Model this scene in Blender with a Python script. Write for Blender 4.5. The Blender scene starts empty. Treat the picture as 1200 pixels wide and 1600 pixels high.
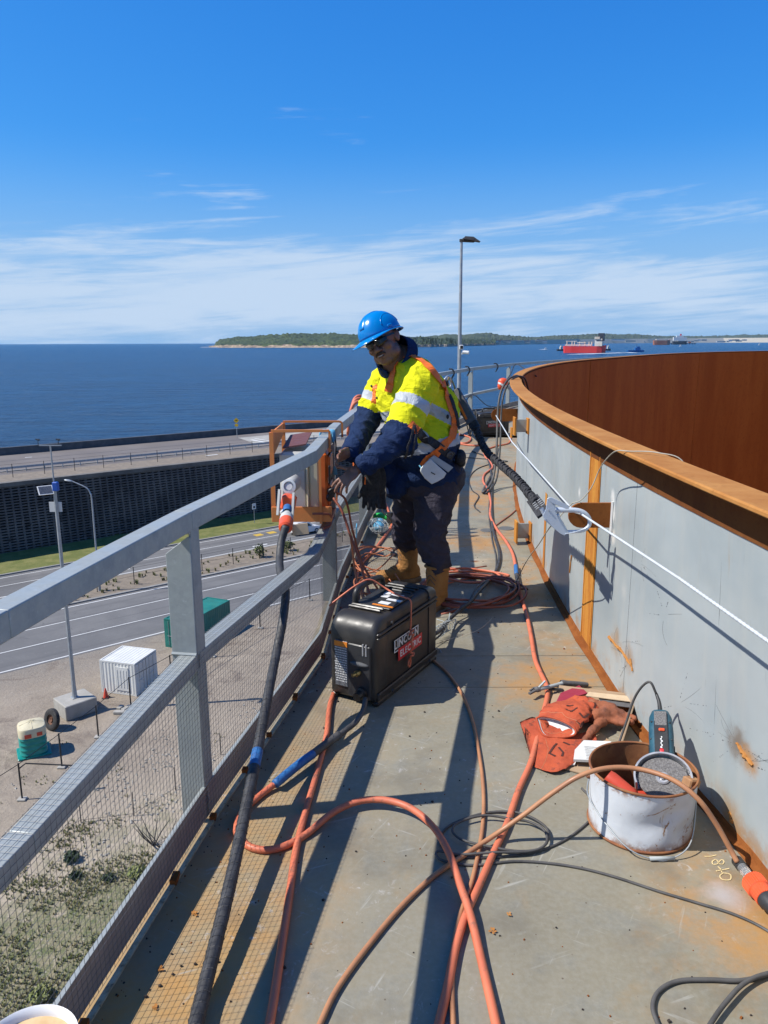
import bpy, math, random
from mathutils import Vector, Matrix, noise
from mathutils.bvhtree import BVHTree
random.seed(7)
V = Vector
S = bpy.context.scene
C = S.collection

# ---------------------------------------------------------------- camera, sky, sun, exposure
PITCH, ROLL, CH = math.atan(265.7/1200), 0.0033, 1.55
cp, sp = math.cos(PITCH), math.sin(PITCH)
cr_, sr_ = math.cos(ROLL), math.sin(ROLL)
cam = bpy.data.cameras.new('camera'); cam.sensor_fit = 'HORIZONTAL'; cam.sensor_width = 36; cam.lens = 36
cam.clip_start = 0.05; cam.clip_end = 400000
camo = bpy.data.objects.new('camera', cam); C.objects.link(camo); S.camera = camo
fwd, up0, rt0 = V((0, cp, -sp)), V((0, sp, cp)), V((1, 0, 0))
rt = rt0*cr_ - up0*sr_; up = rt0*sr_ + up0*cr_
M_ = Matrix((rt, up, -fwd)).transposed().to_4x4(); M_.translation = V((0, 0, CH))
camo.matrix_world = M_

SUN_TO = V((-0.89, -0.13, 1.05)).normalized()
elev = math.asin(SUN_TO.z); az = math.atan2(SUN_TO.x, SUN_TO.y)
sun = bpy.data.lights.new('sun', 'SUN'); sun.energy = 5.0; sun.angle = math.radians(0.45); sun.color = (1, .955, .885)
suno = bpy.data.objects.new('sun', sun); C.objects.link(suno)
suno.rotation_euler = (-SUN_TO).to_track_quat('-Z', 'Y').to_euler()
S.view_settings.view_transform = 'Standard'; S.view_settings.look = 'None'
S.view_settings.exposure = 0.42; S.view_settings.gamma = 1; S.view_settings.use_curve_mapping = False
S.cycles.max_bounces = 8; S.cycles.transparent_max_bounces = 16

W = bpy.data.worlds.new('World'); S.world = W; W.use_nodes = True
nt = W.node_tree; nt.nodes.clear()
def wn(t, **k):
    n = nt.nodes.new(t)
    for a, b in k.items(): setattr(n, a, b)
    return n
out = wn('ShaderNodeOutputWorld'); bg = wn('ShaderNodeBackground'); bg.inputs[1].default_value = 0.1
sky = wn('ShaderNodeTexSky', sky_type='NISHITA', sun_disc=False, sun_elevation=elev, sun_rotation=az, altitude=20, air_density=1.0, dust_density=0.35, ozone_density=3.0)
SAT = (.9, 1.0, 1.05)
tc = wn('ShaderNodeTexCoord'); sx = wn('ShaderNodeSeparateXYZ'); nt.links.new(tc.outputs['Generated'], sx.inputs[0])
def wmath(op, a, b=None, c_=None, clamp=False):
    n = wn('ShaderNodeMath', operation=op, use_clamp=clamp)
    for i, q in enumerate((a, b, c_)):
        if q is None: continue
        if isinstance(q, (int, float)): n.inputs[i].default_value = q
        else: nt.links.new(q, n.inputs[i])
    return n.outputs[0]
zz = wmath('MAXIMUM', sx.outputs[2], 0.0)
az_ = wmath('ARCTAN2', sx.outputs[0], sx.outputs[1])
def cloud(ku, kw, off, slope, detail, dist, rough=.56):
    cx = wn('ShaderNodeCombineXYZ'); nt.links.new(wmath('MULTIPLY', az_, ku), cx.inputs[0])
    nt.links.new(wmath('MULTIPLY', wmath('SUBTRACT', sx.outputs[2], wmath('MULTIPLY', az_, slope)), kw), cx.inputs[1]); cx.inputs[2].default_value = off
    n = wn('ShaderNodeTexNoise'); n.inputs['Scale'].default_value = 1; n.inputs['Detail'].default_value = detail
    n.inputs['Roughness'].default_value = rough; n.inputs['Distortion'].default_value = dist
    nt.links.new(cx.outputs[0], n.inputs['Vector']); return n.outputs[0]
c1 = cloud(2.6, 17, 3.1, .05, 9, .5); c2 = cloud(6, 75, 8.7, .07, 9, .9, .64)
cs = wmath('ADD', wmath('MULTIPLY', c1, .66), wmath('MULTIPLY', c2, .34))
# a bank of thin stratus low over the sea, with streaky wisps above it
def wmr(q, *k):
    n = wn('ShaderNodeMapRange', interpolation_type='SMOOTHSTEP'); nt.links.new(q, n.inputs[0])
    for i, w in enumerate(k): n.inputs[i+1].default_value = w
    return n.outputs[0]
band = wmath('ADD', wmr(sx.outputs[2], .07, .205, .10, -.11), wmr(sx.outputs[2], .2, .32, 0, -.12))
low = wmr(sx.outputs[2], .0, .06, -.07, 0)
cv = wmath('ADD', wmath('ADD', wmath('ADD', cs, band), low), wmath('MULTIPLY', az_, -.07))
fac = wmr(cv, .465, .66, 0, .90)
# deepen the clear blue (thin dry air), haze towards the horizon
K = .1*2**.42; KI = .1*2**.2
sc_ = wn('ShaderNodeSeparateColor'); nt.links.new(sky.outputs[0], sc_.inputs[0]); cc = wn('ShaderNodeCombineColor')
for i, (A, p) in enumerate(((.64, 1.5), (.73, .83), (1.09, .5))):
    nt.links.new(wmath('MULTIPLY', wmath('POWER', wmath('MULTIPLY', sc_.outputs[i], KI*SAT[i]), p), A/K), cc.inputs[i])
dk = wn('ShaderNodeMix', data_type='RGBA'); nt.links.new(wmr(sx.outputs[2], .50, 1.0, .0, .45), dk.inputs[0]); nt.links.new(cc.outputs[0], dk.inputs[6]); dk.inputs[7].default_value = (.012/K, .09/K, .36/K, 1)
hz = wn('ShaderNodeMix', data_type='RGBA'); nt.links.new(wmr(sx.outputs[2], .01, .24, .97, .0), hz.inputs[0]); nt.links.new(dk.outputs[2], hz.inputs[6]); hz.inputs[7].default_value = (.31/K, .52/K, .81/K, 1)
mix = wn('ShaderNodeMix', data_type='RGBA'); nt.links.new(fac, mix.inputs[0])
nt.links.new(hz.outputs[2], mix.inputs[6]); mix.inputs[7].default_value = (.57/K, .71/K, .90/K, 1)
nt.links.new(mix.outputs[2], bg.inputs[0]); nt.links.new(bg.outputs[0], out.inputs[0])

# ---------------------------------------------------------------- pixel to place
def ray(u, v):
    x = (u-600)/1200; y = -(v-800)/1200
    x, y = x*cr_+y*sr_, -x*sr_+y*cr_
    return V((x, cp+y*sp, -sp+y*cp))
def atz(u, v, z=0.0):
    d = ray(u, v); t = (z-CH)/d.z; return V((d.x*t, d.y*t, z))
def aty(u, v, Y):
    d = ray(u, v); t = Y/d.y; return V((d.x*t, Y, CH+d.z*t))

# ---------------------------------------------------------------- materials
MATS = {}; ALB = .82
class Mat:
    def __init__(s, name, rough=.5, metal=0.0, spec=.5):
        s.m = bpy.data.materials.new(name); s.m.use_nodes = True; s.t = s.m.node_tree; s.t.nodes.clear()
        s.o = s.n('ShaderNodeOutputMaterial'); s.b = s.n('ShaderNodeBsdfPrincipled')
        s.t.links.new(s.b.outputs[0], s.o.inputs[0])
        s.set('Roughness', rough); s.set('Metallic', metal); s.set('Specular IOR Level', spec)
        MATS[name] = s.m; s.co = None; s.bmp = None
    def n(s, t, **k):
        n = s.t.nodes.new(t)
        for a, b in k.items(): setattr(n, a, b)
        return n
    def L(s, a, b): s.t.links.new(a, b)
    def put(s, inp, q):
        if isinstance(q, bpy.types.NodeSocket): s.L(q, inp)
        elif isinstance(q, (tuple, list)): inp.default_value = tuple(q)+((1,) if len(q) == 3 and inp.type == 'RGBA' else ())
        else: inp.default_value = q
    def set(s, k, q):
        if k == 'Base Color' and isinstance(q, bpy.types.NodeSocket):
            n = s.n('ShaderNodeVectorMath', operation='MULTIPLY'); s.L(q, n.inputs[0]); n.inputs[1].default_value = (ALB,)*3; q = n.outputs[0]
        s.put(s.b.inputs[k], q)
    def obj(s, scale=(1, 1, 1), rot=(0, 0, 0), world=False):
        if world: a = s.n('ShaderNodeNewGeometry').outputs['Position']
        else: a = s.n('ShaderNodeTexCoord').outputs['Object']
        if scale == (1, 1, 1) and rot == (0, 0, 0): return a
        m = s.n('ShaderNodeMapping'); m.inputs['Scale'].default_value = scale; m.inputs['Rotation'].default_value = rot
        s.L(a, m.inputs[0]); return m.outputs[0]
    def noise(s, vec, scale, detail=4, rough=.55, dist=0.0, col=False):
        n = s.n('ShaderNodeTexNoise'); s.L(vec, n.inputs['Vector']); n.inputs['Scale'].default_value = scale
        n.inputs['Detail'].default_value = detail; n.inputs['Roughness'].default_value = rough; n.inputs['Distortion'].default_value = dist
        return n.outputs[1 if col else 0]
    def voro(s, vec, scale, feat='F1', out='Distance'):
        n = s.n('ShaderNodeTexVoronoi', feature=feat); s.L(vec, n.inputs['Vector']); n.inputs['Scale'].default_value = scale
        return n.outputs[out]
    def mr(s, q, a, b, c=0.0, d=1.0, smooth=True):
        n = s.n('ShaderNodeMapRange', interpolation_type='SMOOTHSTEP' if smooth else 'LINEAR'); s.put(n.inputs[0], q)
        for i, w in enumerate((a, b, c, d)): n.inputs[i+1].default_value = w
        return n.outputs[0]
    def math(s, op, a, b=None, clamp=False):
        n = s.n('ShaderNodeMath', operation=op, use_clamp=clamp); s.put(n.inputs[0], a)
        if b is not None: s.put(n.inputs[1], b)
        return n.outputs[0]
    def mix(s, f, a, b):
        n = s.n('ShaderNodeMix', data_type='RGBA'); s.put(n.inputs[0], f); s.put(n.inputs[6], a); s.put(n.inputs[7], b); return n.outputs[2]
    def sep(s, v):
        n = s.n('ShaderNodeSeparateXYZ'); s.L(v, n.inputs[0]); return n.outputs
    def spot(s, vec, p, r, nz, amt=.5):
        d = s.n('ShaderNodeVectorMath', operation='DISTANCE'); s.L(vec, d.inputs[0]); d.inputs[1].default_value = tuple(p)
        q = s.math('ADD', d.outputs['Value'], s.math('MULTIPLY', s.math('SUBTRACT', nz, .5), -r*amt*2))
        return s.mr(q, 0, r, 1, 0)
    def bump(s, h, strength=.3, dist=.002):
        n = s.n('ShaderNodeBump'); n.inputs['Strength'].default_value = strength; n.inputs['Distance'].default_value = dist
        s.L(h, n.inputs['Height'])
        if s.bmp: s.L(s.bmp, n.inputs['Normal'])
        s.bmp = n.outputs[0]; s.set('Normal', s.bmp); return s

def simple(name, col, rough=.5, metal=0.0, col2=None, sc=20.0, amt=.5, bump=0.0, bsc=None, bd=.002, dirt=None, spec=.5, lo=.35, hi=.7):
    m = Mat(name, rough, metal, spec); v = m.obj()
    c2 = col2 if col2 else tuple(min(1, x*1.25+.004) for x in col)
    n = m.noise(v, sc, 5, .6)
    c = m.mix(m.mr(n, lo, hi, 0, amt if col2 is None else 1), col, c2)
    if dirt:
        dn = m.noise(v, dirt[0], 6, .7); c = m.mix(m.mr(dn, dirt[1], dirt[1]+.12), c, dirt[2])
    m.set('Base Color', c)
    m.set('Roughness', m.mr(m.noise(v, sc*1.7, 3), .3, .7, max(.03, rough-.08), min(1, rough+.1)))
    if bump: m.bump(m.noise(v, bsc or sc*4, 4, .6), bump, bd)
    return m.m

# ---------------------------------------------------------------- mesh building
class MB:
    def __init__(s): s.v = []; s.f = []; s.mi = []; s.cur = 0
    def add(s, vs, fs):
        o = len(s.v); s.v += [V(p) for p in vs]; s.f += [[i+o for i in f] for f in fs]; s.mi += [s.cur]*len(fs); return s
    def box(s, c, size, rot=None, tap=(1, 1)):
        x, y, z = size[0]/2, size[1]/2, size[2]/2; c = V(c)
        vs = []
        for k in (-1, 1):
            tx, ty = (tap if k > 0 else (1, 1))
            vs += [V((-x*tx, -y*ty, k*z)), V((x*tx, -y*ty, k*z)), V((x*tx, y*ty, k*z)), V((-x*tx, y*ty, k*z))]
        if rot is not None: vs = [rot @ p for p in vs]
        return s.add([p+c for p in vs], [(3, 2, 1, 0), (4, 5, 6, 7), (0, 1, 5, 4), (1, 2, 6, 5), (2, 3, 7, 6), (3, 0, 4, 7)])
    def bbox(s, c, size, b=.004, rot=None):
        # box with chamfered edges (octagon cross-section stacks)
        x, y, z = size[0]/2, size[1]/2, size[2]/2; b = min(b, x*.9, y*.9, z*.9); c = V(c); vs = []
        for zz_, ins in ((-z, b), (-z+b, 0), (z-b, 0), (z, b)):
            a, d = x-ins, y-ins
            k = b
            vs += [V((-a+k, -d, zz_)), V((a-k, -d, zz_)), V((a, -d+k, zz_)), V((a, d-k, zz_)), V((a-k, d, zz_)), V((-a+k, d, zz_)), V((-a, d-k, zz_)), V((-a, -d+k, zz_))]
        fs = [tuple(range(7, -1, -1)), tuple(range(24, 32))]
        for r in range(3):
            for i in range(8):
                j = (i+1) % 8; fs.append((r*8+i, r*8+j, r*8+8+j, r*8+8+i))
        if rot is not None: vs = [rot @ p for p in vs]
        return s.add([p+c for p in vs], fs)
    def tube(s, pts, r, n=8, cap=True, flat=None):
        pts = [V(p) for p in pts]; m = len(pts)
        rr = r if isinstance(r, (list, tuple)) else [r]*m
        t0 = (pts[1]-pts[0]).normalized(); a = V((0, 0, 1)) if abs(t0.z) < .9 else V((1, 0, 0))
        nrm = t0.cross(a).normalized(); vs = []
        for i in range(m):
            t = (pts[min(i+1, m-1)]-pts[max(i-1, 0)])
            if t.length < 1e-9: t = t0
            t.normalize(); nrm = (nrm-t*nrm.dot(t))
            if nrm.length < 1e-6: nrm = t.orthogonal()
            nrm.normalize(); b = t.cross(nrm)
            for k in range(n):
                an = 2*math.pi*k/n; q = nrm*math.cos(an)*rr[i]+b*math.sin(an)*rr[i]*(flat or 1)
                vs.append(pts[i]+q)
        fs = [(i*n+k, i*n+(k+1) % n, (i+1)*n+(k+1) % n, (i+1)*n+k) for i in range(m-1) for k in range(n)]
        if cap: fs += [tuple(range(n-1, -1, -1)), tuple(range((m-1)*n, m*n))]
        return s.add(vs, fs)
    def lathe(s, prof, n=32, M=None, closed=False):
        vs = []; m = len(prof)
        for r, z in prof:
            for k in range(n):
                a = 2*math.pi*k/n; vs.append(V((r*math.cos(a), r*math.sin(a), z)))
        fs = [(i*n+k, i*n+(k+1) % n, (i+1)*n+(k+1) % n, (i+1)*n+k) for i in range(m-1) for k in range(n)]
        if closed: fs += [((m-1)*n+k, (m-1)*n+(k+1) % n, (k+1) % n, k) for k in range(n)]
        if M is not None: vs = [M @ p for p in vs]
        return s.add(vs, fs)
    def ell(s, c, r, rot=None, nu=16, nv=10):
        c = V(c); r = V(r if hasattr(r, '__len__') else (r, r, r)); vs = [V((0, 0, -r.z))]
        for j in range(1, nv):
            p = math.pi*j/nv-math.pi/2
            for i in range(nu):
                a = 2*math.pi*i/nu; vs.append(V((r.x*math.cos(p)*math.cos(a), r.y*math.cos(p)*math.sin(a), r.z*math.sin(p))))
        vs.append(V((0, 0, r.z))); fs = [(0, 1+(i+1) % nu, 1+i) for i in range(nu)]
        for j in range(nv-2):
            for i in range(nu):
                a = 1+j*nu+i; b = 1+j*nu+(i+1) % nu; fs.append((a, b, b+nu, a+nu))
        L = len(vs)-1; o = 1+(nv-2)*nu; fs += [(o+i, o+(i+1) % nu, L) for i in range(nu)]
        if rot is not None: vs = [rot @ p for p in vs]
        return s.add([p+c for p in vs], fs)
    def cone(s, a, b, r1, r2, n=16):
        # tapered capsule
        a, b = V(a), V(b); d = (b-a); L = d.length; d.normalize()
        pts = [a-d*r1*.98, a-d*r1*.8, a-d*r1*.4]; rr = [r1*.2, r1*.6, r1*.92]
        for i in range(7): pts.append(a+d*L*i/6); rr.append(r1+(r2-r1)*i/6)
        pts += [b+d*r2*.4, b+d*r2*.8, b+d*r2*.98]; rr += [r2*.92, r2*.6, r2*.2]
        return s.tube(pts, rr, n)
    def prism(s, poly, z0, z1, M=None):
        n = len(poly); vs = [V((p[0], p[1], z0)) for p in poly]+[V((p[0], p[1], z1)) for p in poly]
        if M is not None: vs = [M @ p for p in vs]
        return s.add(vs, [tuple(range(n-1, -1, -1)), tuple(range(n, 2*n))]+[(i, (i+1) % n, n+(i+1) % n, n+i) for i in range(n)])
    def bar(s, a, b, w, h, upv=V((0, 0, 1))):
        # rectangular bar from a to b, w sideways, h along up
        a, b = V(a), V(b); t = (b-a).normalized(); sd = t.cross(upv).normalized(); u = sd.cross(t)
        vs = []
        for p in (a, b): vs += [p-sd*w/2-u*h/2, p+sd*w/2-u*h/2, p+sd*w/2+u*h/2, p-sd*w/2+u*h/2]
        return s.add(vs, [(3, 2, 1, 0), (4, 5, 6, 7), (0, 1, 5, 4), (1, 2, 6, 5), (2, 3, 7, 6), (3, 0, 4, 7)])
    def sweep(s, sections):
        m = len(sections); n = len(sections[0]); vs = [p for sec in sections for p in sec]
        fs = [(i*n+k, i*n+(k+1) % n, (i+1)*n+(k+1) % n, (i+1)*n+k) for i in range(m-1) for k in range(n)]
        fs += [tuple(range(n-1, -1, -1)), tuple(range((m-1)*n, m*n))]
        return s.add(vs, fs)
    def grid(s, nu, nv, fn, flip=False):
        vs = [fn(i/(nu-1), j/(nv-1)) for j in range(nv) for i in range(nu)]
        fs = []
        for j in range(nv-1):
            for i in range(nu-1):
                a = j*nu+i; f = (a, a+1, a+nu+1, a+nu); fs.append(f[::-1] if flip else f)
        return s.add(vs, fs)

ORIG = {}
def make(name, mb, mats, parent=None, smooth=False, world=False, fix=True):
    me = bpy.data.meshes.new(name)
    vs = mb.v
    if parent is not None and world:
        Mi = ORIG[parent.name].inverted(); vs = [Mi @ p for p in vs]
    me.from_pydata([tuple(p) for p in vs], [], mb.f)
    if not isinstance(mats, (list, tuple)): mats = [mats]
    for m in mats: me.materials.append(MATS[m] if isinstance(m, str) else m)
    if len(mats) > 1: me.polygons.foreach_set('material_index', mb.mi)
    if smooth:
        me.polygons.foreach_set('use_smooth', [True]*len(me.polygons))
        if smooth != 'all':
            me.set_sharp_from_angle(angle=math.radians(35 if smooth is True else smooth))
    me.update()
    o = bpy.data.objects.new(name, me); C.objects.link(o)
    if parent is not None: o.parent = parent; ORIG[o.name] = ORIG[parent.name]
    else: ORIG[o.name] = Matrix.Identity(4)
    return o
def tag(o, label=None, cat=None, group=None, kind=None):
    for k, q in (('label', label), ('category', cat), ('group', group), ('kind', kind)):
        if q: o[k] = q
    return o
def empty(name, loc, rz=0.0, rot=None):
    o = bpy.data.objects.new(name, None); C.objects.link(o); o.empty_display_size = .1
    M = (rot.to_4x4() if rot is not None else Matrix.Rotation(rz, 4, 'Z')); M = M.copy(); M.translation = V(loc)
    o.matrix_basis = M; ORIG[o.name] = M; return o
def thing(name, label, cat, loc=(0, 0, 0), rz=0.0, group=None, rot=None): return tag(empty(name, loc, rz, rot), label, cat, group)
KIDS = {}
def dup(o, loc=None, rz=None, label=None, parent=None, top=True):
    c = o.copy(); C.objects.link(c)
    if not top:
        c.parent = parent
    else:
        if loc is not None:
            M = Matrix.Rotation(rz or 0, 4, 'Z'); M.translation = V(loc); c.matrix_basis = M
        if label: c['label'] = label
    for ch in [q for q in C.objects if q.parent == o]: dup(ch, parent=c, top=False)
    return c
def cr(pts, n=8):
    # catmull-rom
    pts = [V(p) for p in pts]; P = [pts[0]*2-pts[1]]+pts+[pts[-1]*2-pts[-2]]; r = []
    for i in range(1, len(P)-2):
        a, b, c, d = P[i-1:i+3]
        for k in range(n):
            t = k/n; r.append(.5*((2*b)+(c-a)*t+(2*a-5*b+4*c-d)*t*t+(3*b-a-3*c+d)*t*t*t))
    r.append(pts[-1]); return r
def text(name, body, size, mat, M, ext=.0006, parent=None, world=False, off=0.0, shear=0.0, align='CENTER', space=1.0):
    cu = bpy.data.curves.new(name, 'FONT'); cu.body = body; cu.size = size; cu.extrude = ext; cu.offset = off; cu.shear = shear
    cu.align_x = align; cu.align_y = 'CENTER'; cu.resolution_u = 2; cu.space_character = space
    t = bpy.data.objects.new('tmp', cu); C.objects.link(t)
    me = bpy.data.meshes.new_from_object(t); bpy.data.objects.remove(t)
    mm = M
    if parent is not None and world: mm = ORIG[parent.name].inverted() @ M
    me.transform(mm); me.materials.append(MATS[mat]); me.name = name
    o = bpy.data.objects.new(name, me); C.objects.link(o)
    if parent is not None: o.parent = parent; ORIG[o.name] = ORIG[parent.name]
    return o
def frame(o, x, y, z=None):
    # matrix whose local x,y point along x,y at origin o
    x = V(x).normalized(); y = V(y); y = (y-x*x.dot(y)).normalized(); z = x.cross(y)
    M = Matrix((x, y, z)).transposed().to_4x4(); M.translation = V(o); return M
def remesh(mb, voxel, smooth_it=3, fac=.5):
    me = bpy.data.meshes.new('t'); me.from_pydata([tuple(p) for p in mb.v], [], mb.f)
    o = bpy.data.objects.new('t', me); C.objects.link(o)
    r = o.modifiers.new('r', 'REMESH'); r.mode = 'VOXEL'; r.voxel_size = voxel
    if smooth_it: q = o.modifiers.new('s', 'SMOOTH'); q.iterations = smooth_it; q.factor = fac
    dg = bpy.context.evaluated_depsgraph_get(); ev = o.evaluated_get(dg)
    m2 = bpy.data.meshes.new_from_object(ev); bpy.data.objects.remove(o)
    r_ = MB(); r_.v = [v.co.copy() for v in m2.vertices]; r_.f = [list(p.vertices) for p in m2.polygons]; r_.mi = [0]*len(r_.f)
    bpy.data.meshes.remove(m2); return r_
def normals(mb):
    N = [V((0, 0, 0)) for _ in mb.v]
    for f in mb.f:
        a, b, c = mb.v[f[0]], mb.v[f[1]], mb.v[f[2]]; n = (b-a).cross(c-a)
        for i in f: N[i] += n
    return [n.normalized() if n.length > 0 else V((0, 0, 1)) for n in N]
def subset(mb, keep):
    r = MB(); mp = {}
    for f in keep:
        nf = []
        for i in f:
            if i not in mp: mp[i] = len(r.v); r.v.append(mb.v[i].copy())
            nf.append(mp[i])
        r.f.append(nf); r.mi.append(0)
    return r
# ---------------------------------------------------------------- materials of the place
def mat_deck():
    m = Mat('deck_steel', .62, 0, .3); v = m.obj(world=True)
    big = m.noise(v, 1.1, 5, .6, .4); mid = m.noise(v, 6, 6, .65, .3); fine = m.noise(v, 60, 4, .6)
    c = m.mix(m.mr(big, .35, .65), (.232, .208, .148), (.300, .268, .192))
    c = m.mix(m.mr(mid, .45, .7, 0, .6), c, (.20, .205, .185))
    c = m.mix(m.mr(fine, .3, .75, 0, .4), c, (.33, .315, .26))
    x, y, z = m.sep(v)[:3]
    # rust stain: strong along the railing side near the camera, weaker elsewhere
    rn = m.noise(v, 2.3, 7, .68, .6); rn2 = m.noise(v, 9, 6, .7)
    left = m.mr(m.math('ADD', m.math('ADD', x, m.math('MULTIPLY', y, -.16)), m.math('MULTIPLY', m.math('SUBTRACT', mid, .5), .25)), -.70, -.33, 1, 0)
    near = m.mr(y, 1.3, 3.6, 1, .15)
    f = m.math('MULTIPLY', left, near)
    f = m.math('MULTIPLY', f, m.mr(rn, .25, .58, .25, 1)); c = m.mix(m.math('MULTIPLY', f, .85), c, m.mix(m.mr(rn2, .35, .65), (.52, .27, .07), (.43, .29, .13)))
    wall = m.mr(x, .55, 1.02, 0, 1)
    f2 = m.math('MULTIPLY', wall, m.mr(m.math('ADD', rn, m.math('MULTIPLY', rn2, .35)), .60, .88))
    c = m.mix(m.math('MULTIPLY', f2, .7), c, (.40, .20, .06))
    f3 = m.mr(m.math('ADD', rn, m.math('MULTIPLY', rn2, .5)), .80, .98); c = m.mix(m.math('MULTIPLY', f3, .35), c, (.33, .22, .10))
    for p, r in (((.72, 5.9, 0), .42), ((.3, 6.4, 0), .3), ((.95, 4.6, 0), .35), ((.78, 3.3, 0), .4), ((1.05, 1.75, 0), .35), ((.8, 7.6, 0), .6)):
        c = m.mix(m.math('MULTIPLY', m.spot(v, p, r, rn2, .9), .75), c, (.46, .22, .05))
    c = m.mix(m.math('MULTIPLY', m.spot(v, atz(745, 878), .13, rn2, .5), .8), c, (.50, .40, .27))
    c = m.mix(m.spot(v, atz(742, 877), .05, rn2, .7), c, (.25, .09, .025))
    c = m.mix(m.math('MULTIPLY', m.spot(v, atz(1130, 1400), .09, rn2, .8), .8), c, (.42, .40, .40))
    # scratches and pale scuffs
    for rot, sc in ((.5, 1), (2.1, 1.3), (1.2, .8)):
        vv = m.obj((1, 1, 1), (0, 0, rot), world=True); mp = m.n('ShaderNodeMapping'); mp.inputs['Scale'].default_value = (55*sc, 3.2*sc, 1); m.L(vv, mp.inputs[0])
        sn = m.noise(mp.outputs[0], 1, 2, .5); c = m.mix(m.math('MULTIPLY', m.mr(sn, .66, .74), m.mr(mid, .42, .58, 0, .6)), c, (.42, .41, .36))
    sc_ = m.noise(v, 22, 8, .75, .6); c = m.mix(m.math('MULTIPLY', m.mr(sc_, .57, .66), m.mr(big, .44, .60, 0, .8)), c, (.50, .48, .45))
    sp_ = m.voro(v, 26); c = m.mix(m.math('MULTIPLY', m.mr(sp_, .05, .09, 1, 0), m.mr(m.noise(v, 5, 2), .52, .6, 0, .8)), c, (.10, .07, .045))
    dk = m.noise(v, 3.1, 4, .6); c = m.mix(m.mr(dk, .50, .68, 0, .45), c, (.15, .135, .105))
    m.set('Base Color', c); m.set('Roughness', m.mr(mid, .3, .7, .5, .72))
    m.bump(m.noise(v, 130, 3), .25, .0015); m.bump(mid, .25, .006); m.bump(m.noise(v, 1.6, 2), .5, .02)
mat_deck()
def mat_galv(name, col, var, rough=.45, metal=.2):
    m = Mat(name, rough, metal); v = m.obj(world=True)
    sp_ = m.voro(v, 90, 'F1', 'Color'); g = m.sep(sp_)[0]
    n = m.noise(v, 14, 6, .65); c = m.mix(m.mr(g, 0, 1, 0, .35, False), col, var)
    c = m.mix(m.mr(n, .42, .72, 0, .55), c, tuple(x*.78 for x in col)); c = m.mix(m.mr(m.noise(v, 45, 5, .7), .6, .75, 0, .5), c, (.62, .66, .68))
    st = m.noise(m.obj((40, 40, 3), world=True), 1, 3); c = m.mix(m.mr(st, .6, .8, 0, .35), c, tuple(x*.7 for x in col))
    m.set('Base Color', c); m.set('Roughness', m.mr(n, .3, .7, rough-.08, rough+.16)); m.bump(m.noise(v, 60, 3), .15, .001)
mat_galv('galvanised_steel', (.37, .40, .39), (.46, .49, .475))
mat_galv('galvanised_wire', (.15, .15, .15), (.22, .22, .22), .5, .3)
def mat_tank():
    m = Mat('tank_grey_paint', .38); v = m.obj(world=True)
    n = m.noise(v, 1.7, 6, .6, .5); st = m.noise(m.obj((9, 9, .55), world=True), 1, 6, .65); fine = m.noise(v, 30, 5, .65)
    c = m.mix(m.mr(n, .35, .65), (.365, .415, .425), (.415, .455, .455))
    c = m.mix(m.mr(st, .45, .70, 0, .4), c, (.50, .50, .455)); c = m.mix(m.mr(m.noise(v, .9, 5, .7, 1), .50, .68, 0, .45), c, (.33, .375, .385)); c = m.mix(m.mr(fine, .55, .75, 0, .3), c, (.40, .42, .42))
    z = m.sep(v)[2]
    dr = m.noise(m.obj((26, 26, .8), world=True), 1, 6, .7)
    topw = m.mr(z, .55, 1.1, 0, .75); c = m.mix(m.math('MULTIPLY', m.mr(dr, .60, .72), topw), c, (.40, .27, .13))
    lowr = m.mr(z, .0, .16, .9, 0); c = m.mix(m.math('MULTIPLY', m.mr(m.noise(v, 6, 6, .7), .46, .62), lowr), c, (.40, .20, .06))
    nz = m.noise(v, 14, 6, .7)
    for (u, w), r, col, k in [((962, 1005), .10, (.36, .23, .12), .8), ((982, 1028), .09, (.34, .21, .11), .8), ((1152, 1160), .09, (.20, .15, .11), .85), ((1172, 1190), .07, (.45, .22, .06), .9), ((1140, 1275), .10, (.38, .25, .13), .85), ((958, 800), .06, (.8, .8, .76), .95), ((957, 775), .05, (.8, .8, .76), .9), ((958, 840), .05, (.75, .72, .66), .9), ((905, 770), .04, (.8, .8, .78), .9), ((975, 925), .06, (.55, .55, .52), .6), ((990, 1000), .09, (.5, .52, .52), .5), ((850, 880), .10, (.42, .22, .07), .8), ((845, 800), .05, (.42, .22, .07), .8), ((889, 880), .04, (.40, .30, .15), .7), ((930, 1040), .1, (.5, .45, .38), .7), ((1060, 1150), .2, (.36, .36, .33), .35)]:
        c = m.mix(m.math('MULTIPLY', m.spot(v, onwall(u, w), r, nz, .8), k), c, col)
    # fine scratches
    sn = m.noise(m.obj((70, 70, 5), (.3, 0, .4), world=True), 1, 2); c = m.mix(m.math('MULTIPLY', m.mr(sn, .72, .78), .3), c, (.13, .14, .15))
    m.set('Base Color', c); m.set('Roughness', m.mr(n, .3, .7, .32, .5)); m.bump(m.noise(v, 2.2, 3), .5, .02); m.bump(m.noise(m.obj((1, 1, .4), world=True), 1.1, 2), .5, .05); m.bump(fine, .12, .001)
def onwall(u, v, off=0.0):
    d = ray(u, v); t = 3.0
    lo, hi = .8, 12.0
    for _ in range(60):
        t = (lo+hi)/2; p = V((d.x*t, d.y*t, CH+d.z*t))
        if p.x > wall_x(p.y, p.z)-off: hi = t
        else: lo = t
    return V((d.x*t, d.y*t, CH+d.z*t))
TC = V((34.4, 3.1, 0)); RW = 33.36
def bumpr(th): 
    q = max(0, min(1, (math.degrees(th)-30)/30)); return 2*q*q*(3-2*q)
def near_dev(y, z):
    q = max(0, min(1, (3.0-y)/1.0)); q = q*q*(3-2*q); return .07*q*max(0, min(1, (1.1-z)/1.1))
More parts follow.
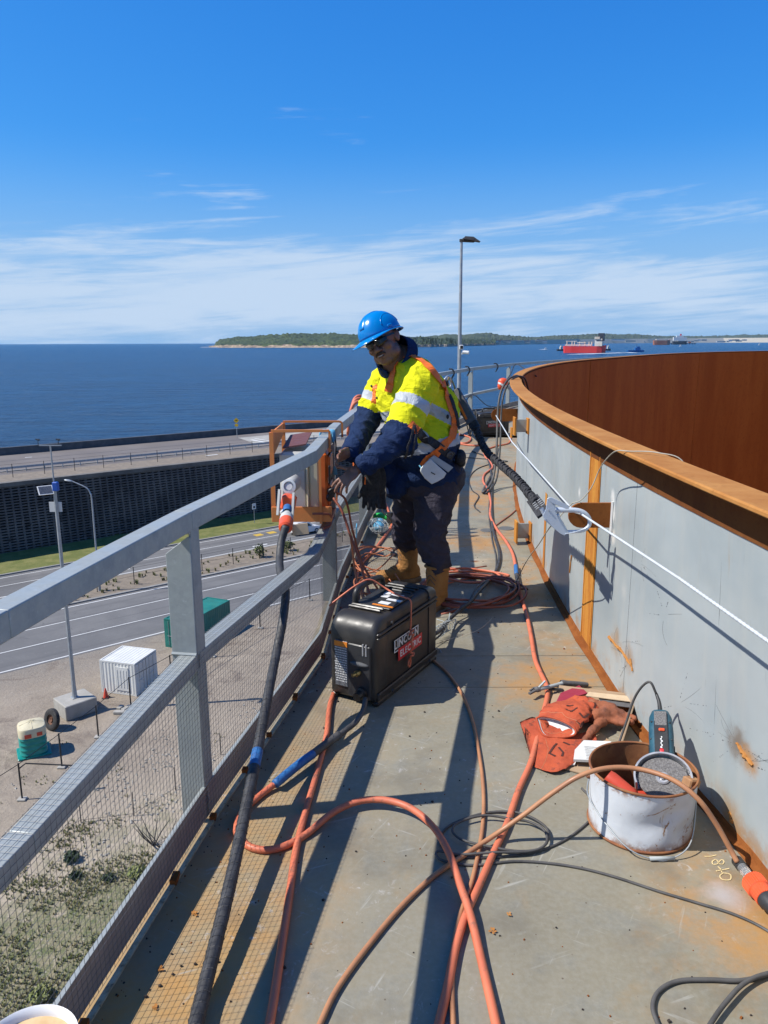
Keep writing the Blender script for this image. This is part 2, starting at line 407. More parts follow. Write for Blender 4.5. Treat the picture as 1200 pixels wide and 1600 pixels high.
def wall_x(y, z=0): return TC.x-math.sqrt(max(0, RW*RW-(y-TC.y)**2))+near_dev(y, z)
def ringp(th, r, z):
    rr = r+bumpr(th); p = V((TC.x-rr*math.cos(th), TC.y+rr*math.sin(th), z))
    if abs(th) < .3: p.x += near_dev(p.y, z)
    return p
mat_tank()
def mat_rust(name, a, b, c3, sc=3.0, stretch=(1, 1, 1), rough=.85, bmp=.3, lo=.35, hi=.65):
    m = Mat(name, rough, 0, .12); v = m.obj(stretch, world=True); v0 = m.obj(world=True)
    n = m.noise(v, sc, 7, .65, .4); n2 = m.noise(v0, sc*9, 6, .7); 
    c = m.mix(m.mr(n, lo, hi), a, b); c = m.mix(m.mr(n2, .5, .75, 0, .6), c, c3)
    m.set('Base Color', c); m.bump(n2, bmp, .002); return m
mat_rust('rust_bright', (.50, .235, .070), (.41, .170, .045), (.29, .115, .03), 4, (1, 1, 1), .8)
mat_rust('rust_dark', (.20, .075, .022), (.15, .05, .016), (.10, .035, .014), 5, (1, 1, .4), .85)
mat_rust('rust_inner', (.54, .175, .022), (.44, .130, .015), (.29, .075, .010), .9, (1, 1, .25), .8, .15)
mat_rust('rust_seam', (.60, .27, .05), (.45, .16, .03), (.36, .12, .025), 5, (3, 3, .5), .8)
mat_rust('rust_plate', (.30, .105, .028), (.22, .07, .018), (.16, .05, .015), 7)
simple('black_line', (.05, .05, .05), .8); 
simple('deck_light_edge', (.52, .47, .33), .7, col2=(.34, .28, .17), sc=30, dirt=(60, .58, (.12, .09, .06)))
simple('toe_grey', (.26, .235, .22), .6, .0, (.32, .29, .27), 8, bump=.15)
def mat_asphalt():
    m = Mat('asphalt', .9); v = m.obj(world=True); a = math.radians(39.5)
    vv = m.obj((1, 1, 1), (0, 0, -a), world=True); mp = m.n('ShaderNodeMapping'); mp.inputs['Scale'].default_value = (.02, .8, 1); m.L(vv, mp.inputs[0])
    trk = m.noise(mp.outputs[0], 1, 4, .6); big = m.noise(v, .12, 6, .65, .5); f = m.noise(v, 3, 6, .7)
    c = m.mix(m.mr(big, .35, .65), (.135, .134, .134), (.175, .172, .168)); c = m.mix(m.mr(trk, .46, .66, 0, .75), c, (.105, .104, .105)); c = m.mix(m.mr(f, .55, .7, 0, .5), c, (.20, .195, .188))
    c = m.mix(m.mr(m.noise(v, .6, 5, .7, 1), .62, .68, 0, .6), c, (.095, .093, .093)); m.set('Base Color', c); m.bump(m.noise(v, 30, 2), .2, .01)
mat_asphalt()
simple('asphalt_upper', (.155, .135, .122), .9, 0, (.20, .175, .158), .12, bump=.2, bsc=20)
simple('road_white', (.62, .62, .60), .7, sc=3, dirt=(5, .62, (.35, .35, .34)))
simple('road_yellow', (.55, .36, .05), .7)
simple('kerb_concrete', (.24, .235, .22), .85, 0, (.30, .29, .27), 2)
simple('crib_beam', (.085, .080, .080), .9, 0, (.165, .150, .140), .22, dirt=(.7, .56, (.05, .047, .047)))
simple('crib_recess_shade', (.020, .018, .020), .95, 0, (.035, .030, .028), .8)  # near-black: shade of the crib openings put into the colour
simple('crib_cap', (.13, .118, .105), .9, 0, (.19, .175, .155), .6)
simple('seawall_concrete', (.085, .088, .092), .85, 0, (.13, .13, .13), .7)
simple('verge_grass', (.12, .14, .03), .95, 0, (.20, .195, .06), .8, bump=.5, bsc=6, bd=.1)
simple('median_soil', (.20, .165, .125), .95, 0, (.27, .22, .165), 1.5, bump=.4, bsc=6, bd=.05)
simple('leaf_green', (.075, .105, .030), .8, 0, (.16, .17, .055), 3)
simple('grass_olive', (.17, .20, .06), .9, 0, (.26, .26, .11), 2)
simple('leaf_dark', (.035, .060, .028), .8, 0, (.06, .09, .035), 3)
simple('dry_grass', (.26, .22, .10), .9, 0, (.16, .15, .06), 3)
simple('concrete', (.34, .325, .285), .85, 0, (.42, .40, .36), 1.5, bump=.2)
simple('steel_post_pale', (.36, .39, .41), .5, .4, (.44, .47, .49), 3)
simple('fence_black', (.02, .02, .021), .7)
simple('container_white', (.66, .66, .62), .55, 0, (.74, .74, .70), .8, dirt=(2.5, .66, (.42, .36, .28)))
simple('container_green', (.012, .155, .125), .5, 0, (.018, .20, .16), .7, dirt=(3, .68, (.05, .09, .07)))
simple('teal_plastic', (.0, .22, .19), .45, 0, (.01, .28, .235), 2)
simple('cream_plastic', (.62, .55, .36), .5, 0, (.68, .61, .42), 3)
simple('rubber', (.022, .021, .021), .85, 0, (.045, .042, .04), 5)
simple('rust_hub', (.14, .06, .03), .8)
simple('red_plastic', (.55, .06, .03), .5)
simple('blue_plastic', (.01, .09, .42), .45)
simple('solar_glass', (.06, .07, .09), .25, 0, (.12, .13, .15), 12)
simple('car_white', (.70, .70, .69), .25)
simple('window_dark', (.02, .023, .028), .12)
simple('tyre_black', (.02, .02, .02), .8)
simple('alloy', (.45, .45, .46), .35, .7)
simple('sign_yellow', (.70, .42, .0), .5)
simple('white_paint', (.70, .70, .68), .5)
simple('roof_grey', (.35, .34, .33), .7)
simple('roof_red', (.30, .12, .08), .7)
def mat_ground():
    m = Mat('yard_gravel', .95); v = m.obj(world=True)
    big = m.noise(v, .09, 6, .6, .5); mid = m.noise(v, .55, 7, .65, .5); fine = m.noise(v, 5, 6, .7); grit = m.noise(v, 16, 4, .7)
    c = m.mix(m.mr(big, .38, .64), (.325, .268, .205), (.255, .210, .160))
    c = m.mix(m.mr(mid, .45, .7, 0, .7), c, (.40, .335, .255)); c = m.mix(m.mr(fine, .52, .72, 0, .5), c, (.17, .145, .12))
    # n = distance from the tank towards the road
    x, y, z = m.sep(v)[:3]; a = math.radians(39.5)
    n = m.math('ADD', m.math('MULTIPLY', x, -math.sin(a)), m.math('MULTIPLY', y, math.cos(a)))
    nn = m.math('ADD', n, m.math('MULTIPLY', m.math('SUBTRACT', mid, .5), 12))
    c = m.mix(m.math('MULTIPLY', m.mr(nn, 35, 46, 1, 0), .75), c, (.52, .435, .325))
    c = m.mix(m.math('MULTIPLY', m.mr(nn, 57, 66), .8), c, (.20, .180, .155))
    drk = m.noise(v, .3, 5, .7, .8); c = m.mix(m.math('MULTIPLY', m.mr(drk, .50, .66), m.mr(n, 42, 50, 0, .8)), c, (.15, .115, .09))
    g1 = m.noise(v, .9, 10, .78, .4); t = m.math('ADD', m.math('MULTIPLY', x, math.cos(a)), m.math('MULTIPLY', y, math.sin(a)))
    gm = m.math('MULTIPLY', m.mr(n, 33, 40, 1, 0), m.mr(t, 11, 15.5, 1, 0)); gm = m.math('MAXIMUM', gm, m.math('MULTIPLY', m.mr(n, 37, 43, .55, 0), 1))
    gf = m.math('MULTIPLY', m.mr(m.math('ADD', g1, m.math('MULTIPLY', gm, .24)), .55, .72), gm)
    c = m.mix(gf, c, m.mix(m.mr(m.noise(v, 2.6, 9, .8), .40, .60), (.105, .130, .040), (.27, .235, .135)))
    st = m.voro(v, 3.2); c = m.mix(m.math('MULTIPLY', m.mr(st, .10, .2, 1, 0), m.mr(n, 30, 44, .6, .25)), c, (.47, .43, .38))
    c = m.mix(m.mr(grit, .42, .68, 0, .55), c, m.mix(.5, c, (.55, .47, .37))); c = m.mix(m.mr(m.noise(v, 11, 6, .8), .56, .66, 0, .6), c, (.13, .11, .085))
    m.set('Base Color', c); m.bump(grit, .7, .05); m.bump(fine, .6, .12); m.bump(mid, .4, .3)
mat_ground()
def mat_sea():
    m = Mat('sea_water', .22, 0, .10); v = m.obj(world=True)
    big = m.noise(m.obj((.0016, .006, 1), (0, 0, .15), world=True), 1, 5, .6, .5); mid = m.noise(m.obj((.02, .05, 1), (0, 0, .1), world=True), 1, 7, .62, .3)
    c = m.mix(m.mr(big, .35, .65), (.0, .066, .178), (.001, .090, .230)); c = m.mix(m.mr(mid, .42, .66, 0, .7), c, (.0, .040, .115))
    fn = m.noise(m.obj((.10, .42, 1), (0, 0, .1), world=True), 1, 8, .7, .4); c = m.mix(m.mr(fn, .46, .66, 0, .75), c, (.0, .022, .075)); c = m.mix(m.mr(fn, .44, .34, 0, .5), c, (.012, .105, .235))
    wc = m.noise(m.obj((.045, .20, 1), (0, 0, .08), world=True), 1, 10, .72, .5); gate = m.mr(m.noise(m.obj((.004, .012, 1), world=True), 1, 3), .40, .58)
    c = m.mix(m.math('MULTIPLY', m.mr(wc, .640, .69), gate), c, (.80, .85, .88))
    m.set('Base Color', c); m.set('Roughness', .28)
    m.bump(m.noise(m.obj((.25, .6, 1), (0, 0, .1), world=True), 1, 8, .65, .4), 1.0, 3.0); m.bump(m.noise(m.obj((.03, .09, 1), (0, 0, .1), world=True), 1, 5, .6, .3), .8, 8.0)
mat_sea()
def mat_land():
    m = Mat('headland_scrub', .95); v = m.obj(world=True)
    n = m.noise(v, .012, 7, .65, .4); n2 = m.noise(v, .05, 5, .7); c = m.mix(m.mr(n, .38, .62), (.026, .050, .020), (.065, .095, .030)); c = m.mix(m.mr(n2, .46, .60, 0, .85), c, (.012, .026, .014))
    z = m.sep(v)[2]; zz = m.math('ADD', z, m.math('MULTIPLY', m.noise(m.obj((.012, .012, .05), world=True), 1, 6, .7), 46))
    cl = m.mr(zz, 3, 9, 1, 0)
    sand = m.mix(m.mr(n2, .4, .6), (.42, .32, .22), (.20, .15, .12)); c = m.mix(cl, c, sand)
    m.set('Base Color', c); m.bump(n2, .8, 6)
    m2 = Mat('far_scrub', .95); v = m2.obj(world=True); n = m2.noise(v, .006, 7, .68, .4); n2 = m2.noise(v, .03, 5, .7)
    c = m2.mix(m2.mr(n, .38, .62), (.030, .052, .028), (.075, .095, .045)); c = m2.mix(m2.mr(n2, .5, .68, 0, .8), c, (.022, .040, .026)); m2.set('Base Color', c)
mat_land()
simple('beach_sand', (.55, .49, .38), .9)
simple('sea_foam', (.70, .74, .77), .8)
simple('pine_foliage', (.018, .036, .018), .9)
simple('hull_red', (.75, .04, .04), .5, 0, (.80, .06, .05), .02)
simple('hull_rust', (.42, .13, .07), .6, 0, (.5, .2, .12), .03)
simple('ship_white', (.80, .76, .66), .6, 0, (.62, .50, .38), .08)
simple('ship_dark', (.03, .035, .05), .6)
simple('tug_blue', (.01, .12, .36), .5)
simple('building_cream', (.55, .52, .45), .8)

# ---------------------------------------------------------------- the land below, in road coordinates (t along, n across)
A_ = math.radians(39.5); E1 = V((math.cos(A_), math.sin(A_), 0)); E2 = V((-math.sin(A_), math.cos(A_), 0)); GZ = -24.45; UZ = -15.3; SEA = -31.0
def RP(t, n, z=GZ): p = E1*t+E2*n; p.z = z; return p
RZ = A_
def strip(name, n0, n1, z, mat, t0=-160, t1=330, kind='structure', th=None, seg=1):
    b = MB()
    if th is None: b.add([RP(t0, n0, z), RP(t1, n0, z), RP(t1, n1, z), RP(t0, n1, z)], [(0, 1, 2, 3)])
    else: b.bar(RP(t0, (n0+n1)/2, z-th/2), RP(t1, (n0+n1)/2, z-th/2), abs(n1-n0), th)
    o = make(name, b, mat)
    if kind: tag(o, kind=kind)
    return o
b = MB(); n = 60; vs = []
b.add([V((28000*math.cos(k*math.pi/48), 28000*math.sin(k*math.pi/48), SEA)) for k in range(96)], [tuple(range(96))])
tag(make('sea', b, 'sea_water'), kind='structure')
b = MB(); b.bar(RP(-160, -51.6, GZ-6), RP(330, -51.6, GZ-6), 298.8, 12.0)
tag(make('ground', b, 'yard_gravel'), kind='structure')
b = MB(); b.bar(RP(-160, 115.5, UZ-9), RP(330, 115.5, UZ-9), 26.0, 18.0)
tag(make('upper_ground', b, 'asphalt_upper'), kind='structure')
b = MB()
for i in range(1): b.add([RP(-160, 128.4, UZ-.5), RP(330, 128.4, UZ-.5), RP(330, 141, SEA-1), RP(-160, 141, SEA-1)], [(0, 1, 2, 3)])
tag(make('sea_revetment', b, 'seawall_concrete'), kind='structure')
strip('road', 64.0, 77.4, GZ+.008, 'asphalt'); strip('road', 84.3, 92.7, GZ+.008, 'asphalt')
for n_, w in ((64.35, .18), (68.65, .14), (72.95, .14), (76.9, .18), (84.7, .16), (88.7, .14), (91.9, .14)): strip('road_line', n_-w/2, n_+w/2, GZ+.014, 'road_white')
strip('kerb', 77.55, 77.95, GZ+.14, 'kerb_concrete', th=.16); strip('kerb', 83.9, 84.2, GZ+.14, 'kerb_concrete', th=.16); strip('kerb', 92.8, 93.15, GZ+.14, 'kerb_concrete', th=.16)
strip('median_strip', 77.95, 83.9, GZ+.12, 'median_soil', th=.14)
b = MB()
random.seed(3)
def vg(u, w):
    t = -160+490*u; nn = 93.15+8.1*w; return RP(t, nn, GZ+.12+.5*w*w+.12*noise.noise(V((t*.4, nn*.9, 0))))
b.grid(400, 8, vg); tag(make('grass_verge', b, 'verge_grass', smooth='all'), kind='structure')
b = MB()
for k in range(3): b.bar(RP(51.5+k*2.1, 90.5, GZ+.016), RP(52.7+k*2.1, 90.5, GZ+.016), 1.1, .004)
tag(make('road_marking', b, 'road_yellow'), kind='structure')
b = MB(); b.add([RP(29.2, 86.2, GZ+.016), RP(32.2, 86.0, GZ+.016), RP(32.2, 86.6, GZ+.016)], [(0, 1, 2)])
b.bar(RP(48.3, 85.5, GZ+.016), RP(50.5, 85.5, GZ+.016), .35, .004); tag(make('road_marking', b, 'road_white'), kind='structure')
# crib retaining wall
th = thing('retaining_wall', 'dark concrete crib retaining wall with a grid of openings between the two roads', 'wall', RP(20, 97.5))
B0, B1, T0, T1 = -150, 300, 0, 10.15
def WP(t, k, o=0.0): return RP(t, 101.0+k*1.0-o, GZ+k*(UZ-GZ))
b = MB(); b.add([WP(B0, 0, -.55), WP(B1, 0, -.55), WP(B1, 1, -.55), WP(B0, 1, -.55)], [(0, 1, 2, 3)])
make('shade_backing', b, 'crib_recess_shade', th, world=True)  # dark sheet added behind the beams, stands for the shade in the openings
b = MB(); R_ = 25
for i in range(R_): k = (i+.5)/R_*.955; b.bar(WP(B0, k, .06), WP(B1, k, .06), .3, .17)
tag(make('stretcher_beams', b, 'crib_beam', th, world=True), kind='stuff')
b = MB()
nb = int((B1-B0)/.92)
for i in range(nb):
    t = B0+i*.92; b.bar(WP(t, 0, -.12), WP(t, .955, -.12), .24, .5, upv=E2)
tag(make('header_ends', b, 'crib_beam', th, world=True), kind='stuff')
b = MB(); b.bar(RP(B0, 102.1, UZ-.22), RP(B1, 102.1, UZ-.22), 1.0, .5); make('capping_beam', b, 'crib_cap', th, world=True)
# upper level
strip('upper_path', 102.65, 108.2, UZ+.006, 'median_soil'); strip('upper_road_edge', 120.9, 121.15, UZ+.012, 'black_line')
strip('kerb', 110.6, 110.9, UZ+.12, 'kerb_concrete', th=.14)
b = MB(); b.add([atz(372, 684, UZ+.02), RP(66, 115, UZ+.02), RP(110, 116, UZ+.02), RP(120, 126.8, UZ+.02), atz(440, 678, UZ+.02)], [(0, 1, 2, 3, 4)]); tag(make('concrete_apron', b, 'concrete'), kind='structure')
b = MB()
b.bar(atz(393, 687, UZ+.03), atz(428, 694, UZ+.03), .6, .004); b.bar(atz(398, 685, UZ+.03), atz(434, 691, UZ+.03), .35, .004); b.bar(atz(39, 715, UZ+.03), atz(50, 714, UZ+.03), .35, .004)
b.bar(atz(322, 712, UZ+.03), atz(340, 710, UZ+.03), .5, .004); tag(make('road_marking', b, 'road_white'), kind='structure')
b = MB(); b.bar(RP(B0, 128.1, UZ+.5), RP(B1, 128.1, UZ+.5), .5, 1.3); o = make('sea_wall', b, 'seawall_concrete'); tag(o, 'long low grey concrete sea wall at the edge of the upper road', 'sea wall')
# guard rail and thin fence on the upper level
th = thing('guard_rail', 'long pale steel guard rail along the near edge of the upper road', 'guard rail', RP(20, 109.9, UZ))
b = MB(); b.bar(RP(-60, 109.9, UZ+.62), RP(200, 109.9, UZ+.62), .08, .3); make('rail', b, 'steel_post_pale', th, world=True)
for i in range(60):
    b = MB(); t = -20+i*2.4; b.bar(RP(t, 110.05, UZ), RP(t, 110.05, UZ+.75), .12, .12, upv=E2); make('post', b, 'steel_post_pale', th, world=True)
def wire_fence(label, pts, h, wires, cat='fence', mat='fence_black', pr=.04, wr=.018, pad=True):
    th = thing('wire_fence', label, cat, pts[0]); 
    for p in pts:
        b = MB(); b.tube([p, p+V((0, 0, h))], pr, 6); make('post', b, mat, th, world=True)
    for hw in wires:
        b = MB(); b.tube([p+V((0, 0, hw*h)) for p in pts], wr, 4); make('wire', b, mat, th, world=True)
    if pad:
        for p in pts:
            b = MB(); b.bbox(p+V((0, 0, .06)), (.5, .4, .12), .03); make('foot_pad', b, 'concrete', th, world=True)
    return th
wire_fence('dark post and wire fence on top of the crib wall beside the upper road', [RP(-6+i*3.9, 105.6, UZ) for i in range(32)], 1.75, (.97,), pad=False, wr=.012)
wire_fence('low black post and wire fence along the planted median between the roads', [RP(22+i*4.05, 79.6, GZ+.1) for i in range(14)], 2.0, (.96, .5), pad=False, wr=.014, pr=.045)
wire_fence('black wire fence on concrete feet across the gravel yard in front of the green tank', [RP(*q) for q in ((4.2, 41.6), (9.2, 44.4), (12.1, 46.5), (15.2, 48.8), (18.6, 51.7), (22.6, 53.6), (27.5, 56.2), (34, 59.4), (42, 63))], 2.35, (.97,), wr=.025, pr=.05)
wire_fence('thin stake fence on the pale gravel closest to the walkway', [RP(*q) for q in ((8.1, 39.2), (11.1, 40.0), (13.6, 38.7), (16.5, 39.6), (20.5, 41.5), (25.5, 44.5), (31, 48))], 1.5, (.1,), pad=False, wr=.012, pr=.028)
b = MB(); p0 = RP(9.6, 44.4, GZ+2.2); p1 = RP(12.2, 43.2, GZ+1.6); b.tube([RP(9.2, 44.4, GZ+2.0), p0, p1, RP(12.3, 43.2, GZ+.6)], .045, 5)
tag(make('bent_pole', b, 'fence_black'), 'bent black pipe brace leaning off the nearest corner post of the yard fence', 'pipe')
# weather pole on a concrete block
pb = RP(15.3, 53.6)
th = thing('concrete_block', 'square pale concrete footing block under the tall sensor pole', 'concrete block', pb, RZ+.1)
b = MB(); b.bbox((0, 0, .55), (2.3, 2.1, 1.1), .05); make('block', b, 'concrete', th)
b = MB(); b.bbox((0, 0, 1.13), (.5, .5, .05), .01); make('base_plate', b, 'steel_post_pale', th)
th = thing('sensor_pole', 'tall pale steel pole with solar panel, blue box and wind sensors on its crossbar', 'pole', pb+V((0, 0, 1.15)))
P0 = pb+V((0, 0, 1.16)); PT = aty(86, 762, pb.y); PTT = aty(73, 696, pb.y)
b = MB(); b.tube([P0, P0+V((0, 0, 1)), V((P0.x, P0.y, PT.z))], [.19, .15, .12], 8); make('mast', b, 'steel_post_pale', th, world=True, smooth=True)
zt = PTT.z; x0, y0 = P0.x, P0.y
b = MB(); b.tube([V((x0, y0, PT.z-.3)), V((x0, y0, zt))], .055, 8); make('upper_mast', b, 'steel_post_pale', th, world=True)
b = MB(); b.bar(V((x0-.75, y0, zt)), V((x0+.75, y0, zt)), .06, .07); make('crossbar', b, 'steel_post_pale', th, world=True)
for dx in (-.8, .55):
    b = MB(); b.tube([V((x0+dx, y0, zt)), V((x0+dx, y0, zt+.35))], .02, 5); b.ell(V((x0+dx+.05, y0, zt+.38)), (.12, .05, .05)); b.bar(V((x0+dx-.15, y0, zt+.42)), V((x0+dx+.1, y0, zt+.35)), .03, .08)
    make('wind_sensor', b, 'fence_black', th, world=True)
b = MB(); q = aty(71, 766, y0-.3); R = Matrix.Rotation(.6, 3, 'Z') @ Matrix.Rotation(.75, 3, 'X'); b.box(q, (.95, .75, .05), R); f = make('solar_panel', b, 'white_paint', th, world=True)
b = MB(); b.box(q+R @ V((0, 0, .03)), (.82, .62, .02), R); make('cell_sheet', b, 'solar_glass', f, world=True)
b = MB(); q = aty(87, 760, y0-.1); b.bbox(q, (.36, .35, .62), .04); make('battery_box', b, 'blue_plastic', th, world=True)
b = MB(); b.box(aty(87, 792, y0+.12), (.85, .05, .68)); make('back_plate', b, 'white_paint', th, world=True)
# street lamp
lb = RP(26.4, 79.9, GZ+.1)
def street_lamp(base, h, arm, label):
    th = thing('street_lamp', label, 'street lamp', base)
    b = MB(); pts = [V((0, 0, 0)), V((0, 0, h*.55)), V((0, 0, h-1.6))]; pts += [V((arm*.06, 0, h-.9)), V((arm*.25, 0, h-.35)), V((arm, 0, h+.35))]
    pts = cr(pts, 5); b.tube(pts, [.11-.055*i/(len(pts)-1) for i in range(len(pts))], 8); make('column', b, 'steel_post_pale', th, smooth=True)
    b = MB(); b.tube([V((0, 0, 0)), V((0, 0, 1.6))], .16, 8); make('base_sleeve', b, 'steel_post_pale', th)
    s_ = 1 if arm > 0 else -1
    b = MB(); b.ell(V((arm+s_*.35, 0, h+.4)), (.45, .2, .11), Matrix.Rotation(-.2*s_, 3, 'Y')); make('lamp_head', b, 'steel_post_pale', th, smooth=True)
    return th
hL = aty(140, 770, lb.y).z-lb.z+.9
street_lamp(lb, hL, -1.9, 'single arm grey street lamp with curved top rising from the planted median')
# sign posts
sb = RP(54.7, 96.0, GZ+.35)
th = thing('sign_post', 'small white sign on a thin post on the grass verge below the crib wall', 'sign', sb, RZ)
b = MB(); b.tube([V((0, 0, 0)), V((0, 0, 2.9))], .04, 6); make('post', b, 'steel_post_pale', th)
b = MB(); b.box((0, -.05, 2.45), (.6, .03, .85)); make('sign_plate', b, 'white_paint', th)
b = MB(); b.box((0, -.07, 2.35), (.3, .01, .3)); make('symbol', b, 'fence_black', th)
sb = atz(370.5, 684, UZ)
th = thing('warning_sign', 'yellow diamond warning sign with small plate on a pole by the sea wall', 'sign', sb, 0)
hs_ = aty(368.5, 657, sb.y).z-UZ
b = MB(); b.tube([V((0, 0, 0)), V((0, 0, hs_))], .05, 6); make('post', b, 'steel_post_pale', th)
b = MB(); b.box((0, -.06, hs_), (.72, .03, .72), Matrix.Rotation(math.pi/4, 3, 'Y')); make('diamond_plate', b, 'sign_yellow', th)
b = MB(); b.box((-.05, -.08, hs_), (.4, .01, .1)); b.box((.12, -.08, hs_+.05), (.12, .01, .2)); make('symbol', b, 'fence_black', th)
b = MB(); b.box((0, -.06, hs_-.85), (.6, .03, .45)); make('small_plate', b, 'sign_yellow', th)
# containers
def container(label, loc, rz, L, Wd, H, mat, doors, side_panels=False):
    th = thing('shipping_container', label, 'container', loc, rz)
    b = MB(); N = int(L/.28); prof = []
    def wallp(sgn):
        b = MB(); vs = []
        for i in range(N*4+1):
            x = .08+(L-.16)*i/(N*4); d = (.024, .024, 0, 0)[i % 4]; vs += [V((x, sgn*(Wd/2-d) if sgn > 0 else -(Wd/2-d), .16)), V((x, sgn*(Wd/2-d), H-.1))]
        f = [(2*i, 2*i+2, 2*i+3, 2*i+1) for i in range(N*4)]
        b.add(vs, f if sgn < 0 else [q[::-1] for q in f]); return b
    for sgn in (-1, 1): make('side_wall', wallp(sgn), mat, th)
    b = MB(); vs = []
    for i in range(N*4+1):
        x = .08+(L-.16)*i/(N*4); d = (.02, .02, 0, 0)[i % 4]; vs += [V((x, -Wd/2+.06, H-.02-d)), V((x, Wd/2-.06, H-.02-d))]
    b.add(vs, [(2*i, 2*i+2, 2*i+3, 2*i+1) for i in range(N*4)]); make('roof', b, mat, th)
    b = MB()
    for x in (.06, L-.06):
        for y in (-Wd/2+.06, Wd/2-.06): b.box((x, y, H/2), (.14, .14, H))
    for x in (.06, L-.06):
        for z in (.08, H-.05): b.box((x, 0, z), (.12, Wd-.26, .13))
    for y in (-Wd/2+.06, Wd/2-.06):
        for z in (.08, H-.05): b.box((L/2, y, z), (L-.26, .125, .125))
    make('frame', b, mat, th)
    b = MB(); b.box((L-.05, 0, H/2), (.04, Wd-.2, H-.25)); make('end_wall', b, mat, th)
    for sgn in (-1, 1):
        b = MB(); b.box((-.02+.03, sgn*(Wd/4-.03), H/2), (.05, Wd/2-.14, H-.3)); d = make('door', b, mat, th)
        for k in (.3, .7):
            b = MB(); y = sgn*(Wd/2-.14)*k; b.tube([V((-.05, y, .2)), V((-.05, y, H-.15))], .02, 6); make('lock_rod', b, doors, d)
        b = MB(); b.box((-.06, sgn*(Wd/4), H*.42), (.03, Wd*.22, .04)); make('door_handle', b, doors, d)
        b = MB()
        for z in (.27, .5, .73): b.box((-.035+.01, sgn*(Wd/4-.03), H*z), (.012, Wd/2-.3, .03))
        make('door_rib', b, mat, d)
    if side_panels:
        b = MB(); b.box((L*.37, Wd/2+.015, H*.5), (L*.36, .05, H*.72)); sd = make('side_door', b, mat, th)
        for k in range(4): bb = MB(); bb.box((L*.37-L*.13+k*L*.087, Wd/2+.045, H*.5), (.05, .03, H*.55)); make('door_rib', bb, mat, sd)
    return th
def ang(t, n): w = E1*t+E2*n; return math.atan2(w.y, w.x)
container('small white shipping container standing on the gravel near the traffic cone', RP(20.8, 53.95), ang(-.57, .82), 3.0, 2.95, 2.6, 'container_white', 'container_white', True)
container('dark green shipping container with double doors parked beside the road edge', RP(25.95, 59.8), ang(.888, .46), 6.3, 2.5, 2.6, 'container_green', 'steel_post_pale')
# plastic tank toilet
q = RP(11.3, 49.6)
th = thing('plastic_tank', 'squat teal plastic cabin with cream lid on a pallet base beside the tyre', 'tank', q, .5); th.scale = (.80, .80, .86)
def rsq(r, z, k=4.0, n=28):
    o = []
    for i in range(n):
        a = 2*math.pi*i/n; c_, s_ = math.cos(a), math.sin(a); d = (abs(c_)**k+abs(s_)**k)**(-1/k); o.append(V((r*d*c_, r*d*s_, z)))
    return o
b = MB(); b.sweep([rsq(.98*(1+(.06 if i % 3 == 1 else 0)), .14+i*.135) for i in range(12)]); make('tank_body', b, 'teal_plastic', th, smooth=True)
b = MB(); b.sweep([rsq(1.03, 1.62), rsq(1.04, 2.2), rsq(.98, 2.32), rsq(.5, 2.48), rsq(.1, 2.55)]); lid = make('lid', b, 'cream_plastic', th, smooth=True)
b = MB()
for k in range(8):
    a = k*math.pi/4; b.bar(V((.1*math.cos(a), .1*math.sin(a), 2.57)), V((.9*math.cos(a), .9*math.sin(a), 2.36)), .06, .05)
make('lid_rib', b, 'cream_plastic', lid)
b = MB(); b.box((-.35, -1.05, 1.82), (.5, .03, .3)); make('lid_label', b, 'red_plastic', lid); b = MB(); b.box((.5, -1.04, 1.86), (.4, .03, .28)); make('lid_label', b, 'red_plastic', lid)
b = MB(); b.bbox((0, 0, .08), (2.5, 2.1, .14), .04); make('base_tray', b, 'teal_plastic', th)
# tyre leaning on the block
q = RP(13.2, 52.0)
R = (RP(1, .3)-RP(0, 0)).normalized(); 
th = thing('truck_tyre', 'big black truck tyre with rusty hub leaning against the concrete block', 'tyre', q+V((0, 0, .0)))
ax = V((-.55, -.80, .24)).normalized(); Mt = ax.to_track_quat('Z', 'Y').to_matrix().to_4x4(); Mt.translation = q+V((0, 0, .72))
b = MB(); b.lathe([(.36, -.16), (.50, -.19), (.64, -.18), (.74, -.12), (.76, 0), (.74, .12), (.64, .18), (.50, .19), (.36, .16)], 28, Mt, closed=True); make('tread', b, 'rubber', th, world=True, smooth=True)
b = MB(); b.lathe([(.36, -.1), (.38, .10), (.30, .06), (.18, .02), (.17, .10), (.12, .10), (.001, .02)], 24, Mt); make('hub', b, 'rust_hub', th, world=True, smooth=True)
b = MB()
for k, (t, n) in enumerate(((17.6, 51.2), (18.2, 51.5), (18.6, 51.0), (18.9, 51.8), (17.9, 51.9), (19.2, 51.3))): b.bbox(RP(t, n, GZ+.12), (.9-.1*k, .35, .22), .03, Matrix.Rotation(k*1.1, 3, 'Z'))
tag(make('rubble_pile', b, 'concrete'), 'small scatter of broken concrete pieces behind the yard fence by the block', 'rubble')
q = RP(17.75, 54.4)
th = thing('traffic_cone', 'small orange traffic cone at the corner of the white container', 'cone', q)
b = MB(); b.lathe([(.21, .04), (.17, .2), (.05, .75), (.03, .78), (.001, .78)], 16); make('cone_body', b, 'red_plastic', th, smooth=True)
b = MB(); b.bbox((0, 0, .025), (.5, .5, .05), .02); make('foot', b, 'rubber', th)
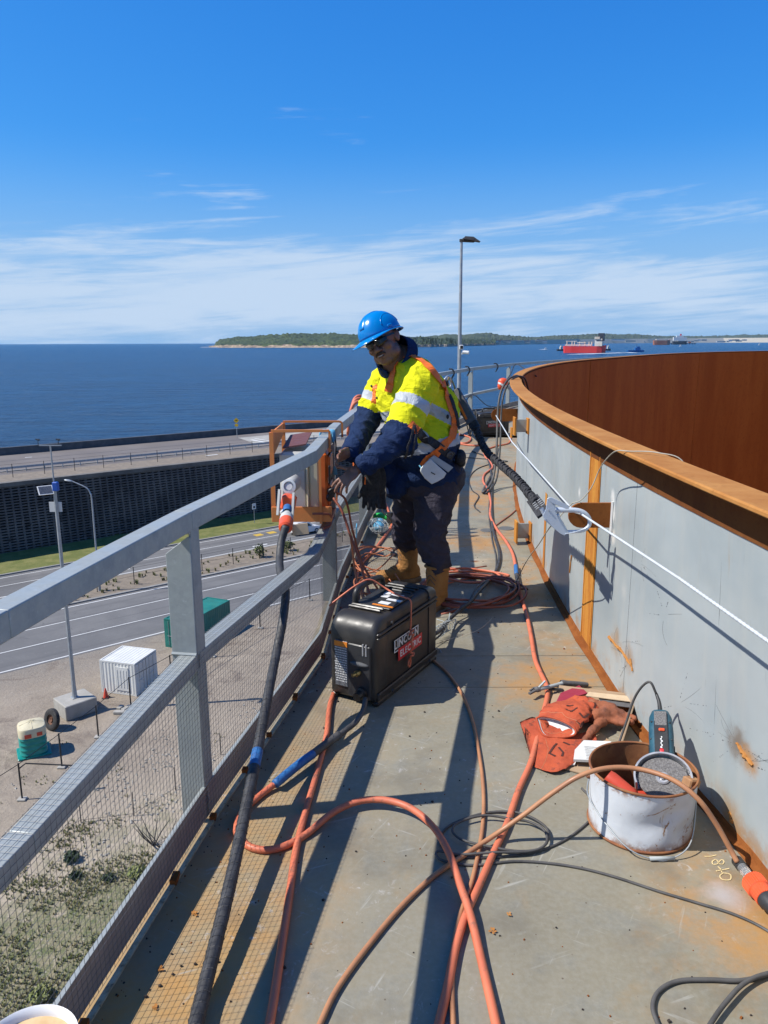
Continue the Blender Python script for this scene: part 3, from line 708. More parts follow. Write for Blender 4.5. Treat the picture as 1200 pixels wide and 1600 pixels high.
# car (front towards +x)
def suv(label, loc, rz):
    th = thing('parked_car', label, 'car', loc, rz)
    hw = .9
    prof = [(-2.25, .45), (-2.3, .75), (-2.22, 1.0), (-1.9, 1.08), (1.0, 1.05), (1.5, 1.0), (2.1, .86), (2.28, .7), (2.3, .42), (1.9, .28), (-1.9, .28)]
    b = MB(); secs = []
    for k, w in ((-1, hw-.04), (-1, hw), (1, hw), (1, hw-.04)): pass
    ys = [-hw, -hw+.05, hw-.05, hw]; sc = [.965, 1, 1, .965]
    b.sweep([[V((p[0]*s_, y, .6+(p[1]-.6)*s_)) for p in prof] for y, s_ in zip(ys, sc)][::-1]); make('body', b, 'car_white', th, smooth=True)
    b = MB(); 
    cab = [(-2.05, 1.05), (-1.75, 1.62), (-1.4, 1.68), (.1, 1.68), (.35, 1.62), (1.05, 1.04)]
    b.sweep([[V((p[0], y*(1-.14*(p[1]-1.04)/.6), p[1])) for p in cab] for y in (hw-.08, -hw+.08)]); make('cabin', b, 'car_white', th, smooth=True)
    for sg in (-1, 1):
        for q in ([(-1.72, 1.12), (-1.5, 1.52), (-.95, 1.54), (-.95, 1.12)], [(-.87, 1.12), (-.87, 1.54), (-.12, 1.54), (-.12, 1.12)], [(-.04, 1.12), (-.04, 1.54), (.22, 1.50), (.78, 1.12)]):
            b = MB(); vs = [V((p[0], sg*(hw-.08+.012)*(1-.14*(p[1]-1.04)/.6), p[1])) for p in q]; b.add(vs, [(0, 1, 2, 3) if sg < 0 else (3, 2, 1, 0)]); make('side_window', b, 'window_dark', th)
    b = MB(); b.add([V((1.0, -.72, 1.12)), V((1.0, .72, 1.12)), V((.43, .68, 1.585)), V((.43, -.68, 1.585))], [(0, 1, 2, 3)]); make('windscreen', b, 'window_dark', th)
    b = MB(); b.add([V((-2.035, .72, 1.14)), V((-2.035, -.72, 1.14)), V((-1.83, -.68, 1.55)), V((-1.83, .68, 1.55))], [(0, 1, 2, 3)]); make('rear_window', b, 'window_dark', th)
    for x in (-1.4, 1.42):
        for sg in (-1, 1):
            Mw = Matrix.Rotation(sg*math.pi/2*-1, 4, 'X'); Mw.translation = V((x, sg*(hw-.1), .35))
            b = MB(); b.lathe([(.21, .12), (.33, .12), (.36, .08), (.36, -.1), (.2, -.1)], 20, Mw); w = make('wheel', b, 'tyre_black', th, smooth=True)
            b = MB(); b.lathe([(.22, .10), (.15, .12), (.001, .12)], 16, Mw); make('rim', b, 'alloy', w)
    for sg in (-1, 1):
        b = MB(); b.bbox((2.2, sg*.68, .78), (.16, .32, .16), .03); make('headlight', b, 'alloy', th)
        b = MB(); b.bbox((-2.22, sg*.72, .92), (.12, .24, .26), .03); make('tail_light', b, 'red_plastic', th)
        b = MB(); b.bbox((.72, sg*.95, 1.1), (.14, .16, .12), .03); make('mirror', b, 'car_white', th)
    for sg in (-1, 1): b = MB(); b.tube([V((-1.4, sg*.62, 1.71)), V((.05, sg*.62, 1.71))], .025, 6); make('roof_rail', b, 'alloy', th)
    return th
suv('white SUV driving along the lane below the crib wall, seen under the orange box', RP(57.6, 87.3, GZ+.01), A_-.05)
# planting in the median and grass tufts in the yard
def tufts(name, spots, mat, hmin, hmax, nb, wd=.03, kind='stuff'):
    b = MB()
    for p in spots:
        h = random.uniform(hmin, hmax)
        for k in range(nb):
            a = random.uniform(0, 6.28); l = h*random.uniform(.25, .6); d = V((math.cos(a), math.sin(a), 0)); s_ = V((-d.y, d.x, 0))*wd*random.uniform(.6, 1.5)
            o = p+V((random.uniform(-.12, .12), random.uniform(-.12, .12), 0))*h*1.5; m_ = o+d*l*.45+V((0, 0, h*.7)); e = o+d*l+V((0, 0, h*random.uniform(.7, 1)))
            b.add([o-s_, o+s_, m_+s_*.8, m_-s_*.8, e], [(0, 1, 2, 3), (3, 2, 4)])
    return tag(make(name, b, mat), kind=kind)
random.seed(11)
sp_ = []; sp2 = []
for i in range(260):
    t = random.uniform(14, 66); n = 78.3+random.random()*5.2
    if noise.noise(V((t*.35, n*.5, 2))) > -.15: (sp_ if random.random() < .6 else sp2).append(RP(t, n, GZ+.12))
random.seed(1)
tufts('grass_tufts', sp_, 'grass_olive', .25, .65, 14, .03); tufts('dry_grass_tufts', sp2, 'dry_grass', .2, .5, 14, .03)
def leaf_ball(b, c, r, n, s_):
    for k in range(n):
        d = V((random.gauss(0, 1), random.gauss(0, 1), random.gauss(0, 1))).normalized()*random.uniform(.45, 1); p = V(c)+V((d.x*r[0], d.y*r[1], d.z*r[2]))
        u = V((random.gauss(0, 1), random.gauss(0, 1), random.gauss(0, 1))).normalized(); w = u.orthogonal().normalized(); ss = s_*random.uniform(.6, 1.4)
        b.add([p-u*ss, p+w*ss*.5, p+u*ss, p-w*ss*.5], [(0, 1, 2, 3)])
def shrub(label, p, h, r, mat='leaf_green', group=None, n=260):
    th = thing('shrub', label, 'shrub', p, group=group)
    b = MB()
    for k in range(4): a = k*1.6; b.tube([p, p+V((math.cos(a)*r*.4, math.sin(a)*r*.4, h*.6))], [.03, .012], 5)
    make('stem', b, 'rust_hub', th, world=True)
    b = MB(); leaf_ball(b, p+V((0, 0, h*.6)), (r, r, h*.45), n, .13); make('foliage', b, mat, th, world=True)
shrub('bushy green shrub in the median left of the black cable, tallest there', RP(46.2, 80.2, GZ+.1), 1.7, .65)
shrub('small green shrub in the median beside the big black cable', RP(50.6, 80.6, GZ+.1), 1.3, .6)
random.seed(5)
sg, sd = [], []
for i in range(20000):
    t = random.uniform(1, 14.5); n = random.uniform(18, 41); q = noise.noise(V((t*.33, n*.33, 5)))+.55*noise.noise(V((t*1.3, n*1.3, 9)))+random.gauss(0, .16)
    lim = -.12+max(0, (n-32)*.05)+max(0, (t-9.5)*.07)
    if q > lim: (sg if random.random() < .5 else sd).append(RP(t, n))
for i in range(1500):
    t = random.uniform(8, 24); n = random.uniform(30, 50); q = noise.noise(V((t*.45, n*.45, 15)))
    if q > .34: (sg if random.random() < .4 else sd).append(RP(t, n))
tufts('yard_grass', sg, 'grass_olive', .06, .20, 6, .014); tufts('dry_yard_grass', sd, 'dry_grass', .05, .18, 6, .014)
for i, ((u, w), r, lb_) in enumerate((((112, 1345), .6, 'round dark green weed on the pale gravel, upper left below the mid rail'), ((118, 1372), .35, 'small dark green weed just below the round one on the gravel'), ((170, 1375), .35, 'low dark weed between the round weed and the walkway edge'), ((215, 1370), .7, 'wide green weed patch close against the toe board'), ((65, 1560), .6, 'dark green bush near the bottom by the coffee cup'))):
    p = atz(u, w, GZ); shrub(lb_, p, r*.7, r*.7, 'grass_olive' if i > 2 else 'leaf_dark', n=200)
b = MB()
for i in range(2600):
    t = random.uniform(9, 30); n = random.uniform(30, 47)
    if noise.noise(V((t*.25, n*.25, 30)))+.02*(t-12) < .05: continue
    p = RP(t, n); s_ = random.uniform(.03, .11); b.box(p+V((0, 0, s_*.3)), (s_*1.4, s_, s_), Matrix.Rotation(random.random()*3, 3, 'Z') @ Matrix.Rotation(.4, 3, 'X'), (.6, .6))
tag(make('loose_stones', b, 'concrete'), kind='stuff')
b = MB()
random.seed(9)
for u, w in ((255, 1330), (240, 1322)):
    p = atz(u, w, GZ)
    for k in range(7):
        a = random.uniform(0, 6.28); b.tube([p, p+V((math.cos(a)*.5, math.sin(a)*.5, .7)), p+V((math.cos(a)*1.0, math.sin(a)*.8, 1.1+random.random()*.5))], [.035, .025, .01], 5)
tag(make('dead_branch', b, 'fence_black'), 'dark bare dead branches lying on the gravel right beside the toe board', 'branch')

# ---------------------------------------------------------------- far shore
HS = CH-SEA
def horiz(u): return 536.2-.0033*u*1.0
def dist(px_): return HS*1200/px_
def shore(name, cols, mat, depth=700, rows=9, amp=5.0, ns=.02, z0=-1.0, step=2.0, beach=None, seed=0):
    # cols: (u, waterline px under the horizon, top px above the horizon)
    def it(u, k):
        for a, b_ in zip(cols, cols[1:]):
            if a[0] <= u <= b_[0]:
                t = (u-a[0])/(b_[0]-a[0]); t = t*t*(3-2*t) if k == 2 else t; return a[k]+(b_[k]-a[k])*t
        return cols[-1][k]
    b = MB(); us = []; u = cols[0][0]
    while u <= cols[-1][0]: us.append(u); u += step
    vs = []; bs = []
    for u in us:
        d = dist(it(u, 1)); hor = ray(u, horiz(u)); k = d/hor.y; tp = it(u, 2)
        dep = depth*d/4900
        for r in range(rows):
            w = r/(rows-1); yy = (d+dep*w); X = hor.x/hor.y*yy
            ztop = CH+tp*(d+dep)/1200
            h = (SEA-1)+(ztop-SEA)*(math.sin(min(1, w)*math.pi/2)**.55) if r else SEA-2
            p = V((X, yy, h))
            if r: p.z += amp*d/4900*(noise.noise(V((X*ns, yy*ns, seed)))*1.0+.7*noise.noise(V((X*ns*3.1, yy*ns*3.1, seed))))*(.4+.6*w)
            vs.append(p)
        yy = d+dep*1.5; vs.append(V((hor.x/hor.y*yy, yy, SEA-2)))
        bs.append(V((hor.x/hor.y*d, d, SEA)))
    R1 = rows+1; N = len(us)
    fs = [(i*R1+r, (i+1)*R1+r, (i+1)*R1+r+1, i*R1+r+1) for i in range(N-1) for r in range(R1-1)]
    b.add(vs, fs); o = tag(make(name, b, mat, smooth=False), kind='structure')
    if beach:
        b = MB(); vs = []
        for q in bs:
            k = q.length/4900
            vs += [q+V((0, -25*k, .3)), q+V((0, 0, beach*k))+V((0, 10, 0))]
        b.add(vs, [(2*i, 2*i+2, 2*i+3, 2*i+1) for i in range(N-1)]); tag(make('beach', b, 'beach_sand'), kind='structure')
    return it
hl = [(326, 7.6, -5.8), (334, 7.7, -5), (338, 7.8, .5), (345, 7.9, 4.5), (360, 7.9, 7.2), (380, 8, 8), (400, 8, 8.8), (430, 8.1, 11), (460, 8.2, 12.5), (490, 8.2, 12), (520, 8.3, 12.6), (545, 8.4, 11.2), (580, 8.5, 9.5), (640, 8.4, 7), (700, 7.4, 4.5), (740, 6.4, 3.5), (775, 5.6, 2.5)]
shore('headland', hl, 'headland_scrub', step=.8, rows=16, amp=13, ns=.016, depth=650)
fr = [(560, 5.6, 2), (610, 5.6, 6), (640, 5.6, 5.5), (680, 5.6, 9), (700, 5.6, 11.5), (720, 5.6, 10), (745, 5.4, 12), (765, 5.2, 12.5), (785, 5.0, 9.5), (800, 4.8, 8.5), (830, 4.4, 6.3), (845, 4.2, 7), (865, 4.0, 8.4), (885, 3.8, 9), (905, 3.6, 9.5), (925, 3.5, 11), (945, 3.4, 11), (965, 3.3, 10), (985, 3.2, 10.5), (1010, 3.1, 9), (1030, 3, 7.5), (1060, 2.9, 7), (1090, 2.8, 7), (1130, 2.7, 7.5), (1165, 2.7, 9), (1210, 2.7, 8.5), (1300, 2.7, 7), (1500, 2.7, 6), (1800, 2.8, 5)]
shore('far_shore', fr, 'far_scrub', step=1.4, rows=10, amp=9, ns=.009, depth=900, beach=26, seed=4)
more_beach = None
b = MB()
for i in range(40):
    u = random.uniform(318, 345); d = dist(random.uniform(6.8, 8.1)); p = ray(u, horiz(u)); X = p.x/p.y*d; b.box((X, d, SEA+1.0), (random.uniform(10, 60), 10, random.uniform(1, 5)))
tag(make('breaking_surf', b, 'sea_foam'), kind='stuff')
# norfolk pines on the low part of the headland
pine = thing('norfolk_pine', 'tall dark pine standing in the row along the low shore behind the lamp post', 'tree', (0, 0, 0), group='pines along the far shore')
b = MB(); b.tube([V((0, 0, 0)), V((0, 0, 34))], [.6, .2], 5); make('trunk', b, 'rust_hub', pine)
b = MB()
for k in range(9):
    z = 6+k*3.2; r = 5.6*(1-k/9.5); vs = [V((0, 0, z+3.0))]+[V((r*(1 if j % 2 else .45)*math.cos(j*math.pi/7), r*(1 if j % 2 else .45)*math.sin(j*math.pi/7), z-.6)) for j in range(14)]
    b.add(vs, [(0, 1+j, 1+(j+1) % 14) for j in range(14)])
make('crown', b, 'pine_foliage', pine)
random.seed(21); first = True
for i in range(64):
    u = random.uniform(642, 722) if i < 56 else random.uniform(560, 640); d = dist(8.0 if u < 690 else 7.3)+random.uniform(40, 330); p = ray(u, horiz(u)); q = V((p.x/p.y*d, d, SEA+8+random.random()*14))
    if first: M = Matrix.Translation(q); pine.matrix_basis = M; first = False; o = pine
    else: o = dup(pine, q, random.random()*6)
    s_ = random.uniform(.9, 1.55); o.scale = (s_, s_, s_*1.05)
# houses on the far shore
random.seed(8)
HL = ['long low white building on the far shore behind the lamp post', 'cream houses at the beach edge left of the red ship', 'white roofed building high on the far hill left of the red ship']
def fbox(name, label, u, dpx, w, h, zoff, mat, back=150, roof='roof_grey', dep=25):
    d = dist(dpx)+back; p = ray(u, horiz(u)); q = V((p.x/p.y*d, d, SEA+zoff))
    th = thing(name, label, 'building', q, group='low buildings along the far shore' if 'one of' in label else None)
    b = MB(); b.box((0, 0, h/2), (w, dep, h)); make('wall', b, mat, th)
    b = MB(); b.box((0, 0, h+h*.08), (w*1.04, dep*1.1, h*.16)); make('roof', b, roof, th)
    b = MB(); k = max(2, int(w/12))
    for i in range(k): b.box((-w/2+(i+.5)*w/k, -dep/2-.2, h*.5), (w/k*.5, .3, h*.35))
    make('window_row', b, 'ship_dark', th)
fbox('building', 'long low white building on the far shore just right of the lamp post', 748, 6.0, 110, 14, 32, 'white_paint', 400)
fbox('building', 'cream building row at the water edge midway between lamp post and red ship', 774, 5.4, 95, 14, 8, 'building_cream', 100)
fbox('building', 'white roofed building alone on the hill between lamp post and red ship', 812, 4.6, 90, 12, 46, 'white_paint', 700)
fbox('building', 'wide pale building block on the far shore to the right of the red ship', 965, 3.5, 200, 22, 40, 'white_paint', 500)
fbox('building', 'second pale block beside the wide one on the far shore', 985, 3.4, 150, 18, 22, 'building_cream', 200)
for i in range(44):
    u = random.choice([random.uniform(755, 860), random.uniform(940, 1010), random.uniform(1060, 1198), random.uniform(1060, 1198)])
    dpx = 5.3-(u-770)*.013 if u < 900 else 3.4-(u-900)*.0024
    fbox('building', 'one of the small pale buildings scattered behind the far beach', u, dpx, random.uniform(40, 130), random.uniform(12, 26), random.uniform(8, 34), random.choice(['white_paint', 'building_cream', 'building_cream', 'roof_grey']), random.uniform(60, 300), random.choice(['roof_grey', 'roof_red', 'white_paint']))
# ships
def ship_at(u, v): 
    d = HS*1200/(v-horiz(u)); p = ray(u, horiz(u)); return V((p.x/p.y*d, d, SEA)), d/1200
q, k = ship_at(914, 550.5)
th = thing('tanker_ship', 'red hulled tanker with white superstructure under way in the bay', 'ship', q, -.42)
L = 64*k
def hull(b, L, B, H, z0=-2, fl=.25):
    secs = []
    for x, w, hh in ((-.5, .55, 1), (-.46, .85, 1), (-.3, 1, .97), (.3, 1, .97), (.42, .7, 1.05), (.48, .3, 1.12), (.5, .05, 1.15)):
        secs.append([V((x*L, -w*B/2, H*hh)), V((x*L*(.97 if abs(x) > .4 else 1), -w*B/2*.9, z0)), V((x*L*(.97 if abs(x) > .4 else 1), w*B/2*.9, z0)), V((x*L, w*B/2, H*hh))])
    b.sweep(secs)
b = MB(); hull(b, L, 26, 10.2*k); make('hull', b, 'hull_red', th)
b = MB(); b.box((L*.33, 0, 10.2*k+5.5*k), (L*.17, 24, 11*k)); b.box((L*.30, 0, 10.2*k+12*k), (L*.12, 28, 3.5*k)); make('superstructure', b, 'ship_white', th)
b = MB(); b.box((L*.38, 0, 10.2*k+13.5*k), (L*.13, 18, 11*k)); b.box((L*.36, 0, 10.2*k+8*k), (L*.15, 25, 1.2*k)); make('funnel', b, 'ship_dark', th)
b = MB()
for x in (-.42, -.3, -.24, -.12, .0, .1, .16): b.box((x*L, 0, 10.2*k+3*k), (1.2*k, 8, 7*k))
b.box((-.15*L, 0, 10.2*k+1.5*k), (L*.62, 10, 1.6*k)); b.box((-.08*L, 0, 10.2*k+5*k), (L*.2, 10, 1.2*k)); b.box((-.32*L, 0, 10.2*k+7.3*k), (L*.26, 3, .8*k)); make('deck_crane', b, 'ship_white', th)
b = MB(); b.tube([V((L*.25, 0, 20*k)), V((L*.25, 0, 28*k))], 1, 5); make('mast', b, 'ship_dark', th)
def tug(label, u, v, wpx, rz, blue=True):
    q, k = ship_at(u, v); th = thing('tug_boat', label, 'boat', q, rz); L = wpx*k
    b = MB(); hull(b, L, L*.32, 2.6*k, -1); make('hull', b, 'tug_blue' if blue else 'ship_dark', th)
    b = MB(); b.box((L*.1, 0, 4.4*k), (L*.3, L*.2, 3.6*k)); b.box((L*.12, 0, 7*k), (L*.16, L*.15, 2*k)); make('wheelhouse', b, 'tug_blue' if blue else 'ship_white', th)
    b = MB(); b.tube([V((L*.05, 0, 7*k)), V((L*.05, 0, 12*k))], .5, 5); make('mast', b, 'ship_dark', th)
tug('dark tug boat following to the left of the red tanker', 876, 547.5, 12, .4, False)
tug('small tug boat close to the stern on the right of the red tanker', 950, 547, 11, .2, False)
tug('bright blue tug boat out to the right of the red tanker', 994, 549, 27, .05, True)
q, k = ship_at(1034, 538.6)
th = thing('bulk_ship', 'rusty orange ship moored at the far jetty on the right', 'ship', q, 0)
b = MB(); hull(b, 26*k, 26, 7*k); make('hull', b, 'hull_rust', th); b = MB(); b.box((0, 0, 8*k), (18*k, 20, 1.6*k)); make('deck_house', b, 'ship_white', th)
q, k = ship_at(1062, 538.0)
th = thing('white_ship', 'white ship with tall bridge and red funnel behind the jetty on the right', 'ship', q, 0)
b = MB(); hull(b, 22*k, 26, 5*k); make('hull', b, 'ship_dark', th); b = MB(); b.box((0, 0, 8.5*k), (20*k, 20, 5*k)); b.box((0, 0, 12*k), (11*k, 16, 2.5*k)); make('superstructure', b, 'white_paint', th)
b = MB(); b.box((1*k, 0, 14.4*k), (2*k, 8, 3*k)); make('funnel', b, 'hull_red', th)
q, k = ship_at(1055, 537.8)
th = thing('jetty', 'long low jetty with small dark buildings in front of the far beach', 'jetty', q, 0)
b = MB(); b.box((8*k, 60, 1.6*k), (56*k, 20, .8*k)); make('deck', b, 'ship_dark', th)
for i in range(14): b = MB(); b.box((-18*k+i*4*k, 60, .5*k), (.7*k, 12, 2.4*k)); make('pile', b, 'ship_dark', th)
for i in range(6): b = MB(); b.box((-14*k+i*8*k, 60, 3*k), (3.5*k, 12, 2.2*k)); make('shed', b, ('ship_white', 'roof_grey', 'hull_rust')[i % 3], th)
def boat(label, u, v, w):
    q, k = ship_at(u, v); th = thing('small_boat', label, 'boat', q, 0)
    b = MB(); hull(b, w*k, w*k*.3, 1.2*k, -1); make('hull', b, 'white_paint', th); b = MB(); b.box((0, 0, 2*k), (w*k*.4, w*k*.2, 1.6*k)); make('cabin', b, 'white_paint', th)
boat('tiny white motor boat with a wake, left of the dark tug', 853, 545, 4); boat('tiny white boat in front of the moored ship', 1064, 541, 4); boat('tiny white sail boat at the far right of the bay', 1187, 539, 3)
b = MB()
for (u0, v0, u1, v1, w) in ((846, 545.6, 853, 545.3, .5), (905, 552.5, 990, 550.0, .8), (965, 550.3, 1000, 550.6, .6), (890, 553, 930, 552.2, .5)):
    a, k = ship_at(u0, v0); c_, k2 = ship_at(u1, v1); a.z += .3; c_.z += .3; b.bar(a, c_, w*k*20, .1)
tag(make('boat_wake', b, 'sea_foam'), kind='stuff')
# the tall lamp post behind the walkway
lp = V((aty(717, 610, 34).x, 34, GZ)); top = aty(723.5, 376, 34)
th = thing('lamp_post', 'tall slim lamp post with solar light head and a white security camera', 'lamp post', lp)
b = MB(); m_ = aty(720, 545, 34).z; b.tube([lp, V((lp.x, lp.y, m_)), V((lp.x, lp.y, top.z))], [.13, .085, .055], 10); make('mast', b, 'steel_post_pale', th, world=True, smooth=True)
b = MB(); z = top.z; b.bbox(V((lp.x+.3, 34, z+.02)), (.55, .3, .16), .04, Matrix.Rotation(.05, 3, 'Y')); b.add([V((lp.x+.05, 33.8, z+.05)), V((lp.x+.05, 34.2, z+.05)), V((lp.x+.78, 34.2, z-.06)), V((lp.x+.78, 33.8, z-.06)), V((lp.x+.5, 34, z+.16)), V((lp.x+.15, 34, z+.18))], [(0, 3, 4, 5), (1, 5, 4, 2), (0, 5, 1), (3, 2, 4), (0, 1, 2, 3)]); make('lamp_head', b, 'fence_black', th, world=True)
b = MB(); b.tube([V((lp.x, 34, z-.05)), V((lp.x, 34, z+.06))], .09, 8); make('bracket', b, 'fence_black', th, world=True)
b = MB(); p = aty(721, 542.5, 33.8); b.bbox(p, (.17, .1, .19), .02); bx = make('junction_box', b, 'white_paint', th, world=True); b = MB(); b.box(p+V((0, -.055, 0)), (.12, .01, .13)); make('panel', b, 'fence_black', bx, world=True)
b = MB(); p = aty(725, 551, 33.8); b.tube([p+V((-.05, 0, .03)), p+V((.2, -.1, .0))], .075, 10); b.bar(p+V((-.12, 0, -.05)), p+V((.0, 0, -.02)), .06, .08); make('security_camera', b, 'white_paint', th, world=True)

# ---------------------------------------------------------------- the air over the bay
hm = bpy.data.materials.new('haze_air'); hm.use_nodes = True; ht = hm.node_tree; ht.nodes.clear()
ho = ht.nodes.new('ShaderNodeOutputMaterial'); hv = ht.nodes.new('ShaderNodeVolumePrincipled')
hv.inputs['Color'].default_value = (.50, .76, .98, 1); hv.inputs['Density'].default_value = 0.9e-5; hv.inputs['Anisotropy'].default_value = 0.0
ht.links.new(hv.outputs[0], ho.inputs['Volume']); MATS['haze_air'] = hm
b = MB(); b.box((0, 0, (SEA-40+110)/2), (62000, 62000, 110-(SEA-40))); hz_ = tag(make('haze', b, 'haze_air'), kind='stuff')
# ---------------------------------------------------------------- the tank
tank = thing('storage_tank', 'big round steel tank wall painted grey outside, rusty brown inside, with rusty orange rim', 'tank', (TC.x, TC.y, 0))
ROUT = 33.46; RIN = 33.34; ZR = 1.13
def ths(a, b, n): return [a+(b-a)*i/n for i in range(n+1)]
D = math.radians
def ring_sweep(b, t0, t1, n, prof):
    b.sweep([[ringp(t, r, z) for r, z in prof] for t in ths(t0, t1, n)]); return b
# outer shell plates
seams = [-40, -20, -6.5, 1.12, 12, 28, 50, 75, 100, 130, 160, 190, 230, 275, 320]
for a, c_ in zip(seams, seams[1:]):
    n = max(6, int((c_-a)/.35)) if c_ < 40 else int((c_-a)/1.0)
    b = MB(); g = .02 if c_ < 30 else .0
    rows = (1.07, .7, .35, 0.0, -.6, -4.0)
    b.grid(n+1, len(rows), lambda u, v: ringp(D(a+g+(c_-a-2*g)*u), RW, rows[int(round(v*(len(rows)-1)))]))
    make('shell_plate', b, 'tank_grey_paint', tank, world=True, smooth='all')
    b = MB()
    ring_sweep(b, D(a+.004), D(c_-.004), n, [(RIN+.012, 1.09), (RIN+.012, 0), (RIN+.012, -14), (RIN-.004, -14), (RIN-.004, 0), (RIN-.004, 1.09)]); make('inner_plate', b, 'rust_inner', tank, world=True, smooth=True)
b = MB(); ring_sweep(b, D(-40), D(320), 240, [(RW+.12, -4.0), (RW+.12, -24.5), (RW+.05, -24.5), (RW+.05, -4.0)]); make('lower_shell', b, 'tank_grey_paint', tank, world=True, smooth=True)
b = MB(); b.lathe([(33.3, -13.9), (.01, -13.9)], 120, Matrix.Translation((TC.x, TC.y, 0))); make('floor_plate', b, 'rust_inner', tank, world=True)
for a in seams[4:8]:
    b = MB(); ring_sweep(b, D(a-.03), D(a+.03), 3, [(RIN-.001, 1.08), (RIN-.001, -13), (RIN-.012, -13), (RIN-.012, 1.08)]); make('weld_seam', b, 'rust_inner', tank, world=True)
# rim: thick flat ring plate with rounded outer edge, above a strip of bare rusty shell
prof = [(ROUT-.004, ZR-.018), (ROUT, ZR-.014), (ROUT, ZR-.005), (ROUT-.005, ZR), (RIN-.006, ZR), (RIN-.010, ZR-.004), (RIN-.010, ZR-.018)]
b = MB(); ring_sweep(b, D(-40), D(320), 900, prof); make('rim_ring', b, 'rust_bright', tank, world=True, smooth=28)
b = MB(); ring_sweep(b, D(-14), D(60), 260, [(RW+.0045, .985), (RW+.0045, ZR-.018), (RW+.001, ZR-.018), (RW+.001, .985)]); make('bare_shell_strip', b, 'rust_dark', tank, world=True)
b = MB(); pts = [ringp(t, RW+.010, ZR-.024) for t in ths(D(-12), D(40), 300)]; b.tube(pts, .008, 6); make('weld_bead', b, 'rust_dark', tank, world=True, smooth='all')
# unpainted seam strip, its edges, base angle
def wall_strip(name, u0, u1, z0, z1, mat, off=.003, n=6):
    b = MB()
    def f(u, v): 
        y = u0+(u1-u0)*u; z = z0+(z1-z0)*v; return V((wall_x(y, z)-off, y, z))
    b.grid(n, 6, f, flip=True); return make(name, b, mat, tank, world=True)
wall_strip('weld_strip', 3.64, 3.85, .01, .984, 'rust_seam')
for y in (3.655, 3.84): 
    b = MB(); b.tube([V((wall_x(y, z)-.004, y+random.uniform(-.002, .002), z)) for z in [i*.09+.02 for i in range(12)]], .004, 5); make('weld_bead', b, 'rust_seam', tank, world=True)
wall_strip('weld_strip', 5.05, 5.13, .02, .55, 'rust_seam')
b = MB(); secs = []
for i in range(90):
    y = -1.5+i*.13; x0 = wall_x(y, 0); w = .030+.012*noise.noise(V((y*3, 0, 0))); secs.append([V((x0-w, y, .001)), V((x0-w, y, .006)), V((x0-.008, y, .010)), V((x0-.004, y, .030+.01*noise.noise(V((y*5, 3, 0))))), V((x0+.006, y, .03)), V((x0+.006, y, .001))])
b.sweep(secs); make('base_angle', b, 'rust_plate', tank, world=True)
# weld scars left where brackets were cut away
random.seed(2)
def scar(pts, r=.006):
    b = MB(); P = [onwall(u, v, .003) for u, v in pts]; P = cr(P, 6); b.tube([p+V((0, random.uniform(-.003, .003), random.uniform(-.003, .003))) for p in P], [r*random.uniform(.5, 1.5) for _ in P], 6); make('weld_scar', b, 'rust_bright', tank, world=True)
def scratches():
    b = MB(); random.seed(19)
    for (u0, v0, N_, L_) in ((1150, 1160, 15, 75), (1172, 1190, 6, 45), (962, 1005, 4, 40), (982, 1035, 4, 35), (1060, 1100, 5, 60), (1040, 960, 5, 50), (1000, 880, 4, 40)):
        for k in range(N_):
            a = random.uniform(0, 6.28); l = random.uniform(.3, 1)*L_; s_ = random.uniform(2, 14); bend = random.uniform(-.5, .5)
            pts = []
            for q in range(5): r = s_+l*q/4; aa = a+bend*q/4; pts.append(onwall(u0+math.cos(aa)*r, v0+math.sin(aa)*r*.9, .0006))
            if random.random() < .5: b.tube(pts, random.uniform(.0002, .0004), 4)
            else:
                for q in range(9):
                    p = pts[0].lerp(pts[-1], random.random()); b.ell(p, random.uniform(.0006, .0015), None, 6, 4)
    tag(make('spatter_scratches', b, 'black_line', tank, world=True), kind='stuff')
scratches()
scar([(952, 996), (962, 1008), (972, 1018), (986, 1040)], .006); scar([(985, 1030), (988, 1048)], .004); scar([(1151, 1161), (1160, 1175), (1176, 1196)], .007); scar([(1140, 1268), (1144, 1285)], .006); scar([(893, 868), (890, 895)], .004)
# paint seams (thin lines)
for ya, yb in ((3.1, 3.1), (2.32, 2.32), (6.4, 6.4)):
    b = MB(); b.tube([V((wall_x(ya, z)+.0002, ya, z)) for z in (.03, .4, .8, .98)], .0010, 4); make('plate_joint', b, 'black_line', tank, world=True)
# rusty lifting lug the rope passes through
def lug(yc, zc, reach, hgt, hole=True):
    x = wall_x(yc, zc); n_ = 10; b = MB(); poly = [(0, -hgt/2), (0, hgt/2), (-reach+hgt*.45, hgt/2)]
    for k in range(n_+1):
        a = math.pi/2+math.pi*k/n_; poly.append((-reach+hgt*.5+math.cos(a)*hgt*.5, math.sin(a)*hgt/2))
    poly.append((-reach+hgt*.45, -hgt/2))
    M = frame((x, yc, zc), (1, 0, 0), (0, 0, 1)); b.prism(poly, -.008, .008, M); o = make('lug_plate', b, 'rust_plate', tank, world=True)
    return o
lug(3.42, .775, .20, .115); lug(8.7, .74, .30, .14)
b = MB(); b.tube([V((wall_x(3.42, z)-.004, 3.41, z)) for z in (.70, .74, .78, .84)], .007, 6); make('weld_bead', b, 'white_paint', tank, world=True)
# pairs of guide brackets
def bracket(yc, zc, s_=.13):
    x = wall_x(yc, zc)
    b = MB(); b.box((x-.065, yc, zc), (.10, .010, s_*.8)); make('bracket_web', b, 'tank_grey_paint', tank, world=True)
    for xo_, hh in ((-.122, s_*1.15), (-.012, s_*1.0)):
        b = MB(); b.bbox((x+xo_, yc-.02, zc), (.014, .10, hh), .002); make('bracket_plate', b, 'rust_seam', tank, world=True)
bracket(6.35, .87); bracket(5.85, .10, .15); bracket(10.4, .35, .12)

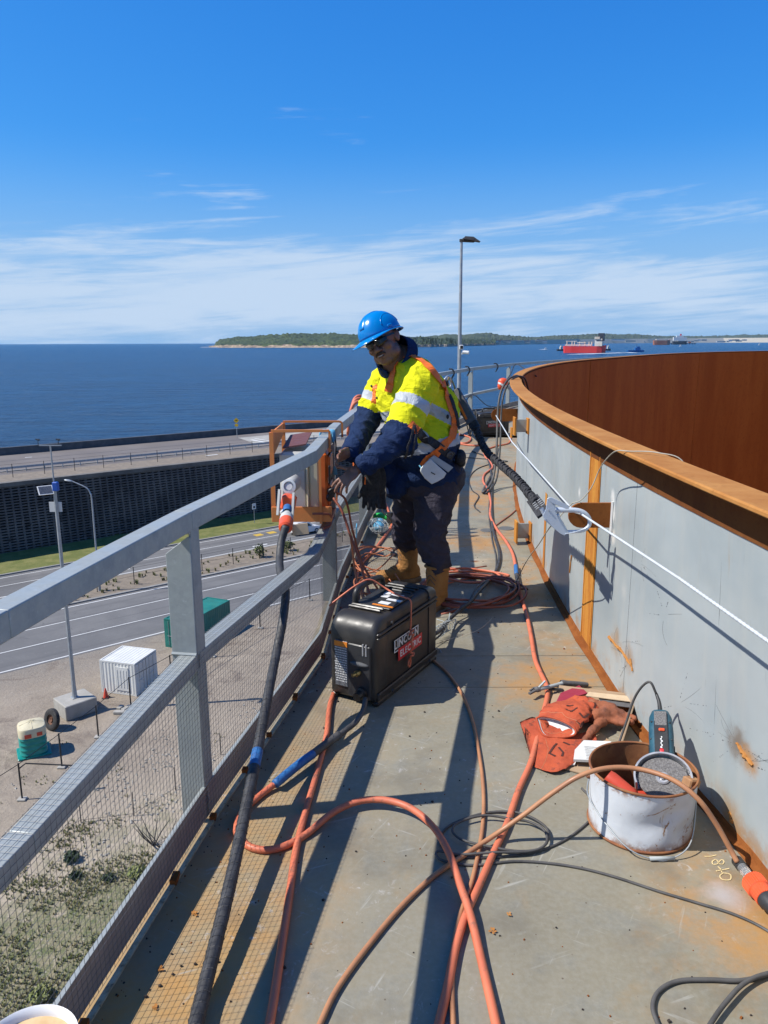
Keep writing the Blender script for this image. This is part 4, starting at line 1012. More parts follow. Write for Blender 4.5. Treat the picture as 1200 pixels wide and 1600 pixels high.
# ---------------------------------------------------------------- railing line (inner face) and deck
RL = [(-1.12, -1.6), (-.955, -.1), (-.722, 1.4), (-.583, 2.275), (-.318, 3.615), (-.275, 4.75), (-.135, 6.5), (.10, 8.6), (.44, 10.7), (.96, 13.0), (1.80, 15.6), (3.05, 18.5), (4.5, 21.1), ]+[(TC.x-(RW+1.5+bumpr(math.radians(q)))*math.cos(math.radians(q)), TC.y+(RW+1.5+bumpr(math.radians(q)))*math.sin(math.radians(q))) for q in (36, 41, 46, 51, 57, 63, 70)]
RL = [V((x, y, 0)) for x, y in RL]
def rl_off(d):
    # parallel line d metres inwards (to the right) of the railing line
    out_ = []
    for i, p in enumerate(RL):
        a = (RL[min(i+1, len(RL)-1)]-RL[max(i-1, 0)]).normalized(); out_.append(p+V((a.y, -a.x, 0))*d)
    return out_
def rail_at(y):
    for a, c_ in zip(RL, RL[1:]):
        if a.y <= y <= c_.y: t = (y-a.y)/(c_.y-a.y); return a.x+(c_.x-a.x)*t
    return RL[-1].x
deck = tag(empty('walkway_deck', (0, 0, 0)), kind='structure')
st = [-1.6, .1, 1.35, 3.27, 3.63, 5.35, 6.1, 8.2, 10.7, 13.0]
def deckx(y, side):
    return rail_at(y)-.075 if side == 0 else wall_x(y, 0)+.006
for a, c_ in zip(st, st[1:]):
    b = MB(); n = 14; top = []; g = .0025
    ys = ths(a+g, c_-g, n); vs = []
    for y in ys:
        x0, x1 = deckx(y, 0), deckx(y, 1)
        vs += [V((x0, y, 0)), V((x1, y, 0)), V((x1, y, -.008)), V((x0, y, -.008))]
    b.sweep([vs[i*4:i*4+4][::-1] for i in range(n+1)]); make('deck_plate', b, 'deck_steel', deck)
# beyond: follow the ring
prev = None
i0 = 9
for i in range(i0, len(RL)-1):
    b = MB(); q = []
    for p in (RL[i], RL[i+1]):
        r = (p-V((TC.x, TC.y, 0))).normalized(); th_ = math.atan2(r.y, -r.x)
        w = ringp(th_, RW+.02, 0); o = p+r*.075; q.append((o, w))
    q[0] = (V((deckx(13.0, 0), 13.0, 0)), V((deckx(13.0, 1), 13.0, 0))) if i == i0 else q[0]
    (o0, w0), (o1, w1) = q; n = 6; secs = []
    for k in range(n+1):
        O = o0.lerp(o1, k/n); rr = O-V((TC.x, TC.y, 0)); th_ = math.atan2(rr.y, -rr.x); Wd = ringp(th_, RW-.006, 0)
        secs.append([O, Wd, Wd-V((0, 0, .008)), O-V((0, 0, .008))])
    b.sweep([s_[::-1] for s_ in secs]); make('deck_plate', b, 'deck_steel', deck)
b = MB()
for y in (.9, 2.3, 4.35, 6.5, 8.6, 10.7): b.bar(V((deckx(y, 0)+.02, y, -.08)), V((deckx(y, 1), y, -.08)), .09, .14)
make('deck_beam', b, 'galvanised_steel', deck)
# dark backing just under the plate joints
# round lid in the deck
b = MB(); c0 = atz(791, 826); b.lathe([(.001, .006), (.062, .006), (.068, .001)], 24, Matrix.Translation(c0)); c1_ = atz(762, 829); b.lathe([(.001, .006), (.055, .006), (.062, .001)], 24, Matrix.Translation(c1_)); make('round_cover', b, 'steel_post_dark' if 'steel_post_dark' in MATS else 'seawall_concrete', deck)
# ---------------------------------------------------------------- guard railing
rail = thing('guard_railing', 'long galvanised steel guard railing with mesh infill along the left edge of the walkway', 'railing', (RL[3].x, RL[3].y, 0))
def rail_piece(name, i, o0, o1, z0, z1, mat='galvanised_steel', ext=0.0):
    # box section between parallel offsets o0 (outer) and o1 (inner), mitred at the bends
    A, B_ = rl_off(o0), rl_off(o1); b = MB(); secs = []
    for j in (i, i+1):
        a, c_ = A[j], B_[j]; secs.append([V((a.x, a.y, z0)), V((c_.x, c_.y, z0)), V((c_.x, c_.y, z1)), V((a.x, a.y, z1))])
    b.sweep(secs[::-1] if False else secs); o = make(name, b, mat, rail, world=True); bev(o, .003); return o
def bev(o, w, seg=2):
    m = o.modifiers.new('b', 'BEVEL'); m.width = w; m.segments = seg; m.limit_method = 'ANGLE'; m.angle_limit = math.radians(40); o.data.polygons.foreach_set('use_smooth', [True]*len(o.data.polygons)); o.data.set_sharp_from_angle(angle=math.radians(30)) 
def midz(y):
    P = [(-9, .565), (1.4, .565), (2.275, .594), (3.615, .552), (4.75, .54), (99, .54)]
    for p, q in zip(P, P[1:]):
        if p[0] <= y <= q[0]: return p[1]+(q[1]-p[1])*(y-p[0])/(q[0]-p[0])
for i in range(len(RL)-1):
    rail_piece('top_rail', i, -.058, 0, .990, 1.05)
    b = MB(); secs = []
    for q in (i, i+1):
        a, c_ = rl_off(-.058)[q], rl_off(0)[q]; zt = midz(RL[q].y); secs.append([V((a.x, a.y, zt-.052)), V((c_.x, c_.y, zt-.052)), V((c_.x, c_.y, zt)), V((a.x, a.y, zt))])
    b.sweep(secs); o = make('mid_rail', b, 'galvanised_steel', rail, world=True); bev(o, .003)
    rail_piece('toe_board', i, -.008, 0, .020, .132, 'toe_grey')
    b = MB(); A, B_ = rl_off(-.010)[i], rl_off(.002)[i]; C_, D_ = rl_off(-.010)[i+1], rl_off(.002)[i+1]
    b.sweep([[V((p.x, p.y, z)) for p, z in ((A, .132), (B_, .132), (B_, .135), (A, .135))], [V((p.x, p.y, z)) for p, z in ((C_, .132), (D_, .132), (D_, .135), (C_, .135))]]); make('toe_board_edge', b, 'galvanised_steel', rail, world=True)
    b = MB(); 
    secs = []
    for j in (i, i+1):
        p, q = rl_off(.004)[j], rl_off(.020)[j]; secs.append([V((p.x, p.y, .0005)), V((q.x, q.y, .0005)), V((q.x, q.y, .007)), V((p.x, p.y, .007))])
    b.sweep(secs); make('edge_flat', b, 'deck_light_edge', rail, world=True)
random.seed(4)
for k in range(16):
    y = .9+k*.33+random.uniform(-.1, .1); x = rail_at(y)+.012; b = MB(); b.box((x, y, .012), (.02, random.uniform(.015, .05), .016)); make('spacer_block', b, 'rust_plate', rail, world=True)
def post(y, tilt=0.0, top=.975):
    x = rail_at(y); i = max(j for j in range(len(RL)-1) if RL[j].y <= y); t = (RL[i+1]-RL[i]).normalized(); o_ = V((-t.y, t.x, 0))   # o_ points outwards
    p = V((x, y, 0)); th_ = .007; W1 = .082; W2 = .07
    b = MB()
    # leg facing the walker (normal along -t), its top cut off at an angle
    def pl(a, zb): return p+o_*a+V((0, 0, zb))
    poly = [(0.0, .02), (W1, .02), (W1, top-.055), (W1*.12, top), (0, top)]
    vs = [pl(a, z)-t*0 for a, z in poly]+[pl(a, z)+t*th_ for a, z in poly]; n = 5
    b.add(vs, [tuple(range(n)), tuple(range(2*n-1, n-1, -1))]+[((i_+1) % n, i_, n+i_, n+(i_+1) % n) for i_ in range(n)])
    o = make('post', b, 'galvanised_steel', rail, world=True); bev(o, .0015)
    b = MB(); b.sweep([[p+V((0, 0, z))+t*(th_+.0005), p+V((0, 0, z))+t*W2, p+V((0, 0, z))+t*W2+o_*th_, p+V((0, 0, z))+t*(th_+.0005)+o_*th_][::-1] for z in (.02, .992)]); f = make('post_flange', b, 'galvanised_steel', o, world=True); 
    b = MB(); b.tube([pl(.0, midz(y)+.003), pl(W1, midz(y)+.003)], .006, 6); b.tube([pl(.0, .989), pl(.05, .989)], .005, 6); make('weld_bead', b, 'galvanised_steel', o, world=True)
for y in (.1, 2.25, 4.42, 6.5, 8.6, 10.7, 13.0, 15.5, 18.3, 20.9, 23.3): post(y)
# wire mesh from the mid rail down to the deck and along it
def inward(y, d):
    i = max(j for j in range(len(RL)-1) if RL[j].y <= y+1e-9); t = (RL[i+1]-RL[i]).normalized(); return V((rail_at(y), y, 0))+V((t.y, -t.x, 0))*d
mprof = [(-.062, .560), (-.059, .5955), (.0035, .5955), (.0045, .55), (.006, .40), (.008, .25), (.010, .14), (.012, .085), (.012, .03)]
def mp_at(s_):
    # s_ = arc length along the profile
    acc = 0
    for a, c_ in zip(mprof, mprof[1:]):
        l = math.hypot(c_[0]-a[0], c_[1]-a[1])
        if s_ <= acc+l: t = (s_-acc)/l; return a[0]+(c_[0]-a[0])*t, a[1]+(c_[1]-a[1])*t
        acc += l
    return mprof[-1]
MLEN = sum(math.hypot(c_[0]-a[0], c_[1]-a[1]) for a, c_ in zip(mprof, mprof[1:]))
def mpt(y, s_):
    o, z = mp_at(s_); 
    wob = .006*noise.noise(V((y*2.5, s_*3, 0)))*(1 if s_ > .13 else .0)+.008*noise.noise(V((y*.9, s_*1.2, 7)))*(1 if s_ > .7 else 0)
    p = inward(y, o); p.z = z+abs(wob)*1.2 if s_ > .6 else z+(midz(y)-.592)*min(1, max(0, (z-.14)/.4)); p.x += wob*.6; return p
def wire(b, pts, r):
    t0 = (pts[1]-pts[0]).normalized(); m = len(pts); vs = []
    for i in range(m):
        t = (pts[min(i+1, m-1)]-pts[max(i-1, 0)]).normalized(); n_ = t.orthogonal().normalized(); a = t.cross(V((0, 0, 1))); 
        if a.length < .1: a = t.cross(V((0, 1, 0)))
        a.normalize(); c_ = t.cross(a)
        vs += [pts[i]+a*r, pts[i]-a*r*.5+c_*r*.87, pts[i]-a*r*.5-c_*r*.87]
    b.add(vs, [(i*3+k, i*3+(k+1) % 3, i*3+3+(k+1) % 3, i*3+3+k) for i in range(m-1) for k in range(3)])
b = MB(); MS = .0195; Y0, Y1 = .3, 9.0
ns = int(MLEN/MS)
for k in range(ns+1):
    pts = []; y = Y0
    while y < Y1: pts.append(mpt(y, k*MS)); y += .12
    wire(b, pts, .00058)
y = Y0; ss = []
acc = 0; ss = [0]
for a, c_ in zip(mprof, mprof[1:]): acc += math.hypot(c_[0]-a[0], c_[1]-a[1]); ss.append(acc-1e-6)
while y < Y1:
    wire(b, [mpt(y, q) for q in ss], .00058); y += MS
tag(make('wire_mesh', b, 'galvanised_wire', rail, world=True), kind='stuff')
# ---------------------------------------------------------------- materials of the tools
simple('hose_orange', (.70, .185, .09), .55, 0, (.58, .15, .075), 9, bump=.25, dirt=(17, .56, (.34, .13, .075)))
simple('hose_red', (.32, .085, .045), .6, 0, (.22, .06, .035), 9, dirt=(14, .58, (.20, .09, .06)))
simple('cord_orange', (.55, .18, .07), .6, 0, (.42, .15, .07), 12)
simple('cord_tan', (.50, .235, .11), .5, 0, (.40, .18, .09), 12)
simple('cord_beige', (.40, .36, .28), .6)
simple('cable_black', (.028, .028, .03), .6, 0, (.06, .06, .062), 20, bump=.1)
simple('cable_grey', (.10, .095, .09), .65, 0, (.055, .052, .05), 14)
simple('tape_blue', (.02, .11, .32), .6, 0, (.03, .17, .42), 40, bump=.3)
simple('tape_blue_pale', (.12, .40, .60), .6)
simple('box_orange', (.82, .16, .02), .45, 0, (.55, .11, .02), 6)
simple('frame_orange', (.80, .25, .06), .6, 0, (.68, .24, .06), 14, dirt=(18, .66, (.30, .10, .03)))
simple('lid_maroon', (.13, .045, .04), .6)
simple('plug_orange', (.78, .10, .03), .35)
simple('panel_white', (.58, .58, .55), .5, 0, (.50, .50, .47), 6, dirt=(16, .64, (.35, .28, .2)))
simple('clear_plastic', (.55, .57, .58), .2, 0)
q_m = Mat('clear_barrel_plastic', .12); q_m.set('Base Color', (.85, .88, .90, 1)); q_m.set('Transmission Weight', .85)
simple('welder_black', (.022, .021, .020), .42, 0, (.045, .041, .036), 7, bump=.2, bsc=60, dirt=(16, .63, (.10, .09, .075)))
simple('welder_side', (.036, .031, .026), .5, 0, (.055, .048, .04), 5, dirt=(26, .66, (.12, .10, .08)))
simple('print_white', (.72, .72, .70), .5)
simple('print_red', (.60, .022, .03), .45)
simple('print_orange', (.80, .24, .02), .5)
simple('print_grey', (.16, .17, .18), .5, 0, (.09, .09, .10), 160)
simple('brass', (.42, .30, .12), .35, .8)
simple('chrome', (.50, .50, .51), .32, .5)
simple('webbing_black', (.018, .018, .020), .85, 0, (.05, .05, .055), 90, bump=.6, bsc=120)
simple('hook_alloy', (.66, .74, .84), .3, .15, (.72, .80, .88), 4)
simple('rope_white', (.56, .60, .63), .6, bump=.4, bsc=200)
simple('pack_grey', (.095, .092, .095), .7, 0, (.13, .125, .125), 40, bump=.3)
def mat_bucket():
    m = Mat('bucket_white', .42); v = m.obj(); n = m.noise(v, 6, 5, .6); c = m.mix(m.mr(n, .3, .7), (.70, .73, .76), (.60, .63, .66))
    c = m.mix(m.mr(m.noise(v, 11, 7, .75, .8), .59, .64), c, (.30, .15, .06)); c = m.mix(m.mr(m.noise(m.obj((1, 1, .25)), 26, 4, .6), .62, .72, 0, .7), c, (.48, .36, .22))
    z = m.sep(v)[2]; c = m.mix(m.math('MULTIPLY', m.mr(z, .0, .05, 1, 0), m.mr(m.noise(v, 22, 6, .7), .38, .56)), c, (.28, .12, .05)); c = m.mix(m.math('MULTIPLY', m.mr(z, .17, .205), m.mr(m.noise(v, 25, 6, .7), .5, .62)), c, (.28, .12, .05))
    c = m.mix(m.mr(m.noise(m.obj((60, 60, 9), (.5, .3, .2)), 1, 3), .70, .74, 0, .7), c, (.16, .12, .10))
    m.set('Base Color', c); m.bump(n, .4, .008); m.bump(m.noise(v, 30, 3), .3, .003)
mat_bucket()
simple('bucket_rust', (.22, .075, .03), .8, 0, (.33, .14, .05), 14, bump=.4, dirt=(20, .6, (.10, .04, .02)))
simple('grinder_blue', (.015, .075, .115), .42, 0, (.03, .11, .15), 30, bump=.15)
simple('grinder_dark', (.025, .026, .028), .5)
simple('disc_grit', (.11, .105, .105), .95, 0, (.24, .23, .225), 260, bump=.8, bsc=400)
simple('wood', (.45, .24, .11), .7, 0, (.36, .18, .08), 30)
simple('cardboard', (.45, .31, .19), .85, 0, (.38, .26, .16), 9, dirt=(30, .68, (.20, .14, .09)))
simple('cardboard_edge', (.56, .42, .27), .8)
simple('paper_white', (.70, .70, .67), .8, 0, (.62, .62, .6), 60)
simple('card_red', (.30, .022, .045), .6)
simple('leather_orange', (.50, .085, .028), .85, 0, (.38, .06, .022), 16, bump=.9, bsc=38, bd=.007, dirt=(20, .57, (.20, .045, .025)))
simple('leather_brown', (.34, .105, .045), .85, 0, (.16, .055, .03), 20, bump=.5, bsc=45, bd=.004)
simple('leather_char', (.035, .025, .02), .9)
simple('felt_dark', (.07, .018, .012), .9)
simple('lining_white', (.62, .62, .60), .9)
simple('glove_black', (.012, .012, .013), .85, 0, (.03, .03, .03), 50, bump=.4)
simple('net_grey', (.35, .38, .38), .7)
simple('bottle_green', (.02, .48, .08), .4)
simple('cup_white', (.82, .80, .76), .5)
simple('coffee_foam', (.62, .40, .18), .7, 0, (.72, .52, .28), 40)
simple('chalk', (.80, .62, .32), .9)
simple('strap_orange', (.98, .20, .02), .65, 0, (.90, .17, .02), 60)

# ---------------------------------------------------------------- hoses and leads on the deck
def hose(name, label, pts, r, mat, cat, z=None, n=8, sm=7, group=None, parent=None):
    """pts: (u, v) on the deck, (u, v, z) at that height, or Vector"""
    P = []
    for p in pts:
        if isinstance(p, Vector): P.append(p)
        else: P.append(atz(p[0], p[1], (p[2] if len(p) > 2 else 0)+r))
    P = cr(P, sm); b = MB(); b.tube(P, r, n); o = make(name, b, mat, parent, smooth='all', world=parent is not None)
    if label: tag(o, label, cat, group)
    return o, P
h1, P1 = hose('air_hose', 'orange hose running straight along the toe board side, passing behind the welding box', [V((.02, 7.3, .012)), (612, 817), (605, 832), (588, 855), (566, 880), (556, 905), (557, 930), (555, 960), (545, 1000), (530, 1060), (516, 1100), (510, 1150), (497, 1200), (477, 1270), (462, 1330), (452, 1400), (440, 1480), (428, 1560), (412, 1660), (400, 1800)], .0115, 'hose_orange', 'hose')
h2 = thing('looped_hose', 'orange hose with blue taped joint that loops round in front of the welding box', 'hose', atz(560, 1255))
hose('hose_run', None, [(433, 1222, .012), (410, 1240), (385, 1262), (371, 1282), (372, 1306), (395, 1325), (432, 1326), (475, 1306), (520, 1270, .01), (560, 1252, .02), (600, 1250, .026), (640, 1262, .03), (675, 1290, .03), (700, 1330, .028), (718, 1380, .02), (735, 1430, .012), (752, 1500), (775, 1600), (800, 1720)], .0115, 'hose_orange', None, parent=h2)
hose('blue_sleeve', None, [(489, 1178, .018), (470, 1192, .018), (450, 1208, .016), (430, 1225, .012)], .0165, 'tape_blue', None, parent=h2)
hose('grey_sleeve', None, [(530, 1148, .02), (510, 1162, .018), (485, 1181, .018)], .0155, 'cable_grey', None, parent=h2)
hose('black_lead', None, [(571, 1092, .045), (567, 1110, .035), (556, 1128, .02), (540, 1141, .018), (522, 1155, .018)], .0115, 'cable_grey', None, parent=h2)
h3 = thing('long_hose', 'long orange hose with blue joint winding down the deck beside the leather gloves', 'hose', atz(835, 1030))
hose('hose_run', None, [(838, 666), (815, 676), (800, 680), (795, 692), (775, 697), (758, 704), (757, 712), (766, 722), (769, 731), (757, 741), (755, 752), (762, 765), (767, 785), (766, 805), (775, 825), (790, 845), (801, 865), (806, 888)], .0115, 'hose_orange', None, parent=h3)
hose('blue_joint', None, [(806, 884, .004), (807, 897, .004)], .015, 'tape_blue', None, parent=h3)
hose('black_joint', None, [(807, 898, .003), (811, 920, .003)], .014, 'cable_black', None, parent=h3)
hose('hose_run', None, [(810, 914), (816, 938), (824, 965), (830, 995), (836, 1030), (845, 1052), (854, 1072), (855, 1090), (846, 1125), (838, 1160), (828, 1195), (810, 1235), (793, 1285), (770, 1335), (748, 1385), (728, 1430), (712, 1480), (700, 1540), (686, 1600), (665, 1700)], .0115, 'hose_orange', None, parent=h3)
hose('gas_lead', 'thin rust brown lead coming from under the welding box down the middle of the deck', [(660, 1010), (675, 1030), (700, 1053), (722, 1085), (738, 1125), (749, 1180), (755, 1230), (755, 1280), (748, 1330), (735, 1385), (719, 1430), (709, 1480), (706, 1540), (708, 1600), (712, 1700)], .0068, 'cord_tan', 'lead')
zr = .235
hose('plug_lead', 'tan power lead arching over the white bucket down to the orange plug', [(440, 1740), (500, 1600), (530, 1540), (580, 1472), (630, 1413), (680, 1367), (735, 1330, .005), (780, 1300, .03), (820, 1272, .09), (865, 1238, .17), (905, 1213, .225), (950, 1200, .245), (1000, 1202, .245), (1050, 1218, .242), (1090, 1248, .21), (1118, 1286, .14), (1140, 1325, .07), (1152, 1347, .038)], .0078, 'cord_tan', 'lead')
# orange plug and socket at the right
th = thing('power_plug', 'big orange and clear power plug on the deck below the yellow chalk number', 'plug', atz(1170, 1380))
def axis_lathe(b, p, q, prof, n=24):
    # prof: (radius, fraction) along p->q
    p, q = V(p), V(q); d = q-p; M = d.to_track_quat('Z', 'Y').to_matrix().to_4x4(); M.translation = p; b.lathe([(r, f*d.length) for r, f in prof], n, M); return b
pa, pb_ = atz(1150, 1343, .035), atz(1225, 1440, .035)
L_ = (pb_-pa).length
b = MB(); axis_lathe(b, pa, pb_, [(.001, 0), (.014, 0), (.0165, .02), (.0165, .13), (.012, .15)]); make('cable_gland', b, 'grinder_dark', th, world=True, smooth=True)
b = MB(); axis_lathe(b, pa, pb_, [(.0145, .12), (.0145, .28), (.019, .34), (.019, .40)]); make('clear_barrel', b, 'clear_barrel_plastic', th, world=True, smooth=True)
b = MB()
vs = []; n = 56; d = pb_-pa; M = d.to_track_quat('Z', 'Y').to_matrix().to_4x4(); M.translation = pa
def ribbed(r0, r1, f): return [M @ V(((r0 if k % 2 else r1)*math.cos(2*math.pi*k/n), (r0 if k % 2 else r1)*math.sin(2*math.pi*k/n), f*L_)) for k in range(n)]
b.sweep([ribbed(.019, .019, .36), ribbed(.031, .031, .37), ribbed(.030, .033, .38), ribbed(.030, .033, .50), ribbed(.031, .031, .52), ribbed(.0285, .0285, .53), ribbed(.027, .0285, .60), ribbed(.027, .0285, .66), ribbed(.020, .020, .67)]); make('locking_ring', b, 'plug_orange', th, world=True, smooth=30)
b = MB(); axis_lathe(b, pa, pb_, [(.026, .66), (.0265, .72), (.022, .78), (.017, .98), (.012, 1.0), (.001, 1.0)]); make('socket_body', b, 'grinder_dark', th, world=True, smooth=True)
# yellow chalk digits 8 4 0, written sideways
def chalk(pts, r=.0022):
    P = cr([atz(u, v, .0015) for u, v in pts], 5); return P
b = MB()
for st_ in ([(1117, 1343), (1113, 1346), (1114, 1350), (1120, 1350), (1124, 1346), (1128, 1343), (1131, 1346), (1129, 1350), (1124, 1349), (1120, 1344), (1117, 1343)], [(1122, 1354), (1126, 1358), (1128, 1363)], [(1119, 1361), (1130, 1359), (1139, 1357)], [(1130, 1364), (1125, 1368), (1127, 1373), (1134, 1375), (1141, 1374), (1142, 1368), (1138, 1365), (1130, 1364)], [(1101, 1338), (1110, 1338), (1119, 1336)]):
    P = chalk(st_)
    for a, c_ in zip(P, P[1:]):
        if (c_-a).length > 1e-5: b.bar(a, c_+(c_-a)*.2, .0034, .0006)
o = make('chalk_number', b, 'chalk', deck)
# black cables
def grindpath():
    return [(1024, 1070, 0)]
BK = V((.835, 2.245, 0)); BR = .165; BH = .205
hose('thin_cable', 'thin black cable looped in flat coils on the deck left of the bucket', [V((BK.x-.15, BK.y+.16, .03)), (935, 1262), (915, 1288), (880, 1314), (840, 1330), (790, 1338), (740, 1340), (706, 1334), (689, 1318), (692, 1300), (712, 1285), (760, 1270), (810, 1270, .008), (848, 1288, .008), (857, 1307, .01), (846, 1325, .01), (810, 1330, .01), (760, 1322, .012), (722, 1312, .012), (707, 1298, .012), (718, 1284, .014), (758, 1274, .016), (800, 1280, .014), (826, 1284, .012), (850, 1297, .016), (853, 1318, .014), (828, 1330, .012), (770, 1332, .016), (720, 1335, .012), (684, 1330, .008), (690, 1344, .004), (740, 1352), (800, 1346), (850, 1348), (905, 1356), (960, 1370), (1030, 1393), (1090, 1411), (1150, 1430), (1205, 1458), (1290, 1520)], .0042, 'cable_grey', 'cable', n=6)
hose('black_cable', 'black cable curling back on itself in the bottom right corner of the deck', [(1300, 1490), (1215, 1518), (1160, 1532), (1110, 1531), (1060, 1533), (1030, 1548), (1020, 1572), (1028, 1600), (1050, 1640), (1085, 1640, .008), (1110, 1600, .01), (1135, 1565, .012), (1165, 1535, .012), (1205, 1520, .008), (1300, 1505)], .0058, 'cable_grey', 'cable', n=7)
# big black cable from the plug at the orange box, over the mid rail and along the deck
pl0 = aty(447, 822, 3.55)
bigp = [pl0, aty(440, 845, 3.52), aty(437, 872, 3.45), aty(438, 893, 3.33), aty(445, 915, 3.22), aty(446, 935, 3.12), aty(441, 975, 3.0), atz(432, 1020, .33), atz(420, 1080, .27), atz(405, 1160, .19), atz(385, 1260, .13), atz(362, 1370, .085), atz(338, 1470, .055), atz(313, 1570, .03), atz(290, 1670, .03), atz(262, 1800, .03)]
P = cr(bigp, 6)
th = thing('power_cable', 'thick black power cable hanging from the orange plug over the mid rail', 'cable', atz(405, 1160))
b = MB(); b.tube(P, [.0185+.0005*math.sin(i*2.1) for i in range(len(P))], 14); make('cable_run', b, 'cable_black', th, world=True, smooth='all')
def along(P, a, c_):
    Ls = [0]
    for x, y in zip(P, P[1:]): Ls.append(Ls[-1]+(y-x).length)
    T = Ls[-1]; r = []
    for k in range(9):
        s_ = T*(a+(c_-a)*k/8); i = max(j for j in range(len(Ls)) if Ls[j] <= s_+1e-9); i = min(i, len(P)-2); r.append(P[i].lerp(P[i+1], (s_-Ls[i])/(Ls[i+1]-Ls[i])))
    return r
b = MB(); b.tube(along(P, .515, .545), .0195, 14); make('blue_tape_band', b, 'tape_blue', th, world=True, smooth='all')
b = MB()
k = 0
S_ = []
Ls = [0]
for x, y in zip(P, P[1:]): Ls.append(Ls[-1]+(y-x).length)
s_ = Ls[-1]*.5; spx = []
N = 420
for i in range(N):
    q = Ls[-1]*.42+(Ls[-1]*.56)*i/N; j = max(jj for jj in range(len(Ls)) if Ls[jj] <= q); j = min(j, len(P)-2); c0 = P[j].lerp(P[j+1], (q-Ls[j])/(Ls[j+1]-Ls[j])); t = (P[j+1]-P[j]).normalized(); u_ = t.cross(V((1, 0, 0))).normalized(); w_ = t.cross(u_); a = q/.03*2*math.pi
    spx.append(c0+(u_*math.cos(a)+w_*math.sin(a))*.019)
b.tube(spx, .0012, 4); make('mesh_shadow_spiral', b, 'cable_grey', th, world=True)  # added spiral, stands in for the shadow pattern of the mesh on the cable

# coils behind the welding box and round the boots
random.seed(31)
def coil(label, c0, rx, ry, turns, r, mat, wob, name='coiled_lead', lift=.012, cat='lead', rot=0.0, lead_in=None, lead_out=None):
    pts = []
    if lead_in: pts += [q if isinstance(q, Vector) else atz(*q) for q in lead_in]
    for i in range(int(turns*14)):
        a = i*2*math.pi/14; k = 1+wob*noise.noise(V((a*.5, turns, rx*9))); x = rx*k*math.cos(a+rot); y = ry*k*math.sin(a+rot)
        dx = noise.noise(V((i*.11, 5, rx)))*wob*rx; pts.append(V((c0.x+x+dx, c0.y+y, r+lift*abs(noise.noise(V((i*.23, 1, ry*5))))*2+ (i/(turns*14))*lift)))
    if lead_out: pts += [q if isinstance(q, Vector) else atz(*q) for q in lead_out]
    b = MB(); b.tube(cr(pts, 4), r, 7); return tag(make(name, b, mat, smooth='all'), label, cat)
cc = atz(733, 930); 
coil('wide coil of reddish brown lead lying on the deck right behind the tan boot', cc, .29, .31, 6, .0075, 'hose_red', .28, lift=.03, lead_in=[(760, 885), (720, 890), (690, 884)], lead_out=[(690, 960), (720, 945)])
coil('smaller loop of bright orange lead on top of the brown coil by the boot', atz(735, 905), .22, .15, 1.6, .008, 'hose_orange', .25, lift=.02, lead_in=[(690, 915), (730, 905)], lead_out=[(690, 885), (670, 882)])
coil('tangle of thin orange cord between the toe board and the worker\'s far boot', atz(592, 890), .14, .30, 4, .0048, 'cord_orange', .5, lift=.06)
coil('loose loops of orange cord just behind the welding box handle', atz(585, 925), .12, .20, 3, .0048, 'cord_orange', .5, lift=.05, rot=1)
coil('grey hoop of cable standing beside the worker\'s far boot', atz(625, 880), .06, .10, 1.5, .008, 'cable_grey', .3, lift=.05)
hose('bundle_cable', 'bundle of black cables running down the deck to the welding box', [(738, 705), (760, 715), (768, 745), (768, 790), (771, 830), (780, 862), (778, 885), (768, 902), (750, 922, .05), (735, 940, .06), (716, 955, .05), (698, 972, .05), (688, 985, .06), (676, 992, .09)], .011, 'cable_black', 'cable')
hose('bundle_cable', 'thinner grey cable twisted round the black bundle near the tan boot', [(779, 700), (772, 735), (764, 790), (768, 838), (775, 872), (771, 898), (745, 918, .06), (728, 948, .04), (705, 966, .03), (690, 990, .05), (676, 1002, .06)], .0055, 'cable_grey', 'cable', n=6)
b = MB()
for k in range(7):
    p = atz(682+k*3.2, 990-k*2.4, .055); a = k*.8
    b.tube([p+V((.03*math.cos(a+q*.9), .012*math.sin(a), .03*math.sin(a+q*.9))) for q in range(8)], .0022, 5)
for q in ([(683, 968, .08), (694, 972, .09), (698, 985, .04), (690, 994, .02)], [(703, 958, .1), (702, 970, .07), (712, 968, .06), (708, 980, .03)], [(676, 1012, .02), (686, 1014, .01), (690, 1020)]):
    b.tube(cr([atz(*p) for p in q], 5), .0028, 5)
tag(make('cable_ties', b, 'net_grey'), kind='stuff')
# cable over the rim of the tank near the far machine
def rim_pt(y, off, z):
    x = wall_x(y); n_ = (V((TC.x, TC.y, 0))-V((x, y, 0))).normalized(); p = V((x, y, z))-n_*off; return p
yb = 8.9
bx_ = [rim_pt(yb+.3, -.10, .9), rim_pt(yb+.2, -.06, 1.05), rim_pt(yb+.1, -.035, 1.125), rim_pt(yb, 0, 1.16), rim_pt(yb-.05, .05, 1.165), rim_pt(yb-.15, .13, 1.12), rim_pt(yb-.3, .2, .98), rim_pt(yb-.4, .22, .75), rim_pt(yb-.6, .22, .4), rim_pt(yb-.8, .25, .1), rim_pt(yb-1.1, .35, .02), atz(766, 745, .01)]
hose('rim_cable', 'black cable hooked over the orange rim and hanging down beside the far machine', bx_, .0125, 'cable_grey', 'cable')
hose('rim_cable', 'second black cable hanging close beside the first over the tank rim', [p+V((.035, -.02, -.004)) for p in bx_], .010, 'cable_black', 'cable')
hose('deck_cable', 'thin dark cable curving in a loop across the deck behind the worker', [V((.9, 10.5, .01)), (790, 720), (770, 724), (745, 733), (733, 748), (737, 765), (748, 775), (741, 790), (750, 800)], .006, 'cable_black', 'cable', n=6)
hose('short_lead', 'short dark lead snaking from the long hose to the base of the tank wall', [(772, 823), (783, 815), (797, 805), (806, 797)], .006, 'hose_red', 'lead', n=6)
